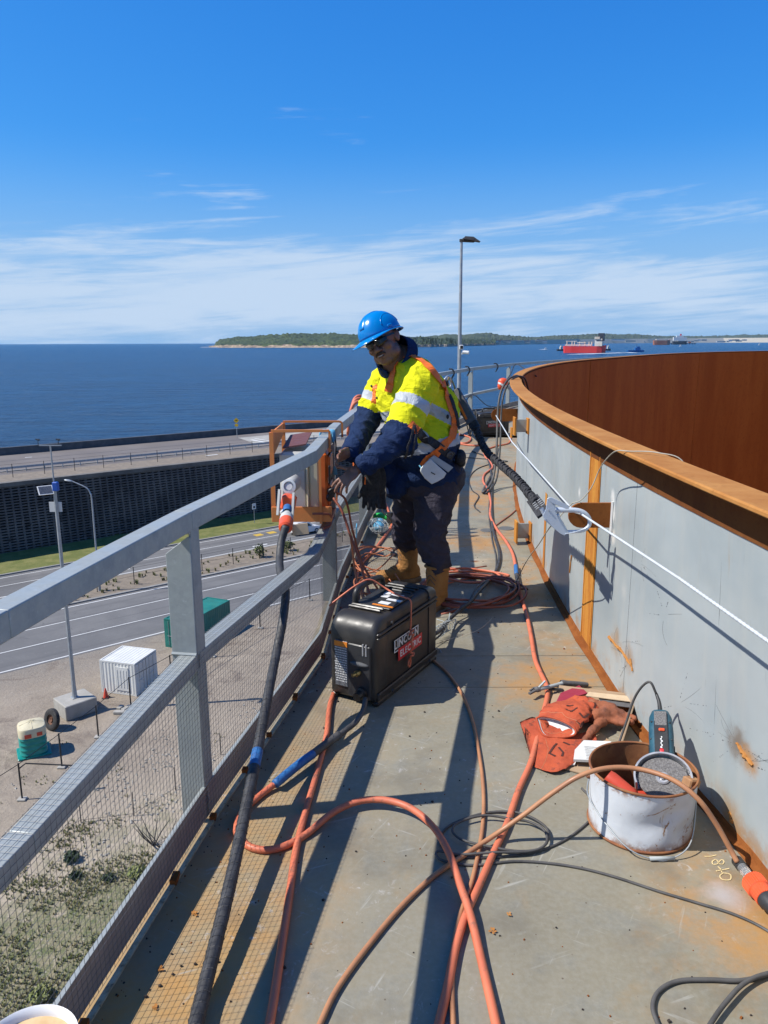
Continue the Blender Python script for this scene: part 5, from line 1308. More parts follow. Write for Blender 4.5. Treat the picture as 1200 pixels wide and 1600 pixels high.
# beige cord: along the hook, over the rim and across the deck
lugp = V((wall_x(3.42)-.19, 3.40, .835))
cord1 = [atz(675, 1008, .02), atz(705, 998), atz(735, 990), atz(760, 975), atz(785, 945), atz(805, 912, .05), aty(822, 878, 4.1), aty(842, 850, 3.7), aty(860, 823, 3.38), lugp]
hose('tag_line', 'thin beige cord hanging from the lug plate down across the deck to the welding box', cord1, .0028, 'cord_beige', 'cord', n=5)
hose('tag_line', 'thin beige cord going up from the lug plate and over the orange rim', [lugp, aty(908, 781, 3.38), aty(924, 762, 3.36), aty(936, 735, 3.34), aty(947, 718, 3.2), aty(962, 705, 3.02), V((rim_pt(2.95, .09, ZR+.004))), V((rim_pt(2.85, .02, ZR+.012))), V((rim_pt(2.78, -.05, ZR-.02))), V((rim_pt(2.7, -.06, ZR-.2)))], .0026, 'cord_beige', 'cord', n=5)
# small blue cloth tag on the mesh and red strip on the deck edge
# ---------------------------------------------------------------- welding box (near) and its far twin
def logo(parent, M, s_):
    # red and black two-line badge; M: x along the writing, y up
    b = MB(); b.prism([(-.115*s_, .002*s_), (.085*s_, .002*s_), (.085*s_, .052*s_), (-.115*s_, .052*s_)], 0, .0014, M); o = make('badge_plate', b, 'grinder_dark', parent)
    b = MB()
    for (x0, y0, x1, y1) in ((-.115, .002, .085, .006), (-.115, .048, .085, .052), (-.115, .006, -.111, .048), (.081, .006, .085, .048)): b.prism([(x0*s_, y0*s_), (x1*s_, y0*s_), (x1*s_, y1*s_), (x0*s_, y1*s_)], .0014, .0022, M)
    make('badge_border', b, 'print_white', o)
    b = MB(); b.prism([(-.085*s_, -.040*s_), (.115*s_, -.040*s_), (.115*s_, .009*s_), (-.085*s_, .009*s_)], .0016, .0034, M); r = make('badge_plate', b, 'print_red', parent)
    text('lettering', 'LINCOLN', .043*s_, 'print_white', M @ Matrix.Translation((-.016*s_, .029*s_, .0024)), .0008, o, off=.0008*s_, space=1.12)
    text('lettering', 'ELECTRIC', .037*s_, 'print_white', M @ Matrix.Translation((.016*s_, -.0165*s_, .0036)), .0008, r, off=.0006*s_, space=1.12)
def feeder(name, label, loc, rz, detail=True):
    # local: x along the length (0 = front face), y across (0 = the badge side, + = the other), z up
    th = thing(name, label, 'welding machine', loc, rz)
    L, Wd, H = .585, .225, .375
    b = MB(); secs = []; k = .05
    def sec(x, ins, zt=0.0):
        y0, y1, z0, z1 = ins, Wd-ins, .018+ins, H-ins-zt; c_ = .030; pts = []
        for (cy, cz, a0) in ((y1-c_, z1-c_, 0), (y0+c_, z1-c_, 90), (y0+c_*.5, z0+c_*.5, 180), (y1-c_*.5, z0+c_*.5, 270)):
            cc_ = c_ if cz > .1 else c_*.5
            for q in range(5): a = math.radians(a0+q*22.5); pts.append(V((x, cy+cc_*math.cos(a), cz+cc_*math.sin(a))))
        return pts
    for x, ins, zt in ((.012, .012, .06), (.004, .006, .045), (.012, .003, .026), (.03, 0, .012), (.06, 0, .002), (.09, 0, 0)): secs.append(sec(x, ins, zt))
    b.sweep(secs[::-1]+[]); 
    b = MB(); b.sweep([sec(.0, .02, .075), sec(.006, .008, .05), sec(.018, .002, .03), sec(.04, 0, .012), sec(.065, 0, .003), sec(.092, 0, 0)]); make('front_cap', b, 'welder_black', th, smooth=40)
    b = MB(); b.sweep([sec(.096, .004), sec(.100, .006), sec(L-.10, .006), sec(L-.096, .004)]); make('case', b, 'welder_side', th, smooth=30)
    b = MB(); b.sweep([sec(L-.092, 0), sec(L-.04, 0, .004), sec(L-.01, .004, .012), sec(L, .015, .03)]); make('rear_cap', b, 'welder_black', th, smooth=40)
    # corner rails
    for z, h in ((.045, .03), (.315, .012), (.298, .008)):
        b = MB(); b.bbox((L/2, -.001, z), (L-.03, .014, h), .004); make('side_rail', b, 'welder_black', th)
    b = MB(); b.bbox((L/2, .012, .012), (L-.02, .03, .024), .006); b.bbox((L/2, Wd-.012, .012), (L-.02, .03, .024), .006); make('skid', b, 'welder_black', th)
    for x in (.13, L-.1):
        b = MB(); M = Matrix.Rotation(math.pi/2, 4, 'X'); M.translation = V((x, -.004, .335)); b.lathe([(.001, .006), (.007, .006), (.009, 0)], 12, M); M2 = M.copy(); M2.translation = V((x, -.008, .03)); b.lathe([(.001, .006), (.007, .006), (.009, 0)], 12, M2); make('bolt', b, 'grinder_dark', th)
    # top ribs and handle
    for i, x in enumerate((.125, .15, .40, .435, .47)):
        b = MB(); b.bbox((x, Wd*.55, H+.002), (.012, Wd*.72, .012), .004); make('top_rib', b, 'welder_black', th)
    b = MB(); b.bbox((.275, Wd*.5, H+.0), (.22, Wd*.78, .006), .002); make('top_plate', b, 'grinder_dark', th)
    hd = cr([V((.165, Wd*.86, H-.005)), V((.17, Wd*.86, H+.045)), V((.20, Wd*.86, H+.062)), V((.28, Wd*.86, H+.066)), V((.36, Wd*.86, H+.062)), V((.395, Wd*.86, H+.045)), V((.40, Wd*.86, H-.005))], 5)
    b = MB(); b.tube(hd, .0135, 10); make('handle', b, 'welder_black', th, smooth='all')
    M = frame((.285, -.0005, .185), (1, 0, 0), (0, 0, 1)); logo(th, M, 1.12)
    # front panel recess, warning label, gas fitting, cable port
    b = MB(); b.bbox((-.0005, .075, .15), (.014, .11, .235), .004); f = make('front_panel', b, 'grinder_dark', th)
    b = MB(); b.bbox((-.004, .16, .17), (.008, .062, .20), .002); lb_ = make('warning_label', b, 'print_grey', th)
    b = MB(); b.box((-.009, .16, .258), (.003, .062, .022)); make('label_header', b, 'print_orange', lb_)
    if detail:
        random.seed(77)
        b = MB()
        for r in range(15):
            z = .24-r*.0105; y = .133
            while y < .186:
                w = random.uniform(.003, .010); b.box((-.0088, min(y+w/2, .186), z), (.001, w, .0042)); y += w+.0025
        make('fine_print', b, 'paper_white', lb_)
        for q, (x, y, w, h_, mt) in enumerate(((.22, .08, .03, .05, 'print_white'), (.27, .06, .022, .07, 'print_white'), (.30, .12, .03, .035, 'print_white'), (.335, .08, .018, .06, 'print_white'), (.34, .13, .03, .03, 'print_white'), (.185, .07, .012, .10, 'print_orange'))):
            b = MB(); b.box((x, y, H+.0045), (w, h_, .002)); make('top_label', b, mt, th)
    b = MB(); b.ell((-.008, .072, .185), (.012, .045, .010)); make('panel_lip', b, 'seawall_concrete', f, smooth='all')
    b = MB(); axis_lathe(b, (-.0, .07, .15), (-.042, .085, .146), [(.010, 0), (.010, .3), (.013, .31), (.013, .6), (.008, .61), (.008, 1), (.001, 1)], 8); make('gas_fitting', b, 'brass', f)
    b = MB(); axis_lathe(b, (.02, .06, .065), (-.05, .062, .058), [(.026, 0), (.026, .55), (.018, .6), (.018, 1), (.001, 1)], 16); make('cable_port', b, 'welder_black', f, smooth=True)
    for z in (.22, .235): b = MB(); b.box((-.006, .04+(z-.22), .25), (.006, .006, .05)); make('switch', b, 'chrome', f)
    return th
wA = atz(587, 1108); wB = atz(674, 1037)
dirw = (wB-wA).normalized(); rzw = math.atan2(dirw.y, dirw.x)
weld1 = feeder('welding_machine', 'black suitcase welding machine with red badge standing on the deck behind the blue hose sleeve', wA, rzw)
ORIG[weld1.name] = ORIG[weld1.name] @ Matrix.Scale(1.05, 4); weld1.matrix_basis = ORIG[weld1.name]
wA2 = atz(733, 680)
feeder('welding_machine', 'second black suitcase welding machine far down the deck by the curved rim', V((1.58, 12.9, 0)), math.radians(18), False)
# orange rope knotted round the handle and hanging down the badge side
Mw = ORIG[weld1.name]
def lw(x, y, z): return Mw @ V((x, y, z))
b = MB()
rp = cr([lw(.12, .30, .36), lw(.17, .25, .41), lw(.22, .21, .445), lw(.27, .18, .455), lw(.30, .13, .42), lw(.30, .08, .40), lw(.295, .03, .392), lw(.29, -.008, .385), lw(.285, -.014, .34), lw(.283, -.014, .28), lw(.28, -.014, .25)], 6)
b.tube(rp, .0045, 6)
random.seed(12)
kn = [lw(.28, -.014, .25)]
for i in range(16): kn.append(lw(.28+random.uniform(-.022, .022), -.016-random.uniform(0, .02), .25-i*.008+random.uniform(-.015, .015)))
kn += [lw(.27, -.014, .12), lw(.262, -.014, .10), lw(.272, -.014, .085), lw(.284, -.014, .10), lw(.28, -.014, .13)]
b.tube(cr(kn, 5), .0045, 6)
tag(make('orange_rope', b, 'hose_orange', smooth='all'), 'knotted orange rope tied on the handle of the near welding machine over its badge', 'rope')
for i, q in enumerate(([(700, 676), (716, 678), (735, 684), (728, 692), (706, 690)], [(700, 690), (722, 694), (745, 696), (757, 690)])):
    hose('orange_hose', ('orange hose end heaped to the left of the far welding machine', 'second orange hose lying in front of the far welding machine')[i], q, .014, 'hose_orange', 'hose')
b = MB()
for k in range(6): b.tube(cr([V((1.42+k*.02, 12.7-k*.05, .02)), V((1.36+.03*k, 12.6, .3+.03*k)), V((1.5, 12.75, .42-.03*k)), V((1.62, 12.8, .25))], 5), .011, 6)
tag(make('cable_tangle', b, 'cable_black', smooth='all'), 'tangle of black cables on the front of the far welding machine', 'cable')

# ---------------------------------------------------------------- orange power box hung on the railing
th = thing('power_box', 'white and orange electrical power box in an orange steel frame hung outside the railing', 'power box', (-.45, 4.4, .6))
ya, yb = 4.12, 4.62
def fr_bar(name, pts, w, mat='frame_orange', h=None):
    b = MB()
    for a, c_ in zip(pts, pts[1:]): b.bar(a, c_, w, h or w, upv=V((0, 1, 0)) if abs((V(c_)-V(a)).normalized().z) > .9 else V((0, 0, 1)))
    return make(name, b, mat, th, world=True)
zt0, zt1 = 1.085, 1.085
xo = -.605; 
fr_bar('hanger_arm', [V((xo, ya, zt0)), V((-.292, ya, zt0))], .014)
fr_bar('hanger_arm', [V((xo, yb, zt1)), V((-.265, yb, zt1)), V((-.25, yb, zt1-.01)), V((-.25, yb, .99))], .012)
fr_bar('hanger_hook', [V((-.292, ya, zt0)), V((-.292, ya, .97))], .012)
for y in (ya, yb): fr_bar('frame_post', [V((xo, y, zt0-.007)), V((xo, y, .60))], .022)
b = MB(); b.add([V((xo+.004, ya, zt0)), V((xo+.004, yb, zt1)), V((xo+.004, yb, .98)), V((xo+.004, ya, .93))], [(0, 1, 2, 3)]); 
b = MB(); b.sweep([[V((xo+d, ya+.012, zt0-.008)), V((xo+d, yb-.012, zt0-.008)), V((xo+d, yb-.012, zt0-.07)), V((xo+d, ya+.012, zt0-.145))] for d in (-.004, .004)]); make('gusset_plate', b, 'frame_orange', th, world=True)
b = MB(); b.bbox(V((-.45, (ya+yb)/2, .592)), (.33, yb-ya+.03, .012), .003); b.bbox(V((-.45, ya-.016, .63)), (.33, .008, .085), .002); b.bbox(V((-.45, yb+.016, .63)), (.33, .008, .085), .002); make('tray', b, 'frame_orange', th, world=True)
for x in (-.345,): fr_bar('front_strap', [V((x, ya-.03, 1.03)), V((x, ya-.03, .58))], .014, 'frame_orange', .006)
bc = V((0, (ya+yb)/2, 0))
b = MB(); b.bbox(V((-.50, 4.38, .795)), (.15, .40, .33), .015); make('back_box', b, 'panel_white', th, world=True)
b = MB(); b.bbox(V((-.422, 4.38, .795)), (.012, .42, .345), .004); make('seal_flange', b, 'cream_plastic', th, world=True)
b = MB(); b.bbox(V((-.385, 4.38, .80)), (.065, .41, .325), .015); make('cream_body', b, 'cream_plastic', th, world=True)
b = MB(); b.bbox(V((-.335, 4.37, .80)), (.05, .40, .32), .014); lid = make('door', b, 'box_orange', th, world=True)
for z in (.72, .88): b = MB(); b.bbox(V((-.305, 4.30, z)), (.02, .24, .12), .008); make('socket_cover', b, 'box_orange', lid, world=True)
b = MB(); b.bbox(V((-.298, 4.165, .84)), (.012, .03, .10), .004); make('latch', b, 'grinder_dark', lid, world=True)
b = MB(); b.sweep([[V((-.56+d[0], y, z+d[1])) for d in ((0, 0), (.13, .02), (.13, .028), (0, .008))] for y, z in ((4.22, .975), (4.60, 1.0))]); make('lid_flap', b, 'lid_maroon', th, world=True)
# angled inlet with round collar and plug
ic = aty(452, 760, 3.98); ac = V((-.12, -.95, .18)).normalized()
b = MB(); axis_lathe(b, ic+V((0, .12, 0)), ic, [(.05, 0), (.045, .6), (.036, 1)], 20); make('inlet_housing', b, 'panel_white', th, world=True, smooth=True)
M = ac.to_track_quat('Z', 'Y').to_matrix().to_4x4(); M.translation = ic
b = MB(); b.lathe([(.036, -.004), (.038, .014), (.027, .016), (.026, .004), (.02, .004), (.018, .010), (.010, .010), (.001, .010)], 28, M); make('inlet_ring', b, 'clear_plastic', th, world=True, smooth=True)
b = MB(); b.bbox(aty(451, 785, 3.93), (.075, .07, .085), .012, Matrix.Rotation(.2, 3, 'Y')); make('socket_block', b, 'plug_orange', th, world=True)
b = MB(); b.bbox(aty(447, 800, 3.9), (.06, .05, .03), .01); make('inlet_skirt', b, 'clear_plastic', th, world=True)
b = MB(); b.bar(aty(437, 765, 3.9), aty(434, 805, 3.85), .012, .02); b.bar(aty(459, 770, 3.9), aty(457, 806, 3.85), .012, .02); make('clip_arm', b, 'panel_white', th, world=True)
for q in range(2):
    b = MB(); p = aty(517+q*3, 778-q*9, 4.18); axis_lathe(b, p+V((-.05, .05, .02)), p, [(.02, 0), (.02, .6), (.024, .62), (.024, 1), (.001, 1)], 12); make('outlet_plug', b, 'grinder_dark', th, world=True, smooth=True)
th = thing('cable_plug', 'orange and white plug on the end of the thick black cable below the power box', 'plug', pl0)
p0, p1 = aty(449, 800, 3.72), aty(446, 826, 3.56)
b = MB(); axis_lathe(b, p0, p1, [(.020, -.2), (.020, .25), (.032, .3), (.034, .5), (.033, .55)]); make('plug_collar', b, 'panel_white', th, world=True, smooth=True)
b = MB(); axis_lathe(b, p0, p1, [(.034, .55), (.035, .6), (.033, .95), (.024, 1.0), (.001, 1)]); make('plug_body', b, 'plug_orange', th, world=True, smooth=True)
b = MB(); axis_lathe(b, p0+V((0, 0, .01)), p1, [(.021, -.15), (.0225, .0), (.021, .12)]); make('blue_tape_band', b, 'tape_blue', th, world=True, smooth=True)
b = MB(); b.bbox(aty(469, 827, 3.6), (.08, .004, .055), .001, Matrix.Rotation(-.12, 3, 'Y')); tag(make('cardboard_tag', b, 'cardboard_edge'), 'pale brown card tag hanging beside the orange plug of the thick cable', 'tag')
# ties over the top rail
b = MB()
for k, (u, v) in enumerate(((503, 664), (512, 666), (520, 668))):
    p = V((rail_at(4.3+k*.04)-.026, 4.25+k*.05, 1.055)); b.tube(cr([p+V((-.032, 0, -.06)), p+V((-.034, 0, .004)), p+V((0, .005, .006)), p+V((.034, 0, .003)), p+V((.036, 0, -.05))], 5), .006, 6)
tag(make('rail_tie', b, 'tape_blue_pale', smooth='all'), 'pale blue and white ties wrapped over the top rail at the power box', 'tie')
b = MB(); p = V((rail_at(4.4)+.012, 4.36, 1.03)); b.tube(cr([p, p+V((.004, 0, -.06)), p+V((0, 0, -.12)), p+V((.004, 0, -.17))], 4), .0035, 5)
tag(make('tie_string', b, 'cable_black'), 'dark string hanging down from the ties beside the worker\'s hand', 'string')
b = MB(); b.bbox(p+V((-.004, -.01, -.20)), (.022, .012, .05), .004); tag(make('blue_tag', b, 'tape_blue_pale'), 'small light blue tag hanging from the string beside the worker\'s fingers', 'tag')
# leads from the outlet plugs down to the deck
hose('box_lead', 'orange brown lead dropping from the power box sockets to the cord tangle, left one', [aty(521, 778, 4.16), aty(535, 800, 4.12), aty(548, 838, 4.1), aty(560, 870, 4.05), aty(570, 905, 4.0), aty(580, 935, 3.9)], .0072, 'hose_red', 'lead')
hose('box_lead', 'orange brown lead dropping from the power box sockets, right one beside the post', [aty(524, 768, 4.2), aty(538, 778, 4.22), aty(545, 798, 4.25), aty(550, 825, 4.3), aty(566, 880, 4.35), aty(590, 920, 4.3)], .0065, 'hose_red', 'lead')
hose('box_lead', 'third lead crossing under the other two towards the welding box', [aty(548, 838, 4.11), aty(553, 880, 4.1), aty(560, 915, 4.0), aty(571, 945, 3.85)], .006, 'cord_orange', 'lead')
b = MB(); b.tube(cr([aty(488, 803, 4.0), aty(508, 803, 4.02), aty(517, 806, 4.1), aty(516, 820, 4.1), aty(506, 826, 4.06)], 5), .007, 6); tag(make('rail_wrap', b, 'hose_red', smooth='all'), 'dark red cord wrapped round the mid rail under the power box', 'cord')
# hose draped over the top rail beyond the worker
b = MB(); x = rail_at(6.2)-.026
for k in range(3):
    y = 5.9+k*.12; b.tube(cr([V((x-.09, y, .86)), V((x-.075, y, 1.0)), V((x-.045, y+.02, 1.085+.012*k)), V((x+.01, y+.05, 1.10+.012*k)), V((x+.05, y+.06, 1.03)), V((x+.055, y+.08, .88)), V((x+.0, y+.1, .80)), V((x-.06, y+.1, .80)), V((x-.09, y, .86))], 5), .013, 8)
tag(make('draped_hose', b, 'hose_orange', smooth='all'), 'orange hose coiled over the top rail just beyond the worker\'s chest', 'hose')
b = MB(); b.bbox(V((rail_at(5.4)+.02, 5.3, .86)), (.012, .35, .26), .004); tag(make('orange_flag', b, 'strap_orange'), 'bright orange cloth hanging on the railing behind the worker\'s forearms', 'cloth')
# green bottle and net bag on the deck behind
th = thing('spray_bottle', 'bright green plastic bottle lying by the toe board beyond the worker\'s gloves', 'bottle', atz(610, 816))
p = atz(611, 812, .04); b = MB(); axis_lathe(b, p+V((-.14, .12, 0)), p+V((.05, -.03, .03)), [(.001, 0), (.03, 0), (.035, .1), (.035, .7), (.015, .85), (.015, 1), (.001, 1)], 14); make('bottle_body', b, 'bottle_green', th, world=True, smooth=True)
b = MB(); b.tube([p+V((.0, -.02, .07)), p+V((.0, -.03, -.02))], .04, 10); make('bottle_label', b, 'fence_black', th, world=True)
b = MB(); random.seed(6); p = atz(590, 822, .07)
for k in range(60):
    d1 = V((random.gauss(0, 1), random.gauss(0, 1), random.gauss(0, .8))).normalized(); d2 = V((random.gauss(0, 1), random.gauss(0, 1), random.gauss(0, .8))).normalized(); m_ = (d1+d2).normalized()
    b.tube([p+V((d1.x*.085, d1.y*.15, d1.z*.06)), p+V((m_.x*.09, m_.y*.15, m_.z*.065)), p+V((d2.x*.085, d2.y*.15, d2.z*.06))], .0022, 4)
tag(make('net_bundle', b, 'net_grey'), 'crumpled grey netting bundle by the toe board under the black gloves', 'net')
b = MB(); b.ell(p+V((.01, 0, 0)), (.045, .08, .04)); b.ell(p+V((.02, .03, .03)), (.03, .05, .03)); tag(make('blue_rag', b, 'tape_blue_pale', smooth='all'), 'pale blue rag inside the grey netting bundle', 'rag')
b = MB(); b.box(V((rail_at(5.5)+.012, 5.5, aty(553, 829, 5.5).z)), (.006, .13, .08)); tag(make('blue_patch', b, 'tape_blue_pale'), 'small pale blue cloth patch caught on the mesh below the mid rail', 'patch')

# ---------------------------------------------------------------- safety rope, lanyard hook
hkc = V((wall_x(3.42)-.165, 3.37, .800))
ropeP = [V((wall_x(8.7)-.26, 8.6, .745)), V((wall_x(6)-.16, 6.0, .78)), V((wall_x(3.42)-.172, 3.42, .79)), hkc+V((0, -.03, 0)), aty(1060, 903, 2.28), aty(1200, 1002, 1.78), aty(1330, 1090, 1.4)]
b = MB(); pts = []
for a, c_ in zip(ropeP, ropeP[1:]):
    for k in range(40): pts.append(a.lerp(c_, k/40))
pts.append(ropeP[-1])
b.tube(pts, .0048, 8)
spx = []; dist_ = 0
for i in range(160*8):
    q = i/(160*8)*(len(pts)-1)*1.0; j = int(q); c0 = pts[j].lerp(pts[min(j+1, len(pts)-1)], q-j); t = (pts[min(j+1, len(pts)-1)]-pts[j]).normalized(); u_ = t.cross(V((0, 0, 1))).normalized(); w_ = t.cross(u_); a = c0.y*2*math.pi/.02
    spx.append(c0+(u_*math.cos(a)+w_*math.sin(a))*.0045)
b.tube([p for p in spx if p.y < 4.2], .0014, 4)
tag(make('safety_rope', b, 'rope_white', smooth='all'), 'taut white safety rope running along the tank wall through the hook', 'rope')
th = thing('scaffold_hook', 'large silver scaffold hook of the lanyard clipped on the white safety rope', 'hook', hkc)
# hook plane roughly faces the camera: x to the right-down in view, y up in view
HY = 3.32
def hp(u, v, d=0.0): return aty(u, v, HY+d)
def flat(name, pts, w0, mat, mid=0.0, dep=.012, closed=False, sm=6):
    P = cr([hp(u, v, mid) for u, v in pts], sm)
    b = MB(); r = w0; b.tube(P, r, 10, flat=1); return make(name, b, mat, th, world=True, smooth='all')
flat('hook_arm', [(868, 790), (884, 793), (902, 794), (913, 798), (920, 808), (921, 816), (917, 824), (908, 829), (895, 830), (886, 831)], [.0095]*100, 'hook_alloy') if False else None
b = MB(); P = cr([hp(u, v) for u, v in [(866, 797), (880, 797), (896, 797), (908, 799), (917, 805), (921.5, 814), (919, 823), (910, 829), (898, 830.5), (886, 831), (881, 833)]], 5); b.tube(P, [.0125-.0055*i/(len(P)-1) for i in range(len(P))], 12); make('hook_arm', b, 'hook_alloy', th, world=True, smooth='all')
b = MB(); b.tube(cr([hp(u, v, -.008) for u, v in [(871, 803), (874, 812), (880, 822), (886, 833)]], 5), [.008]*15+[.0065], 10); make('hook_spine', b, 'hook_alloy', th, world=True, smooth='all')
def plate2(name, pts, d, t_, mat='hook_alloy'):
    b = MB(); f = [hp(u, v, d) for u, v in pts]; g = [hp(u, v, d+t_) for u, v in pts]; n = len(pts); b.add(f+g, [tuple(range(n)), tuple(range(2*n-1, n-1, -1))]+[((i+1) % n, i, n+i, n+(i+1) % n) for i in range(n)]); o = make(name, b, mat, th, world=True); bev(o, .0015); return o
plate2('cheek_plate', [(855, 779), (858, 777), (868, 787), (868, 799), (872, 809), (886, 833), (882, 837), (874, 833), (850, 812), (848, 806), (853, 795)], -.020, .003)
plate2('cheek_plate', [(855, 779), (858, 777), (868, 787), (868, 799), (872, 809), (886, 833), (882, 837), (874, 833), (850, 812), (848, 806), (853, 795)], .008, .003)
plate2('locking_lever', [(856, 778), (862, 777), (889, 790), (889, 795), (884, 795), (862, 786)], -.026, .006)
b = MB(); b.tube([hp(883, 834, -.02), hp(896, 832, -.02), hp(915, 826, -.015)], .0022, 6); make('gate_wire', b, 'hook_alloy', th, world=True)
for u, v in ((865, 788), (857, 797), (852, 811)):
    b = MB(); axis_lathe(b, hp(u, v, -.024), hp(u, v, .014), [(.001, 0), (.004, 0), (.004, 1), (.001, 1)], 10); make('rivet', b, 'chrome', th, world=True)
b = MB(); axis_lathe(b, hp(848, 798, 0), hp(851, 804, 0), [(.010, -.6), (.010, 1.6)], 10); make('swivel_pin', b, 'hook_alloy', th, world=True)
# lanyard
th = thing('lanyard', 'black elastic lanyard from the worker\'s back to the hook on the rope', 'lanyard', V((.5, 3.9, .9)))
LK = [aty(744, 668, 4.42), aty(752, 690, 4.35), aty(762, 707, 4.26), aty(785, 728, 4.05), aty(803, 744, 3.85), aty(818, 760, 3.68), aty(830, 776, 3.53), aty(838, 786, 3.44)]
P = cr(LK, 14); b = MB(); m = len(P); rr = [.0165*(1+.22*math.sin(i*1.35)+.12*noise.noise(V((i*.7, 0, 0)))) for i in range(m)]
PP = [p+V((noise.noise(V((i*.5, 1, 0))), noise.noise(V((i*.5, 2, 0))), noise.noise(V((i*.5, 3, 0)))))*.006 for i, p in enumerate(P)]
b.tube(PP, rr, 12, flat=.8)
for s_ in (0, 1):
    tw = []
    for i in range(m*3-3):
        j, f = divmod(i, 3); c0 = PP[j].lerp(PP[j+1], f/3); t = (PP[j+1]-PP[j]).normalized(); u_ = t.cross(V((0, 0, 1))).normalized(); w_ = t.cross(u_); a = i*.42+s_*math.pi; tw.append(c0+(u_*math.cos(a)+w_*math.sin(a))*.017)
    b.tube(tw, .0062, 6)
make('elastic_webbing', b, 'webbing_black', th, world=True, smooth='all')
b = MB(); 
def strapbox(b, pts, w, t_, side):
    secs = []; side = V(side).normalized()
    for i, p in enumerate(pts):
        t = (pts[min(i+1, len(pts)-1)]-pts[max(i-1, 0)]).normalized(); u_ = (side-t*side.dot(t)).normalized(); w_ = t.cross(u_); secs.append([p-u_*w/2-w_*t_/2, p+u_*w/2-w_*t_/2, p+u_*w/2+w_*t_/2, p-u_*w/2+w_*t_/2])
    b.sweep(secs); return b
strapbox(b, [aty(832, 779, 3.50), aty(838, 787, 3.44), aty(844, 796, 3.38), aty(849, 803, 3.33)], .062, .012, (.75, 0, .6)); make('webbing_end', b, 'webbing_black', th, world=True)
random.seed(3)
for s_ in (-1, 1):
    b = MB()
    for k in range(5):
        p0 = aty(838+k*1.9, 783.5+k*2.6+0, 3.425-k*.012); sd = V((.75, -.1, .6)).normalized(); c0 = p0+sd*s_*.013; b.bar(c0-sd*.009, c0+sd*.009, .0035, .0022, upv=V((0, -1, .2)))
    make('stitching', b, 'paper_white', th, world=True)
b = MB(); strapbox(b, [aty(710, 610, 4.56), aty(720, 628, 4.53), aty(730, 646, 4.5), aty(738, 660, 4.47)], .062, .032, (.8, -.3, .5)); o = make('shock_pack', b, 'pack_grey', th, world=True); bev(o, .006)
b = MB(); strapbox(b, [aty(738, 660, 4.47), aty(745, 671, 4.44)], .055, .026, (.8, -.3, .5)); o = make('pack_cover', b, 'webbing_black', th, world=True); bev(o, .004)
b = MB(); strapbox(b, [aty(714, 625, 4.52), aty(724, 645, 4.49), aty(729, 655, 4.47)], .012, .008, (.8, -.3, .5)); make('orange_print', b, 'strap_orange', th, world=True)
b = MB(); b.tube(cr([aty(699, 596, 4.56), aty(702, 590, 4.56), aty(707, 596, 4.56), aty(711, 608, 4.56), aty(708, 612, 4.56), aty(702, 604, 4.56), aty(699, 596, 4.56)], 5), .005, 8); make('carabiner', b, 'brass', th, world=True, smooth='all')
b = MB(); b.tube([aty(743, 668, 4.43), aty(738, 680, 4.42), aty(748, 690, 4.36)], .007, 8); make('connector_ring', b, 'chrome', th, world=True)
# dark cord on the rail far behind with the red fitting
q0 = V((rail_at(15)+.0, 15.0, 1.0)); 
fa = aty(806, 569, 18.2); fb = aty(782, 603, 14.5)
hose('hanging_cord', 'thin black cord slung from the far top rail to the tank rim', [aty(838, 588, 12.5), aty(822, 578, 15), fa, aty(797, 586, 16), aty(788, 598, 14.8)], .012, 'cable_black', 'cord', n=5)
th = thing('rope_float', 'small red and white fitting hanging on the black cord beside the rim', 'fitting', fb)
b = MB(); b.ell(aty(786, 597, 14.7), (.10, .07, .08)); b.ell(aty(783, 603, 14.6), (.07, .06, .08)); make('float_body', b, 'plug_orange', th, world=True, smooth='all')
b = MB(); axis_lathe(b, aty(785, 600, 14.6), aty(783.5, 602.5, 14.6), [(.085, 0), (.085, 1)], 12); make('float_band', b, 'panel_white', th, world=True)
hose('sagging_cord', 'thin cord sagging between the far railing posts under the mid rail', [V((rail_at(13)+.03, 13, .55)), V((rail_at(14.2)+.02, 14.2, .30)), V((rail_at(15.4)+.03, 15.4, .52)), V((rail_at(16.6)+.02, 16.6, .2)), V((rail_at(18.2)+.03, 18.2, .05))], .009, 'cable_black', 'cord', n=5)
for i, y in enumerate((13.8, 15.1, 17.2)):
    b = MB(); x = rail_at(y); b.tube(cr([V((x-.06, y, 1.08)), V((x, y, 1.07)), V((x+.03, y, 1.0)), V((x-.02, y, .90))], 4), .014, 5); tag(make('rail_strap', b, 'cable_black'), ('first black strap loop on the far top rail, nearest the worker', 'second black strap loop on the far top rail, in the middle', 'third black strap loop on the far top rail, beside the hanging cord')[i], 'strap')

# ---------------------------------------------------------------- bucket with grinder
th = thing('bucket', 'white dented steel bucket with rusty rim holding the grinder', 'bucket', BK)
def bprof(a, z):
    r = BR*(.965+.035*z/BH)
    # dents
    for (aa, zz_, s_, dp) in ((-1.25, .13, .35, .010), (-.95, .06, .3, .008), (-1.7, .09, .4, .006)):
        da = (a-aa+math.pi) % (2*math.pi)-math.pi; r -= 1.7*dp*math.exp(-(da/s_)**2-((z-zz_)/.035)**2)
    return r*(1+.012*math.cos(2*a+.8))
b = MB(); N = 72
def bu(u, v):
    a = 2*math.pi*u; z = .006+(BH-.010)*v; r = bprof(a, z); return V((r*math.cos(a), r*math.sin(a), z))
b.grid(N+1, 22, bu); o = make('bucket_wall', b, 'bucket_white', th, smooth='all')
b = MB(); b.grid(N+1, 8, lambda u, v: (lambda q: V((q.x*.985, q.y*.985, q.z)))(bu(u, v)), flip=True); b.lathe([(BR*.95, .012), (.001, .010)], N); make('inner_wall', b, 'bucket_rust', th, smooth='all')
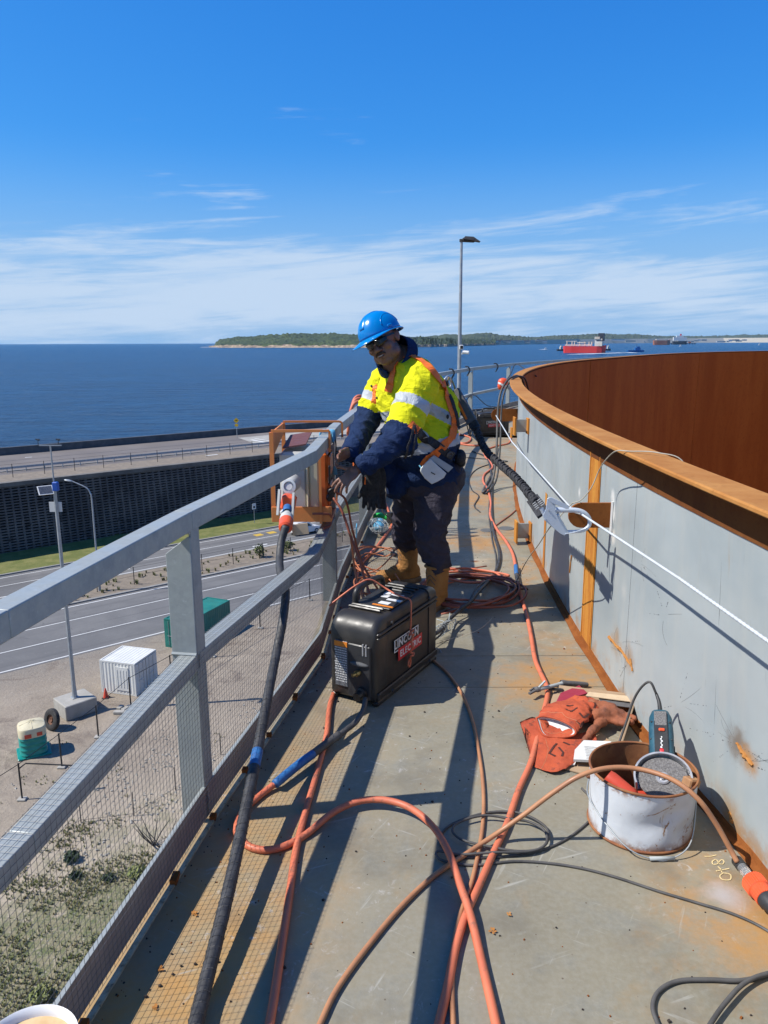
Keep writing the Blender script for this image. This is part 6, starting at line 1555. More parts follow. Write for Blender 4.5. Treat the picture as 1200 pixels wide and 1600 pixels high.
def ringt(z, dr, r, mat, name):
    b = MB(); pts = [V(((bprof(2*math.pi*k/N, z)+dr)*math.cos(2*math.pi*k/N), (bprof(2*math.pi*k/N, z)+dr)*math.sin(2*math.pi*k/N), z)) for k in range(N+1)]; b.tube(pts, r, 8, cap=False); return make(name, b, mat, th, smooth='all')
ringt(BH-.002, 0, .0042, 'bucket_rust', 'rim_bead'); ringt(.006, .001, .0045, 'bucket_rust', 'base_bead'); 
def ear(a): r = bprof(a, .15)+.004; return V((r*math.cos(a), r*math.sin(a), .16))
ea, eb = math.radians(172), math.radians(8)
pe, pf = ear(ea), ear(eb)
b = MB(); hb = cr([pe+V((0, 0, -.0)), pe+V((-.004, -.04, -.06)), V((-.10, -.155, .035)), V((-.02, -.188, .008)), V((.04, -.186, .008)), V((.11, -.15, .04)), pf+V((.006, -.04, -.05)), pf], 6); b.tube(hb, .0022, 6); make('wire_handle', b, 'steel_post_pale', th, smooth='all')
b = MB(); b.tube([V((-.028, -.1875, .009)), V((.048, -.186, .009))], .0062, 8); make('hand_grip', b, 'net_grey', th, smooth='all')
for p in (pe, pf): b = MB(); b.ell(p, .009, None, 10, 6); make('ear_rivet', b, 'bucket_rust', th, smooth='all')
# grinder: disc plane leaning, body up towards the wall
gd = atz(1036, 1217, .185)         # centre of the disc
gx = V((1, 0, 0)); 
gtop = aty(1031, 1100, 2.46)       # end of the body
up_ = (gtop-gd).normalized(); vdir = (V((0, 0, CH))-gd).normalized(); nrm = (vdir-up_*vdir.dot(up_)); nrm = (nrm.normalized()*1.0+V((0, 0, 0))).normalized(); sx_ = up_.cross(nrm).normalized()
th = thing('angle_grinder', 'blue angle grinder with grey cutting disc standing in the white bucket', 'grinder', gd)
GM = Matrix((sx_, up_, nrm)).transposed().to_4x4(); GM.translation = gd; th.matrix_basis = GM; ORIG[th.name] = GM
GL = (gtop-gd).length/1.22; GM = GM @ Matrix.Scale(1.22, 4); th.matrix_basis = GM; ORIG[th.name] = GM
b = MB(); b.lathe([(.001, .0015), (.0625, .0015), (.0625, -.0015), (.001, -.0015)], 48); make('cutting_disc', b, 'disc_grit', th, smooth=True)
b = MB(); b.lathe([(.018, .0016), (.018, .005), (.015, .008), (.010, .008), (.0095, .004), (.007, .004), (.007, .011), (.001, .011)], 24); make('clamp_nut', b, 'chrome', th, smooth=True)
b = MB()
arc = [math.radians(a) for a in range(-22, 203, 3)]
secs = [[V((.068*math.cos(a), .068*math.sin(a), .014)), V((.073*math.cos(a), .073*math.sin(a), .014)), V((.073*math.cos(a), .073*math.sin(a), -.022)), V((.030*math.cos(a), .030*math.sin(a), -.022)), V((.030*math.cos(a), .030*math.sin(a), -.020)), V((.068*math.cos(a), .068*math.sin(a), -.020))] for a in arc]
b.sweep(secs); make('guard', b, 'chrome', th, smooth=50)
b = MB(); b.lathe([(.03, -.004), (.034, -.02), (.036, -.05), (.02, -.065), (.001, -.066)], 20); make('gear_head', b, 'grinder_dark', th, smooth=True)
def gsec(y, w, h, zc=-.042, c_=.3):
    pts = []
    for k in range(20):
        a = 2*math.pi*k/20; d = (abs(math.cos(a))**3.2+abs(math.sin(a))**3.2)**(-1/3.2); pts.append(V((w*d*math.cos(a), y, zc+h*d*math.sin(a))))
    return pts
b = MB(); b.sweep([gsec(.02, .022, .022), gsec(.045, .034, .030), gsec(.075, .035, .032), gsec(.11, .032, .030), gsec(.16, .0335, .030), gsec(GL-.06, .033, .030), gsec(GL-.025, .031, .029), gsec(GL-.006, .024, .024), gsec(GL, .012, .014)][::-1]); make('grinder_body', b, 'grinder_blue', th, smooth=45)
b = MB(); b.bbox((0, .130, -.0105), (.036, GL-.155+.035, .004), .0015); pn = make('side_panel', b, 'grinder_dark', th)
b = MB(); b.bbox((0, GL-.042, -.0105), (.034, .050, .005), .002); make('grip_pad', b, 'disc_grit', th)
b = MB(); b.bbox((.002, .158, -.0065), (.016, .009, .006), .002); make('slide_switch', b, 'plug_orange', pn)
b = MB(); b.ell((0, .092, -.008), (.006, .007, .0015), None, 12, 6); make('round_badge', b, 'print_red', pn)
b = MB()
for k in range(6): b.box((-.001+.002*(k % 2), .102+k*.0065, -.008), (.005-.001*(k % 3), .0045, .0012))
make('lettering', b, 'print_white', pn)
for s_ in (-1, 1):
    for k in range(5): b = MB(); b.box((s_*.0325, .10+k*.006, -.045), (.004, .003, .02)); make('vent_slot', b, 'grinder_dark', th)
    b = MB(); b.ell((s_*.024, GL-.05, -.016), .003, None, 8, 5); b.ell((s_*.027, .135, -.02), .003, None, 8, 5); make('screw', b, 'grinder_dark', th)
# grinder cable
gt = GM @ V((0, GL-.005, -.042)); 
b = MB(); gp = cr([gt, gt+up_*.02, gt+up_*.05+V((-.003, 0, .004)), gt+up_*.075+V((-.012, .0, .012))], 5); b.tube(gp, [.009-.0035*i/(len(gp)-1) for i in range(len(gp))], 10); make('cord_sleeve', b, 'grinder_dark', th, world=True, smooth='all')
ge = gp[-1]
hose('grinder_cable', 'black cable arching up from the top of the grinder and down behind the bucket', [ge, aty(1016, 1066, 2.55), aty(1003, 1073, 2.58), aty(990, 1094, 2.6), aty(978, 1130, 2.6), aty(968, 1158, 2.58), aty(958, 1185, 2.52), aty(948, 1215, 2.46), atz(940, 1245, .03), atz(930, 1268)], .0045, 'cable_grey', 'cable')
# contents
b = MB(); p = BK+V((-.085, -.03, .155)); axis_lathe(b, p+V((-.03, .03, .02)), p+V((.04, -.02, -.03)), [(.022, 0), (.026, .15), (.028, .8), (.030, .9), (.026, 1), (.001, 1)], 18); b.bbox(p+V((.065, -.015, -.02)), (.05, .02, .02), .004)
tag(make('red_handle', b, 'red_plastic', smooth=True), 'red plastic tool handle lying inside the bucket left of the disc', 'tool')
b = MB(); b.bbox(atz(1080, 1222, .195), (.05, .035, .028), .004, Matrix.Rotation(.5, 3, 'Z') @ Matrix.Rotation(.3, 3, 'Y')); tag(make('wood_block', b, 'wood'), 'small pale wood block wedged inside the bucket right of the disc', 'wood')
b = MB(); b.ell(BK+V((-.04, -.04, .09)), (.09, .08, .05)); tag(make('dark_rag', b, 'leather_brown', smooth='all'), 'dark brown rag filling the bottom of the bucket', 'rag')

# ---------------------------------------------------------------- cardboard, gloves, electrode holder
th = thing('cardboard_box', 'flattened open cardboard box lying on the deck under the leather gloves', 'cardboard', atz(900, 1130))
c1_, c2_, c3_, c4_ = atz(868, 1073), atz(1003, 1092), atz(925, 1215), atz(826, 1190)
b = MB()
def quad(b, pts, t_=.004):
    n_ = (pts[1]-pts[0]).cross(pts[2]-pts[0]).normalized()*t_
    if n_.z < 0: n_ = -n_
    n = len(pts); b.add(pts+[p+n_ for p in pts], [tuple(range(n-1, -1, -1)), tuple(range(n, 2*n))]+[(i, (i+1) % n, n+(i+1) % n, n+i) for i in range(n)])
up3 = V((0, 0, .003))
quad(b, [atz(829, 1188, .003), atz(932, 1216, .003), atz(985, 1190, .003), atz(880, 1090, .003), atz(868, 1075, .003)][::1]); make('bottom_sheet', b, 'cardboard', th, world=True)
bl, br = atz(885, 1082, .0), atz(1000, 1100, .0)
b = MB(); z = .055
A0, A1, A2, A3 = atz(872, 1082, .008), atz(984, 1105, .008), atz(958, 1185, .008), atz(852, 1140, .008)
quad(b, [A1, A2, A2+V((.03, 0, z)), A1+V((.03, 0, z))], .004); make('side_flap', b, 'cardboard', th, world=True)
b = MB(); quad(b, [A0+V((0, 0, .0)), A1, A1+V((.03, .01, z)), A0+V((.0, .02, z*.5))], .004); make('back_flap', b, 'cardboard', th, world=True)
b = MB(); quad(b, [atz(876, 1084, .03), atz(905, 1072, .035), atz(918, 1084, .04), atz(868, 1100, .02)]); make('red_panel', b, 'card_red', th, world=True)
b = MB(); quad(b, [atz(920, 1082, .052), atz(999, 1090, .062), atz(992, 1098, .058), atz(915, 1088, .05)], .003); make('top_flap', b, 'cardboard_edge', th, world=True)
b = MB(); quad(b, [atz(935, 1090, .045), atz(990, 1098, .05), atz(985, 1106, .046), atz(940, 1100, .04)], .002); make('dark_lining', b, 'pack_grey', th, world=True)
b = MB(); quad(b, [atz(898, 1175, .03), atz(912, 1160, .034), atz(955, 1162, .036), atz(942, 1192, .03), atz(896, 1190, .028)], .010); o = make('paper_pad', b, 'paper_white'); tag(o, 'white paper pad lying on the cardboard between gloves and bucket', 'paper')
b = MB(); quad(b, [atz(872, 1190, .012), atz(905, 1180, .02), atz(898, 1196, .012), atz(886, 1196, .01)], .004); tag(make('paper_sheet', b, 'paper_white'), 'small white paper corner sticking out below the orange gauntlet', 'paper')
b = MB()
for k in range(9): b.bar(atz(913+k*.4, 1166+k*2.4, .0455), atz(935+k*.6-(k % 3)*4, 1168+k*2.4, .0455), .0012, .0006)
make('print_line', b, 'print_grey', o)
# gauntlets
def leather(name, prims, mat, vox, amp, seed, parent, fq=22):
    m = MB(); prims(m); r = remesh(m, vox, 3); N_ = normals(r)
    for i, p in enumerate(r.v):
        w = noise.noise(V((p.x*fq, p.y*fq, p.z*fq*.7+seed)))+.5*(1-abs(noise.noise(V((p.x*fq*2.2, p.y*fq*2.2, seed)))))*1.0
        r.v[i] = p+N_[i]*amp*w
    return make(name, r, mat, parent, smooth='all', world=True)
th = thing('leather_gauntlets', 'pair of orange leather welding gauntlets with black markings lying on the cardboard', 'gloves', atz(880, 1140))
def G(u, v, z): return atz(u, v, z)
# opening of the upper gauntlet faces the camera-left
mo = [G(838, 1122, .05), G(850, 1119, .066), G(872, 1124, .075), G(893, 1134, .07), G(900, 1144, .055), G(893, 1150, .04), G(870, 1152, .03), G(848, 1147, .03)]
cm = sum(mo, V((0, 0, 0)))/len(mo)
ringsU = [mo]
for k, (u, v, z, s_) in enumerate(((885, 1118, .065, .98), (905, 1108, .06, .85), (922, 1103, .055, .8), (940, 1106, .05, .68), (960, 1113, .045, .5), (975, 1122, .04, .25))):
    c0 = G(u, v, z); ringsU.append([c0+(q-cm)*s_+V((noise.noise(q*40+V((k, 0, 0))), noise.noise(q*40+V((0, k, 0))), noise.noise(q*40+V((0, 0, k)))))*.014 for q in mo])
def smooth_rings(R, nseg=9, ncirc=40, amp=.011, seed=0):
    out_ = []; cols = [cr([r[j] for r in R], nseg) for j in range(len(R[0]))]
    for i in range(len(cols[0])):
        loop = [c[i] for c in cols]; L4 = cr(loop+[loop[0]], 5)[:-1]; n = len(L4); c0 = sum(L4, V((0, 0, 0)))/n
        o = []
        for j, p in enumerate(L4):
            w = amp*(1-abs(noise.noise(V((p.x*24, p.y*30, p.z*26+seed))))*2.6)+amp*.8*noise.noise(V((p.x*60, p.y*60, p.z*60+seed)))-amp*1.2*max(0, noise.noise(V((p.x*14, p.y*14, seed+3)))); o.append(p+(p-c0).normalized()*w*(min(1, i/4)))
        out_.append(o)
    return out_
RU = smooth_rings(ringsU)
b = MB(); m = len(RU); n = len(RU[0]); vs = [p for r in RU for p in r]
b.add(vs, [(i*n+k, i*n+(k+1) % n, (i+1)*n+(k+1) % n, (i+1)*n+k) for i in range(m-1) for k in range(n)]+[tuple(range((m-1)*n, m*n))]); make('upper_gauntlet', b, 'leather_orange', th, smooth='all', world=True)
b = MB(); vs = [(p-cm)*.93+cm for p in RU[0]]+[(p-cm)*.72+cm+V((.012, .022, -.012)) for p in RU[0]]
b.add(vs, [(k, (k+1) % n, n+(k+1) % n, n+k) for k in range(n)]+[tuple(range(n, 2*n))]); make('white_lining', b, 'lining_white', th, smooth=True, world=True)
b = MB(); b.tube(RU[0]+[RU[0][0]], .0045, 6, cap=False); make('cuff_binding', b, 'leather_orange', th, smooth='all', world=True)
# lower gauntlet, flatter
ml = [G(812, 1128, .020), G(836, 1121, .028), G(846, 1152, .022), G(850, 1172, .022), G(841, 1195, .010), G(834, 1196, .006), G(822, 1160, .008)]
cl = sum(ml, V((0, 0, 0)))/len(ml); RL2 = [ml]
for k, (u, v, z, s_) in enumerate(((866, 1176, .022, .72), (888, 1172, .022, .56), (910, 1163, .024, .4), (928, 1152, .03, .25))):
    c0 = G(u, v, z); RL2.append([c0+(q-cl)*s_ for q in ml])
RLo = smooth_rings(RL2, 9, 40, .007, 9); b = MB(); m = len(RLo); n = len(RLo[0])
b.add([p for r in RLo for p in r], [(i*n+k, i*n+(k+1) % n, (i+1)*n+(k+1) % n, (i+1)*n+k) for i in range(m-1) for k in range(n)]+[tuple(range((m-1)*n, m*n)), tuple(range(n-1, -1, -1))]); make('lower_gauntlet', b, 'leather_orange', th, smooth='all', world=True)
b = MB()
b.tube(RU[3]+[RU[3][0]], .0009, 4, cap=False)
b.tube(RLo[2]+[RLo[2][0]], .0009, 4, cap=False); make('seam_stitching', b, 'cord_tan', th, smooth='all', world=True)
# glove hand with fingers, brown side
def gl(m):
    m.cone(G(925, 1105, .055), G(955, 1110, .06), .03, .028); m.cone(G(930, 1120, .05), G(960, 1118, .05), .03, .025)
    m.cone(G(955, 1108, .065), G(992, 1122, .06), .014, .009); m.cone(G(952, 1116, .055), G(985, 1128, .05), .014, .010); m.cone(G(948, 1124, .045), G(975, 1130, .045), .014, .010)
    m.cone(G(940, 1128, .045), G(925, 1142, .045), .016, .013); m.cone(G(925, 1142, .045), G(915, 1158, .03), .013, .010)
leather('glove_hand', gl, 'leather_brown', .0045, .008, 3, th, 34)
random.seed(14)
b = MB()
# black felt marks: strokes riding on the upper gauntlet surface
bv = BVHTree.FromPolygons([p for r in RU for p in r], [(i*len(RU[0])+k, i*len(RU[0])+(k+1) % len(RU[0]), (i+1)*len(RU[0])+(k+1) % len(RU[0]), (i+1)*len(RU[0])+k) for i in range(len(RU)-1) for k in range(len(RU[0]))])
def ink(b, bv, px_, w=.008, off=.0015):
    pts = []
    for u, v in px_:
        d = ray(u, v).normalized(); h = bv.ray_cast(V((0, 0, CH)), d)
        if h[0] is not None: pts.append((h[0], h[1]))
    for (a, na), (c_, nc) in zip(pts, pts[1:]):
        for k in range(6):
            q0, q1 = a.lerp(c_, k/6), a.lerp(c_, (k+1)/6); h0, h1 = bv.find_nearest(q0), bv.find_nearest(q1)
            if (h1[0]-h0[0]).length < 1e-5: continue
            n0 = h0[1]; 
            if n0.dot(V((0, 0, CH))-h0[0]) < 0: n0 = -n0
            b.bar(h0[0]+n0*off, h1[0]+n0*off, w, .001, upv=n0)
for st_ in ([(884, 1108), (893, 1112), (902, 1106)], [(885, 1103), (896, 1102)], [(905, 1114), (912, 1122), (920, 1116)], [(921, 1096), (930, 1100), (928, 1108)], [(934, 1094), (940, 1104)], [(903, 1129), (907, 1136), (912, 1128)], [(930, 1112), (938, 1110)]): ink(b, bv, st_)
tag(make('ink_marking', b, 'felt_dark', th, world=True), kind='stuff')
bv2 = BVHTree.FromPolygons([p for r in RLo for p in r], [(i*n+k, i*n+(k+1) % n, (i+1)*n+(k+1) % n, (i+1)*n+k) for i in range(m-1) for k in range(n)])
b = MB()
for st_ in ([(858, 1178), (866, 1166), (870, 1162)], [(860, 1178), (868, 1182)], [(873, 1168), (880, 1176), (878, 1182)], [(880, 1160), (890, 1164)]): ink(b, bv2, st_)
tag(make('ink_marking', b, 'felt_dark', th, world=True), kind='stuff')
# electrode holder
th = thing('electrode_holder', 'grey electrode holder with dark handle lying across the orange hose above the gauntlets', 'electrode holder', atz(870, 1073))
z = .035
b = MB(); axis_lathe(b, atz(876, 1067, z), atz(920, 1070, .012), [(.012, 0), (.015, .08), (.013, .2), (.012, .8), (.010, .95), (.001, 1)], 16); make('handle', b, 'pack_grey', th, world=True, smooth=True)
b = MB(); axis_lathe(b, atz(843, 1077, z+.004), atz(878, 1068, z+.002), [(.008, 0), (.008, .8), (.010, 1)], 12); make('shank', b, 'net_grey', th, world=True, smooth=True)
b = MB(); axis_lathe(b, atz(835, 1078, z), atz(845, 1076, z+.004), [(.009, 0), (.013, .4), (.012, .9), (.008, 1)], 12); b.bar(atz(836, 1079, z), atz(827, 1084, z-.004), .012, .008); b.bar(atz(836, 1074, z+.004), atz(828, 1079, z+.004), .006, .006); make('jaw', b, 'pack_grey', th, world=True)
b = MB(); b.bar(atz(842, 1074, z+.012), atz(852, 1064, z+.035), .008, .006); make('lever', b, 'net_grey', th, world=True)
b = MB(); b.bar(atz(853, 1076, z-.012), atz(880, 1078, z-.012), .012, .01); make('lower_arm', b, 'cable_black', th, world=True)
# coffee cup held at the lower left
cc_ = V((0, 0, CH))+ray(42, 1640).normalized()*.92
th = thing('coffee_cup', 'white paper coffee cup rim at the bottom left corner of the view', 'cup', cc_-V((0, 0, .11)))
b = MB(); b.lathe([(.001, 0), (.030, 0), (.042, .108), (.0445, .109), (.0455, .112), (.0445, .115), (.042, .113), (.040, .108), (.036, .07)], 48); make('cup_wall', b, 'cup_white', th, smooth=True)
b = MB(); b.lathe([(.0405, .106), (.001, .107)], 40); make('coffee', b, 'coffee_foam', th)
# crumbs of rust and dead leaves on the deck
random.seed(44); b = MB(); b2 = MB()
for i in range(900):
    y = random.uniform(1.2, 6.5); x0, x1 = rail_at(y)+.03, wall_x(y)-.06; x = x0+(x1-x0)*random.random()**2.2; s_ = random.uniform(.0014, .004)*(2.0 if random.random() < .06 else 1)
    (b if i % 2 else b2).box((x, y, s_*.4), (s_, s_*1.3, s_*.8), Matrix.Rotation(random.random()*3, 3, 'Z'), (.7, .7))
for (u, v) in ((305, 1506), (283, 1509), (270, 1522), (250, 1540), (228, 1557), (268, 1490), (869, 1449), (706, 1371), (505, 1406), (640, 1150), (556, 1330), (770, 1120), (735, 1046), (912, 1003)):
    p = atz(u, v, .003); s_ = random.uniform(.006, .010); b2.ell(p, (s_*.5, s_*.4, s_*.35), None, 8, 5)
tag(make('dark_crumbs', b2, 'leather_char'), kind='stuff')
tag(make('rust_crumbs', b, 'rust_plate'), kind='stuff')
b = MB()
for (u, v) in ((304, 1428), (251, 1513), (928, 1084), (795, 1427), (770, 1455), (243, 1575), (320, 1250)):
    p = atz(u, v, .004)
    for k in range(5): a = random.uniform(0, 6.28); l = random.uniform(.006, .014); d = V((math.cos(a), math.sin(a), .15)); s_ = V((-d.y, d.x, 0))*.004; b.add([p-s_*.5, p+d*l*.6-s_, p+d*l, p+d*l*.6+s_], [(0, 1, 2, 3)])
tag(make('dead_leaves', b, 'rust_bright'), kind='stuff')
# ---------------------------------------------------------------- the worker
simple('skin_dark', (.215, .102, .066), .5, 0, (.25, .125, .082), 12, bump=.12, bsc=120)
simple('lips', (.13, .055, .045), .5)
simple('hair_black', (.008, .007, .007), .7, bump=.6, bsc=200)
simple('beard_shadow', (.045, .024, .017), .8)
simple('eye_white', (.55, .52, .48), .3)
simple('nail', (.30, .17, .12), .4)
simple('helmet_blue', (.0, .215, .60), .22, 0, (.0, .23, .63), 3, spec=.6)
simple('glasses_black', (.01, .01, .012), .15)
def cloth(name, col, col2, bs=1.0, sc=7, rough=.85):
    m = Mat(name, rough, 0, .2); v = m.obj(); n = m.noise(v, sc, 5, .6); c = m.mix(m.mr(n, .35, .7), col, col2); m.set('Base Color', c)
    w = m.noise(m.obj((1, 1, 2.2), (.4, .5, .2)), 11, 5, .6, 1.4); w2 = m.noise(m.obj((2, 1, 1), (0, .7, .9)), 9, 4, .55, 1.0)
    m.bump(w, bs, .010); m.bump(w2, bs, .008); m.bump(m.noise(v, 400, 2), .15, .0006)
cloth('shirt_yellow', (.84, .80, .012), (.74, .72, .012), 1.2)
cloth('shirt_navy', (.008, .022, .072), (.012, .032, .094), 1.3)
cloth('reflective_tape', (.46, .49, .52), (.56, .58, .61), .8, 14, .45)
cloth('trousers_charcoal', (.058, .052, .070), (.042, .038, .052), 1.3)
cloth('boot_tan', (.42, .205, .065), (.33, .155, .05), .7, 16)
simple('boot_sole', (.20, .13, .07), .8)
simple('lace', (.10, .07, .05), .8)
simple('pouch_clear', (.34, .40, .44), .35, 0, (.38, .44, .48), 8)
simple('pouch_white', (.62, .66, .66), .5)

root = thing('person', 'worker in blue helmet, yellow and navy shirt and orange harness leaning on the railing', 'person', V((.22, 4.5, 0)))
def Q(u, v, Y): return aty(u, v, Y)
HC = Q(598, 534, 4.30)
hf = V((-.36, -.90, -.20)).normalized(); hu = V((-.46, -.04, .88)); hu = (hu-hf*hu.dot(hf)).normalized(); hr = hf.cross(hu).normalized()
HM = Matrix((hr, hf, hu)).transposed().to_4x4(); HM.translation = HC      # local x: his right, y: forward, z: up
def h(x, y, z): return HM @ V((x, y, z))
HR = HM.to_3x3()
NB = Q(627, 566, 4.40)    # base of the neck
SHn, ELn, WRn = Q(656, 600, 4.22), Q(622, 688, 4.08), Q(566, 727, 4.04)
SHf, ELf, WRf = Q(603, 598, 4.58), Q(573, 655, 4.52), Q(546, 706, 4.10)
CH1, BEL, PEL = Q(643, 620, 4.43), Q(655, 690, 4.44), Q(664, 738, 4.48)
HPn, HPf = Q(681, 762, 4.42), Q(645, 760, 4.62)
KNn, KNf = Q(672, 832, 4.34), Q(636, 835, 4.74)
ANn, ANf = atz(674, 936, .10), atz(636, 893, .10)
ANn = V((ANn.x+.0, 4.36, .10)); ANf = V((Q(636, 893, 4.86).x, 4.86, .10))
ANn.x = Q(677, 915, 4.34).x; ANn.y = 4.34; ANn.x += .02
def fingers(m, wr, knu, dirs, base_r=.011, thumb=None):
    pass
def hand(m, wr, palm_dir, side, up_n, curls, lens=(.078, .085, .08, .064), sc=1.0, spread=.16, thumb_dir=None):
    # palm slab from wrist along palm_dir; side points to the index-finger side; up_n is the back of the hand
    f = V(palm_dir).normalized(); s_ = (V(side)-f*V(side).dot(f)).normalized(); n_ = V(up_n); n_ = (n_-f*n_.dot(f)-s_*n_.dot(s_)).normalized()
    pc = wr+f*.05*sc
    R = Matrix((s_, f, n_)).transposed()
    m.ell(pc, (.043*sc, .055*sc, .018*sc), R); m.ell(wr+f*.035*sc-n_*.005, (.034*sc, .04*sc, .02*sc), R); m.cone(wr-f*.05, wr+f*.02, .029*sc, .028*sc)
    tips = []
    for i in range(4):
        k = (1.5-i); base = wr+f*(.094-.004*abs(k-.5))*sc+s_*k*.0205*sc; d = (f+s_*k*spread).normalized(); cu = curls[i]; L = lens[i]*sc
        p0 = wr+f*.05*sc+s_*k*.017*sc; p1 = base
        a = 0; pts = [p0, p1]; q = p1
        for j, fr in enumerate((.45, .31, .24)):
            a += cu*(.7, 1.0, .7)[j]; dd = d*math.cos(a)-n_*math.sin(a); q = q+dd*L*fr; pts.append(q)
        rr = [.0105, .0100, .0092, .0085, .0070]
        for j in range(4): m.cone(pts[j], pts[j+1], rr[j]*sc, rr[j+1]*sc, 12)
        tips.append((pts[-1], (pts[-1]-pts[-2]).normalized(), n_, s_))
    td = V(thumb_dir).normalized() if thumb_dir is not None else (f*.6+s_*.8-n_*.3).normalized()
    t0 = wr+f*.02*sc+s_*.02*sc; t1 = t0+(td*.8+f*.2)*.045*sc; t2 = t1+td*.034*sc; t3 = t2+(td+f*.4).normalized()*.026*sc
    m.cone(t0, t1, .0165*sc, .0125*sc); m.cone(t1, t2, .0125*sc, .0110*sc); m.cone(t2, t3, .0110*sc, .0088*sc)
    tips.append((t3, (t3-t2).normalized(), n_, s_)); return tips
# hands: near (his left) hangs below the top rail, far (his right) reaches to the ties
m = MB()
f1 = (Q(527, 760, 3.98)-WRn).normalized(); tn = hand(m, WRn+f1*.03, f1, V((0, .75, .6)), V((-.35, -.8, .3)), (.25, .32, .42, .5), thumb_dir=V((-.65, .5, .15)), spread=.17)
f2 = (Q(507, 722, 3.84)-WRf).normalized(); tf = hand(m, WRf+f2*.025, f2, V((-.15, -.75, .30)), V((-.2, -.35, .9)), (.22, .25, .3, .35), thumb_dir=V((-.55, -.75, -.35)), spread=.16)
# arms, neck, torso core (inside the shirt)
m.cone(WRn, ELn, .032, .045); m.cone(ELn, SHn, .045, .06); m.cone(WRf, ELf, .032, .045); m.cone(ELf, SHf, .045, .06)
m.cone(NB-V((.0, 0, .06)), h(0, -.02, -.06), .082, .066); m.cone(NB, CH1, .10, .14); m.cone(CH1, PEL, .14, .13); m.cone(SHn, SHf, .07, .07)
m.cone(HPn, KNn, .085, .06); m.cone(KNn, ANn+V((0, 0, .13)), .055, .036); m.cone(HPf, KNf, .085, .06); m.cone(KNf, ANf+V((0, 0, .13)), .055, .036); m.cone(HPn, HPf, .09, .09)
# head
def he(c, r, rx=0, rz=0): m.ell(h(*c), r, HR @ Matrix.Rotation(rx, 3, 'X') @ Matrix.Rotation(rz, 3, 'Z'), 24, 16)
he((0, -.012, .035), (.080, .100, .100)); he((0, .030, -.045), (.068, .068, .075)); he((0, .052, -.092), (.042, .038, .030)); he((0, .02, -.075), (.072, .06, .045))
for s_ in (-1, 1):
    he((s_*.042, .066, -.022), (.029, .026, .026)); he((s_*.032, .083, .022), (.026, .014, .010)); he((s_*.05, .02, -.07), (.030, .045, .035))
    m.ell(h(s_*.083, -.012, -.005), (.010, .018, .030), HR @ Matrix.Rotation(s_*.35, 3, 'Z'), 16, 12); m.ell(h(s_*.088, -.017, .004), (.008, .02, .024), HR @ Matrix.Rotation(s_*.5, 3, 'Z'), 14, 10)
    he((s_*.016, .102, -.030), (.011, .013, .009))
m.cone(h(0, .092, .02), h(0, .118, -.024), .009, .0145, 14); he((0, .112, -.027), (.015, .014, .011)); he((0, .088, -.052), (.028, .018, .014)); he((0, .082, -.078), (.022, .018, .008))
he((0, .095, -.054), (.026, .010, .005)); he((0, .093, -.066), (.023, .010, .006))
body = remesh(m, .0042, 4, .5)
make('body', body, 'skin_dark', root, smooth='all', world=True)
b = MB()
for tips in (tn, tf):
    for (p, d, n_, s_) in tips[:4]: b.ell(p-d*.004+n_*.0055, (.005, .0065, .0022), frame((0, 0, 0), n_.cross(d), d).to_3x3(), 10, 6)
tag(make('fingernails', b, 'nail', root, smooth='all', world=True), kind='stuff')
def patch(name, c, r, mat, rx=0, rz=0):
    b = MB(); b.ell(h(*c), r, HR @ Matrix.Rotation(rx, 3, 'X') @ Matrix.Rotation(rz, 3, 'Z'), 20, 12); return make(name, b, mat, root, smooth='all', world=True)
patch('lip', (0, .1035, -.0535), (.023, .0045, .0042), 'lips'); patch('lip', (0, .1015, -.0655), (.020, .0050, .0052), 'lips'); patch('mouth_opening', (0, .1045, -.0592), (.018, .0030, .0022), 'eye_white')
b = MB()
for s_ in (-1, 1): b.tube(cr([h(0, .1115, -.0435), h(s_*.012, .110, -.0445), h(s_*.024, .1035, -.049), h(s_*.030, .0965, -.056)], 5), .0048, 6)
make('moustache', b, 'beard_shadow', root, smooth='all', world=True)
for s_ in (-1, 1):
    b = MB(); b.tube(cr([h(s_*.014, .0985, .030), h(s_*.032, .0985, .034), h(s_*.050, .088, .029)], 4), .004, 6); make('eyebrow', b, 'hair_black', root, smooth='all', world=True)
    patch('eye', (s_*.032, .0865, .008), (.012, .007, .006), 'eye_white')
# safety glasses
gr = thing if False else None
b = MB()
for s_ in (-1, 1):
    pts = []
    for k in range(9):
        a = k/8; x = s_*(.006+.060*a); y = .110-.035*a*a; pts.append((x, y))
    b.grid(9, 5, lambda u, v: h(s_*(.006+.060*u), .112-.036*u*u, .026-(.038-.012*u*u-.006*(1-u)**3)*v))
gl_ = make('safety_glasses', b, 'glasses_black', root, smooth='all', world=True); sol = gl_.modifiers.new('s', 'SOLIDIFY'); sol.thickness = .0022
for s_ in (-1, 1): b = MB(); b.bar(h(s_*.066, .078, .020), h(s_*.086, -.02, .012), .003, .007, upv=hu); make('temple_arm', b, 'glasses_black', gl_, world=True)
# hair behind and below the helmet
m = MB(); m.ell(h(0, -.032, .030), (.0845, .088, .088), HR, 24, 16); m.ell(h(0, -.060, -.01), (.070, .055, .055), HR, 20, 12)
r = remesh(m, .006, 2); make('hair', r, 'hair_black', root, smooth='all', world=True)
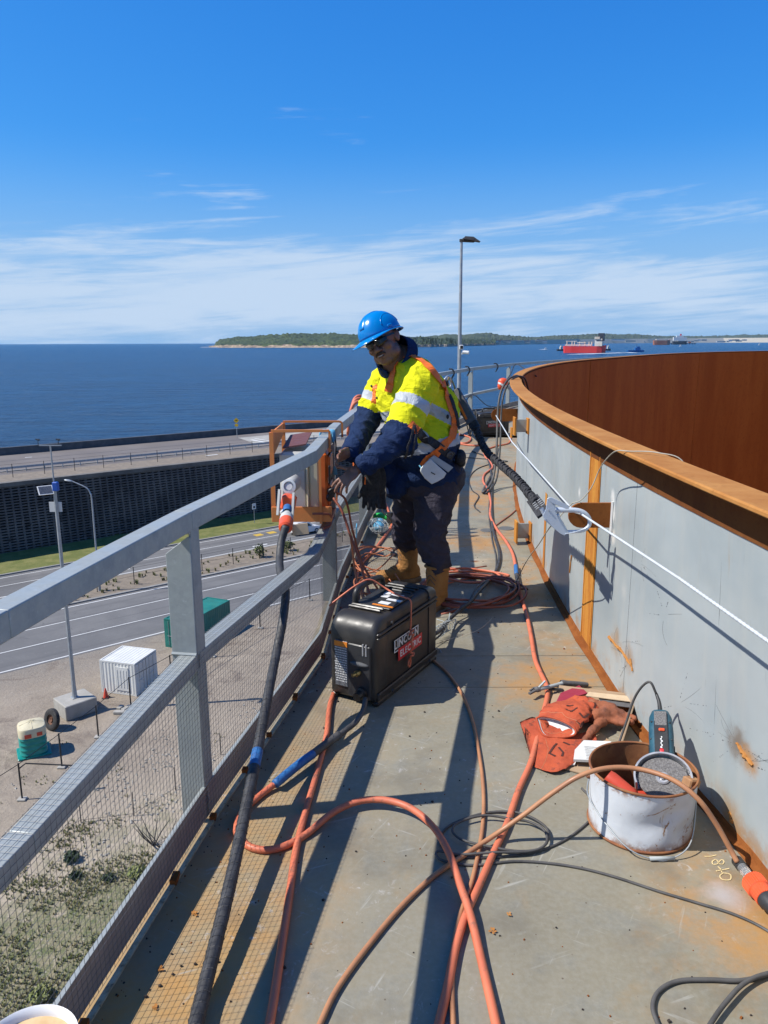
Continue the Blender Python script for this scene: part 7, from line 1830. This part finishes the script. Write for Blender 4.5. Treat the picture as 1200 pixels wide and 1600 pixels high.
# helmet
hf0 = V((-.62, -.73, -.27)).normalized(); hu0 = (hu-hf0*hu.dot(hf0)).normalized(); HM0 = Matrix((hf0.cross(hu0).normalized(), hf0, hu0)).transposed().to_4x4(); HM0.translation = HC
HT = HM0 @ Matrix.Translation((0, -.006, .042)) @ Matrix.Rotation(.06, 4, 'X')
b = MB(); NU, NV = 64, 22
def helm(u, v):
    a = 2*math.pi*u; p = (math.pi/2)*(1-v)    # v 0 top, 1 rim
    cx, cy = math.cos(a), math.sin(a)
    rx, ry, rz = .108, .131, .124
    q = math.cos(p)**.86; x = rx*q*cx; y = ry*q*cy; z = rz*math.sin(p)**1.0
    # raised crown with a soft step at the sides
    side = abs(cx)
    return V((x, y, z))
b.grid(NU+1, NV, helm, flip=True)
hel = make('helmet', b, 'helmet_blue', root, smooth='all', world=False); hel.matrix_basis = ORIG[root.name].inverted() @ HT; ORIG[hel.name] = HT.copy()
sol = hel.modifiers.new('s', 'SOLIDIFY'); sol.thickness = .003; sol.offset = -1
def hpart(name, b, mat='helmet_blue', smooth='all'):
    me_ = make(name, b, mat, None, smooth=smooth); me_.parent = hel; return me_
# brim: long peak in front, narrow at the sides and back, curving up over the ears
def rim(u):
    a = 2*math.pi*u; cx, cy = math.cos(a), math.sin(a); return a, cx, cy
b = MB()
def brim(u, v):
    a, cx, cy = rim(u); fr = max(0, cy)**2.2; bk = max(0, -cy); sd = abs(cx)
    w = .008+.060*fr+.004*bk; r0 = V((.108*cx, .131*cy, 0)); d = V((cx*.9, cy, 0)).normalized()
    z = -.004-(.026*fr+.010*bk)*v-.002*v+.012*sd*sd*(1-fr)*v*0
    return r0*(1.0)+d*w*v+V((0, 0, z))
b.grid(NU+1, 7, brim); o = hpart('brim', b); sol = o.modifiers.new('s', 'SOLIDIFY'); sol.thickness = .003
b = MB(); pts = [brim(k/NU, 1) for k in range(NU+1)]; b.tube(pts, .0032, 6, cap=False); hpart('brim_edge', b)
b = MB(); pts = []
for k in range(25):
    t = -1.15+2.3*k/24; pts.append(V((0, .132*math.sin(t), .125*math.cos(t))))
for x0, w in ((0, .020),):
    secs = []
    for q in pts:
        n_ = V((0, q.y/.132**2, q.z/.125**2)).normalized(); secs.append([q+V((-w, 0, 0))-n_*.006, q+V((-w*.75, 0, 0))+n_*.003, q+V((w*.75, 0, 0))+n_*.003, q+V((w, 0, 0))-n_*.006])
    b.sweep(secs)
hpart('crown_ridge', b)
for s_ in (-1, 1):
    b = MB(); pts = []
    for k in range(21):
        t = math.pi*(.02+.96*k/20); pts.append((math.cos(t)*.070, math.sin(t)*.058))
    loop = []
    for (yy, zz_) in pts:
        y = yy-.01; z = .030+zz_; q = 1-(y/.131)**2-(z/.125)**2; x = .108*math.sqrt(max(0, q)) if q > 0 else 0; loop.append(V((s_*(x+.001), y, z)))
    b.tube(loop, .0035, 6); hpart('side_step', b)
    b = MB(); b.bbox((s_*.1085, .02, .018), (.006, .035, .016), .002); hpart('accessory_slot', b)
# ---- shirt
m = MB()
m.ell(CH1, (.205, .200, .215), Matrix.Rotation(-.22, 3, 'Y'), 28, 18); m.ell(CH1+V((.0, 0, .07)), (.165, .215, .16), Matrix.Rotation(-.15, 3, 'Y'), 28, 18)
m.ell(BEL, (.238, .205, .20), None, 28, 18); m.ell(PEL+V((.0, 0, -.005)), (.232, .205, .135), Matrix.Rotation(.10, 3, 'Y'), 28, 18)
m.ell(Q(690, 650, 4.46), (.105, .15, .18), None, 20, 14); m.ell(Q(603, 735, 4.42), (.075, .14, .10), None, 20, 14)
m.ell(Q(618, 758, 4.38), (.075, .10, .085), None, 16, 12)
m.cone(NB+V((.03, 0, -.03)), SHn+V((.0, 0, .01)), .095, .105, 20); m.cone(NB+V((.01, 0, -.03)), SHf, .095, .10, 20)
m.cone(SHn, ELn, .108, .092, 24); m.cone(ELn, WRn+V((.02, 0, 0)), .086, .058, 24); m.ell(ELn+V((.02, 0, -.012)), (.085, .075, .075), None, 18, 12)
m.cone(SHf, ELf, .10, .082, 24); m.cone(ELf, WRf+V((.01, 0, .0)), .078, .052, 24)
sh = remesh(m, .0075, 5, .5); Nn = normals(sh)
def dseg(p, a, c_):
    d = c_-a; t = max(0, min(1, (p-a).dot(d)/d.dot(d))); return (p-(a+d*t)).length, t
for i, p in enumerate(sh.v):
    dn, tn_ = dseg(p, ELn, WRn); df, tf_ = dseg(p, ELf, WRf)
    n1 = noise.noise(V((p.x*9+p.z*5, p.y*6, p.z*13))); rg = (1-abs(noise.noise(V((p.x*12, p.y*8, p.z*17+p.x*8)))))**3
    amp = .011
    if min(dn, df) < .11: amp = .014
    q = rg-.55+n1*.5
    if PEL.z-.16 < p.z < PEL.z+.02: q += .25*math.sin(math.atan2(p.y-PEL.y, p.x-PEL.x)*9)*.6
    sh.v[i] = p+Nn[i]*amp*q
E1m = (SHn+ELn)/2
cls = {}
nS = (ELn-SHn).normalized(); nSf = (ELf-SHf).normalized()
def img(p):
    d = p-V((0, 0, CH)); f = d.dot(fwd); return 600+1200*d.dot(rt)/f, 800-1200*d.dot(up)/f
# body bands are level planes tilted with the lean of the torso
tz = V((-.25, 0, 1)).normalized()
def q_tape(c):
    q = (c-BEL).dot(V((-.18, 0, 1)).normalized()); return -.045 < q < .018
def classify(c):
    dn, tn_ = dseg(c, SHn, ELn); dw, tw = dseg(c, ELn, WRn); dfs, tfs = dseg(c, SHf, ELf); dfw, tfw = dseg(c, ELf, WRf)
    body_d = min((c-CH1).length-.17, (c-BEL).length-.19)
    s1 = (c-SHn).dot(nS); near_arm = (min(dn, dw) < .118 and c.y < 4.37 and body_d > -.10 and (dn < .112 or dw < .10))
    far_arm = (dfs < .105 or dfw < .085) and c.x < CH1.x-.10 and c.y > 4.40
    if dfw < .10 and tfw > .02 and (c-WRf).length < (ELf-WRf).length+.05 and c.x < CH1.x-.10 and c.z < ELf.z+.02: return 'navy'
    u_, v_ = img(c)
    if (u_ < 594 and v_ > 645 and c.y > 4.2) or (u_ < 606 and v_ > 662 and q_tape(c) is False): return 'navy'
    if dw < .125 and tw > .25: return 'navy'
    if near_arm and (dn < .112) and not (tw > .12 and dw < .09):
        if s1 > .27: return 'navy'
        if .105 < s1 < .165: return 'tape'
        return 'yellow'
    if dw < .10 and tw > .08 and c.x < ELn.x+.07: return 'navy'
    if far_arm:
        s2 = (c-SHf).dot(nSf)
        if dfw < .09 and tfw > .10: return 'navy'
        return 'navy' if s2 > .20 else ('tape' if .10 < s2 < .15 else 'yellow')
    q = (c-BEL).dot(V((-.18, 0, 1)).normalized())
    if q < -.045: return 'navy'
    if q < .018: return 'tape'
    q2 = (c-BEL).dot(V((.55, 0, 1)).normalized())
    if .175 < q2 < .235 and c.x > CH1.x-.02: return 'tape'
    q3 = (c-BEL).dot(tz)
    if .17 < q3 < .225 and c.x <= CH1.x-.02: return 'tape'
    return 'yellow'
for fi, f in enumerate(sh.f):
    c = V((0, 0, 0))
    for i in f: c += sh.v[i]
    c /= len(f); cls.setdefault(classify(c), []).append(f)
for key, nm, mt in (('yellow', 'shirt', 'shirt_yellow'), ('navy', 'shirt_lower_panel', 'shirt_navy'), ('tape', 'reflective_band', 'reflective_tape')):
    s_ = subset(sh, cls[key])
    o = make(nm, s_, mt, root, smooth='all', world=True)
BV = BVHTree.FromPolygons(sh.v, sh.f)
# collar
b = MB(); cn = NB+V((-.004, -.005, .045)); ax = (h(0, -.02, -.05)-NB).normalized()
ux = ax.orthogonal().normalized(); uy = ax.cross(ux)
cf = (hf-ax*hf.dot(ax)).normalized(); cs_ = ax.cross(cf)
def col(u, v):
    a = math.radians(28)+2*math.pi*(1-56/360)*u; r = .098+.010*v; lift = -.045+.085*v+ .028*(1-math.cos(a))*.5*v
    return NB+ax*(.045+lift)+cf*math.cos(a)*r+cs_*math.sin(a)*r
b.grid(40, 6, col); 
def col2(u, v):
    a = math.radians(24)+2*math.pi*(1-48/360)*u; r = .108+.024*v; return NB+ax*(.045+.040+.028*(1-math.cos(a))*.5-.062*v)+cf*math.cos(a)*r+cs_*math.sin(a)*r
b.grid(40, 6, col2); o = make('collar', b, 'shirt_navy', root, smooth='all', world=True); sol = o.modifiers.new('s', 'SOLIDIFY'); sol.thickness = .003
# cuffs
for w_, e_, r_ in ((WRn, ELn, .050), (WRf, ELf, .045)):
    d = (w_-e_).normalized(); b = MB(); axis_lathe(b, w_-d*.03, w_+d*.028, [(r_+.006, 0), (r_+.004, .5), (r_, 1), (r_-.006, 1), (r_-.004, .2)], 24); make('cuff', b, 'shirt_navy', root, smooth='all', world=True)
# placket, pocket, buttons on the chest, found on the shirt surface
def hit(u, v, off=.003):
    d = ray(u, v).normalized(); q = BV.ray_cast(V((0, 0, CH)), d)
    if q[0] is None: return None, None
    n_ = q[1]; n_ = -n_ if n_.dot(d) > 0 else n_; return q[0]+n_*off, n_
def surf_strap(name, px_, w, mat, parent=root, off=.006, t_=.003, n=6, pts3=None, width_dir=None):
    pts = []
    if px_:
        for u, v in px_:
            q, n_ = hit(u, v, off)
            if q is None: continue
            pts.append(q)
    else: pts = pts3
    P = cr(pts, n); secs = []
    for i, p in enumerate(P):
        q = BV.find_nearest(p); nn = q[1]
        if nn.dot(p-CH1) < 0 and nn.dot(p-BEL) < 0: nn = -nn
        d_ = (p-q[0]).dot(nn)
        if d_ < off: p = q[0]+nn*off
        P[i] = p
    P2 = [P[0]]+[(P[i-1]+P[i]*2+P[i+1])/4 for i in range(1, len(P)-1)]+[P[-1]]
    for i, p in enumerate(P2):
        q = BV.find_nearest(p); nn = q[1]
        if nn.dot(V((0, -1, .2))) < -.2: nn = -nn
        t = (P2[min(i+1, len(P2)-1)]-P2[max(i-1, 0)]).normalized(); s_ = t.cross(nn).normalized(); n2 = s_.cross(t)
        secs.append([p-s_*w/2, p+s_*w/2, p+s_*w/2+n2*t_, p-s_*w/2+n2*t_])
    b = MB(); b.sweep(secs); o = make(name, b, mat, parent, world=True); return o, P2
surf_strap('placket', [(592, 588), (588, 604), (586, 618)], .030, 'shirt_yellow', off=.003)
surf_strap('chest_pocket', [(590, 600), (592, 640)][:2], .10, 'shirt_yellow', off=.004, t_=.004) if False else None
for q in ((590, 622), (581, 604), (592, 644)):
    p, n_ = hit(*q, .006)
    if p is not None: b = MB(); b.ell(p, .007, None, 10, 6); make('button', b, 'grinder_dark', root, smooth='all', world=True)
# ---- trousers
m = MB()
m.ell(PEL+V((.015, 0, -.045)), (.195, .19, .14), None, 24, 16); m.ell(Q(698, 745, 4.5), (.11, .16, .12), None, 20, 12)
m.cone(HPn, KNn, .135, .098, 24); m.cone(KNn, ANn+V((0, 0, .185)), .097, .080, 24); m.cone(HPf, KNf, .125, .092, 24); m.cone(KNf, ANf+V((0, 0, .17)), .092, .074, 24)
tr = remesh(m, .008, 5); Nn = normals(tr)
for i, p in enumerate(tr.v):
    n1 = noise.noise(V((p.x*8+p.z*4, p.y*6, p.z*9+3))); rg = (1-abs(noise.noise(V((p.x*11+p.z*7, p.y*9, p.z*15)))))**3
    am = .010+.014*max(0, 1-abs(p.z-.28)/.12)+.006*max(0, 1-abs(p.z-.48)/.15); tr.v[i] = p+Nn[i]*am*(rg-.5+.5*n1)
make('trousers', tr, 'trousers_charcoal', root, smooth='all', world=True)
# ---- boots
def boot(an, toe, name='boot'):
    d = V((toe.x-an.x, toe.y-an.y, 0)).normalized(); s_ = V((-d.y, d.x, 0)); c0 = V((an.x, an.y, 0)); R = Matrix((d, s_, V((0, 0, 1)))).transposed()
    def L(a, c_, z): return c0+d*a+s_*c_+V((0, 0, z))
    m = MB()
    m.cone(L(-.008, 0, .12), L(-.004, 0, .225), .062, .070, 20); m.ell(L(-.02, 0, .075), (.072, .048, .062), R, 20, 12)
    m.ell(L(.07, 0, .072), (.085, .050, .050), R @ Matrix.Rotation(.22, 3, 'Y'), 20, 12); m.ell(L(.155, 0, .055), (.066, .054, .042), R, 20, 12); m.ell(L(.04, 0, .045), (.14, .046, .030), R, 20, 12)
    r = remesh(m, .006, 3); o = make(name, r, 'boot_tan', root, smooth='all', world=True)
    b = MB(); n = 30; secs = []
    for z, k in ((0.0, .97), (.004, 1.0), (.028, 1.0), (.032, .96)):
        lp_ = []
        for q in range(n):
            a = 2*math.pi*q/n; x = .155*math.cos(a)+.055; w = .052-.007*max(0, math.cos(a+math.pi))-.010*math.exp(-((x-.03)/.04)**2); lp_.append(L(x*k, w*k*math.copysign(abs(math.sin(a))**.7, math.sin(a)), z))
        secs.append(lp_)
    b.sweep(secs); make('sole', b, 'boot_sole', o, world=True, smooth=30)
    bvb = BVHTree.FromPolygons(r.v, r.f)
    for k in range(5):
        b = MB(); x = .095-.010*k; z = .11+.030*k; pts = [L(x, -.04, z-.01), L(x+.03, 0, z+.02), L(x, .04, z-.01)]
        pts = [bvb.find_nearest(p)[0] for p in cr(pts, 4)]; b.tube(pts, .0028, 5); make('lace', b, 'lace', o, world=True)
    m = MB(); m.ell(L(.045, 0, .245), (.02, .038, .045), R @ Matrix.Rotation(-.2, 3, 'Y'), 14, 8); make('tongue', m, 'boot_tan', o, smooth='all', world=True)
    b = MB(); b.tube(cr([L(-.004+.072*math.cos(a), .070*math.sin(a), .255+.012*math.cos(a)) for a in [k*math.pi/6-2.2 for k in range(9)]], 3), .008, 8); make('padded_collar', b, 'boot_tan', o, smooth='all', world=True)
boot(ANn, ANn+V((-.14, -.16, 0))); boot(ANf, ANf+V((-.30, -.10, 0)))
# ---- harness
har = make('harness_strap', MB().add([], []), 'strap_orange') if False else None
def hs(name, px_, w=.044, mat='strap_orange', **k): return surf_strap(name, px_, w, mat, **k)
hs('harness_strap', [(623, 561), (636, 557), (650, 560), (663, 568), (675, 580), (686, 594), (694, 606)])
hs('harness_strap', [(607, 612), (612, 596), (617, 578), (622, 565)])
hs('harness_strap', [(588, 601), (586, 618), (583, 636)][:3], .03)
hs('harness_strap', [(690, 596), (696, 612), (702, 632), (708, 652), (710, 668), (706, 684)], .040)
o_, lp1 = hs('harness_strap', [(708, 664), (704, 682), (693, 696), (680, 709), (668, 719), (662, 727)], .050)
hs('waist_belt', [(652, 672), (662, 683), (676, 692), (692, 703), (706, 712), (716, 716)], .046, 'webbing_black', off=.008)
hs('harness_strap', [(640, 662), (646, 668), (652, 674)], .044)
q_, _ = hs('belt_label', [(657, 676), (666, 684)], .034, 'reflective_tape', off=.013)
hs('black_loop', [(645, 666), (641, 680), (634, 700), (633, 712)], .012, 'webbing_black', off=.012)
hs('black_loop', [(646, 666), (647, 682), (644, 700), (640, 711)], .012, 'webbing_black', off=.012)
hs('black_strap', [(700, 618), (708, 640), (713, 660), (715, 668)], .022, 'webbing_black', off=.012)
p, n_ = hit(700, 708, .014)
if p is not None:
    b = MB(); Mz = n_.to_track_quat('Z', 'Y').to_matrix().to_4x4(); Mz.translation = p; b.lathe([(.020, 0), (.020, .006), (.015, .008), (.014, .003), (.001, .003)], 20, Mz); b.box(p+n_*.006, (.004, .004, .026)); make('round_buckle', b, 'pack_grey', root, smooth=True, world=True)
p, n_ = hit(699, 650, .012)
if p is not None: b = MB(); b.ell(p, (.008, .006, .013)); make('strap_slot', b, 'webbing_black', root, smooth='all', world=True)
b = MB(); b.ell(Q(719, 714, 4.42), (.035, .06, .045)); b.ell(Q(721, 722, 4.45), (.025, .05, .03)); make('belt_bag', b, 'webbing_black', root, smooth='all', world=True)
# dorsal ring and hardware on the back
b = MB(); b.tube(cr([Q(694, 594, 4.50), Q(700, 588, 4.52), Q(704, 594, 4.55), Q(704, 604, 4.55), Q(698, 606, 4.52)], 5), .006, 8); make('back_ring', b, 'chrome', root, smooth='all', world=True)
b = MB(); b.bbox(Q(696, 600, 4.47), (.03, .06, .05), .006); make('back_pad', b, 'webbing_black', root, world=True)
# clear pouch with white card hanging at the hip
p0_, p1_, p2_, p3_ = Q(677, 711, 4.235), Q(708, 728, 4.28), Q(696, 746, 4.28), Q(664, 728, 4.225)
def slab(name, pts, t_, mat, bv_=.002):
    n_ = (pts[1]-pts[0]).cross(pts[2]-pts[0]).normalized()
    if n_.y > 0: n_ = -n_
    b = MB(); n = len(pts); b.add([p for p in pts]+[p+n_*t_ for p in pts], [tuple(range(n)), tuple(range(2*n-1, n-1, -1))]+[((i+1) % n, i, n+i, n+(i+1) % n) for i in range(n)]); o = make(name, b, mat, root, world=True); bev(o, bv_); return o
slab('clear_pouch', [Q(678, 711, 4.235), Q(708, 730, 4.265), Q(700, 738, 4.262), Q(671, 716, 4.232)], .006, 'pouch_clear')
slab('white_card', [Q(672, 716, 4.225), Q(697, 739, 4.25), Q(693, 746, 4.25), Q(683, 752, 4.245), Q(674, 756, 4.24), Q(663, 747, 4.23), Q(656, 736, 4.222), Q(657, 731, 4.22), Q(665, 722, 4.222)], .012, 'pouch_white', .004)
b = MB(); b.bar(Q(673.5, 738, 4.212), Q(680, 741.5, 4.216), .001, .006, upv=V((0, 0, 1))); make('small_print', b, 'grinder_dark', root, world=True)
b = MB(); b.tube(cr([Q(655, 727, 4.23), Q(659, 731, 4.22), Q(666, 728, 4.222), Q(672, 716, 4.235)], 4), .004, 6); make('clip_loop', b, 'tape_blue_pale', root, world=True)
# gloves hanging from the front of the harness
th = thing('work_gloves', 'pair of black work gloves hanging fingers down from the front of the worker\'s harness', 'gloves', Q(583, 760, 4.2))
def glove(c, fl):
    m = MB(); m.ell(Q(c, 752, 4.2), (.055, .03, .11), None, 18, 14); m.ell(Q(c+2, 732, 4.2), (.04, .03, .07), None, 16, 12)
    for k in range(4): m.cone(Q(c-10+k*6.2, 765, 4.2), Q(c-13+k*8, 797-abs(k-1.6)*3+fl, 4.2-.01*k), .0135, .0105, 12)
    m.cone(Q(c-9, 755, 4.2), Q(c-20+fl, 777, 4.19), .015, .011, 12); r = remesh(m, .005, 2); return make('glove', r, 'glove_black', th, smooth='all', world=True)
glove(581, 0); 
m = MB(); m.ell(Q(590, 750, 4.24), (.05, .03, .10), None, 18, 14)
for k in range(3): m.cone(Q(588+k*5, 765, 4.24), Q(590+k*5.5, 792+k, 4.24), .0125, .010, 12)
make('glove', remesh(m, .005, 2), 'glove_black', th, smooth='all', world=True)
b = MB(); strapbox(b, [Q(573, 728, 4.2), Q(576, 738, 4.19), Q(573, 748, 4.18), Q(572, 757, 4.18)], .022, .006, (1, 0, 0)); make('orange_strap', b, 'strap_orange', th, world=True)
b = MB(); b.tube(cr([Q(582, 728, 4.18), Q(585, 722, 4.18), Q(588, 728, 4.18), Q(584, 731, 4.18)], 4), .007, 6); make('yellow_clip', b, 'shirt_yellow', th, smooth='all', world=True)
hose('glove_cord', 'pale cord hanging from the worker\'s front down to the orange hose by the netting', [Q(598, 740, 4.3), Q(603, 770, 4.3), Q(597, 796, 4.35), Q(606, 808, 4.5), Q(612, 816, 4.7)], .004, 'cord_beige', 'cord', n=5)
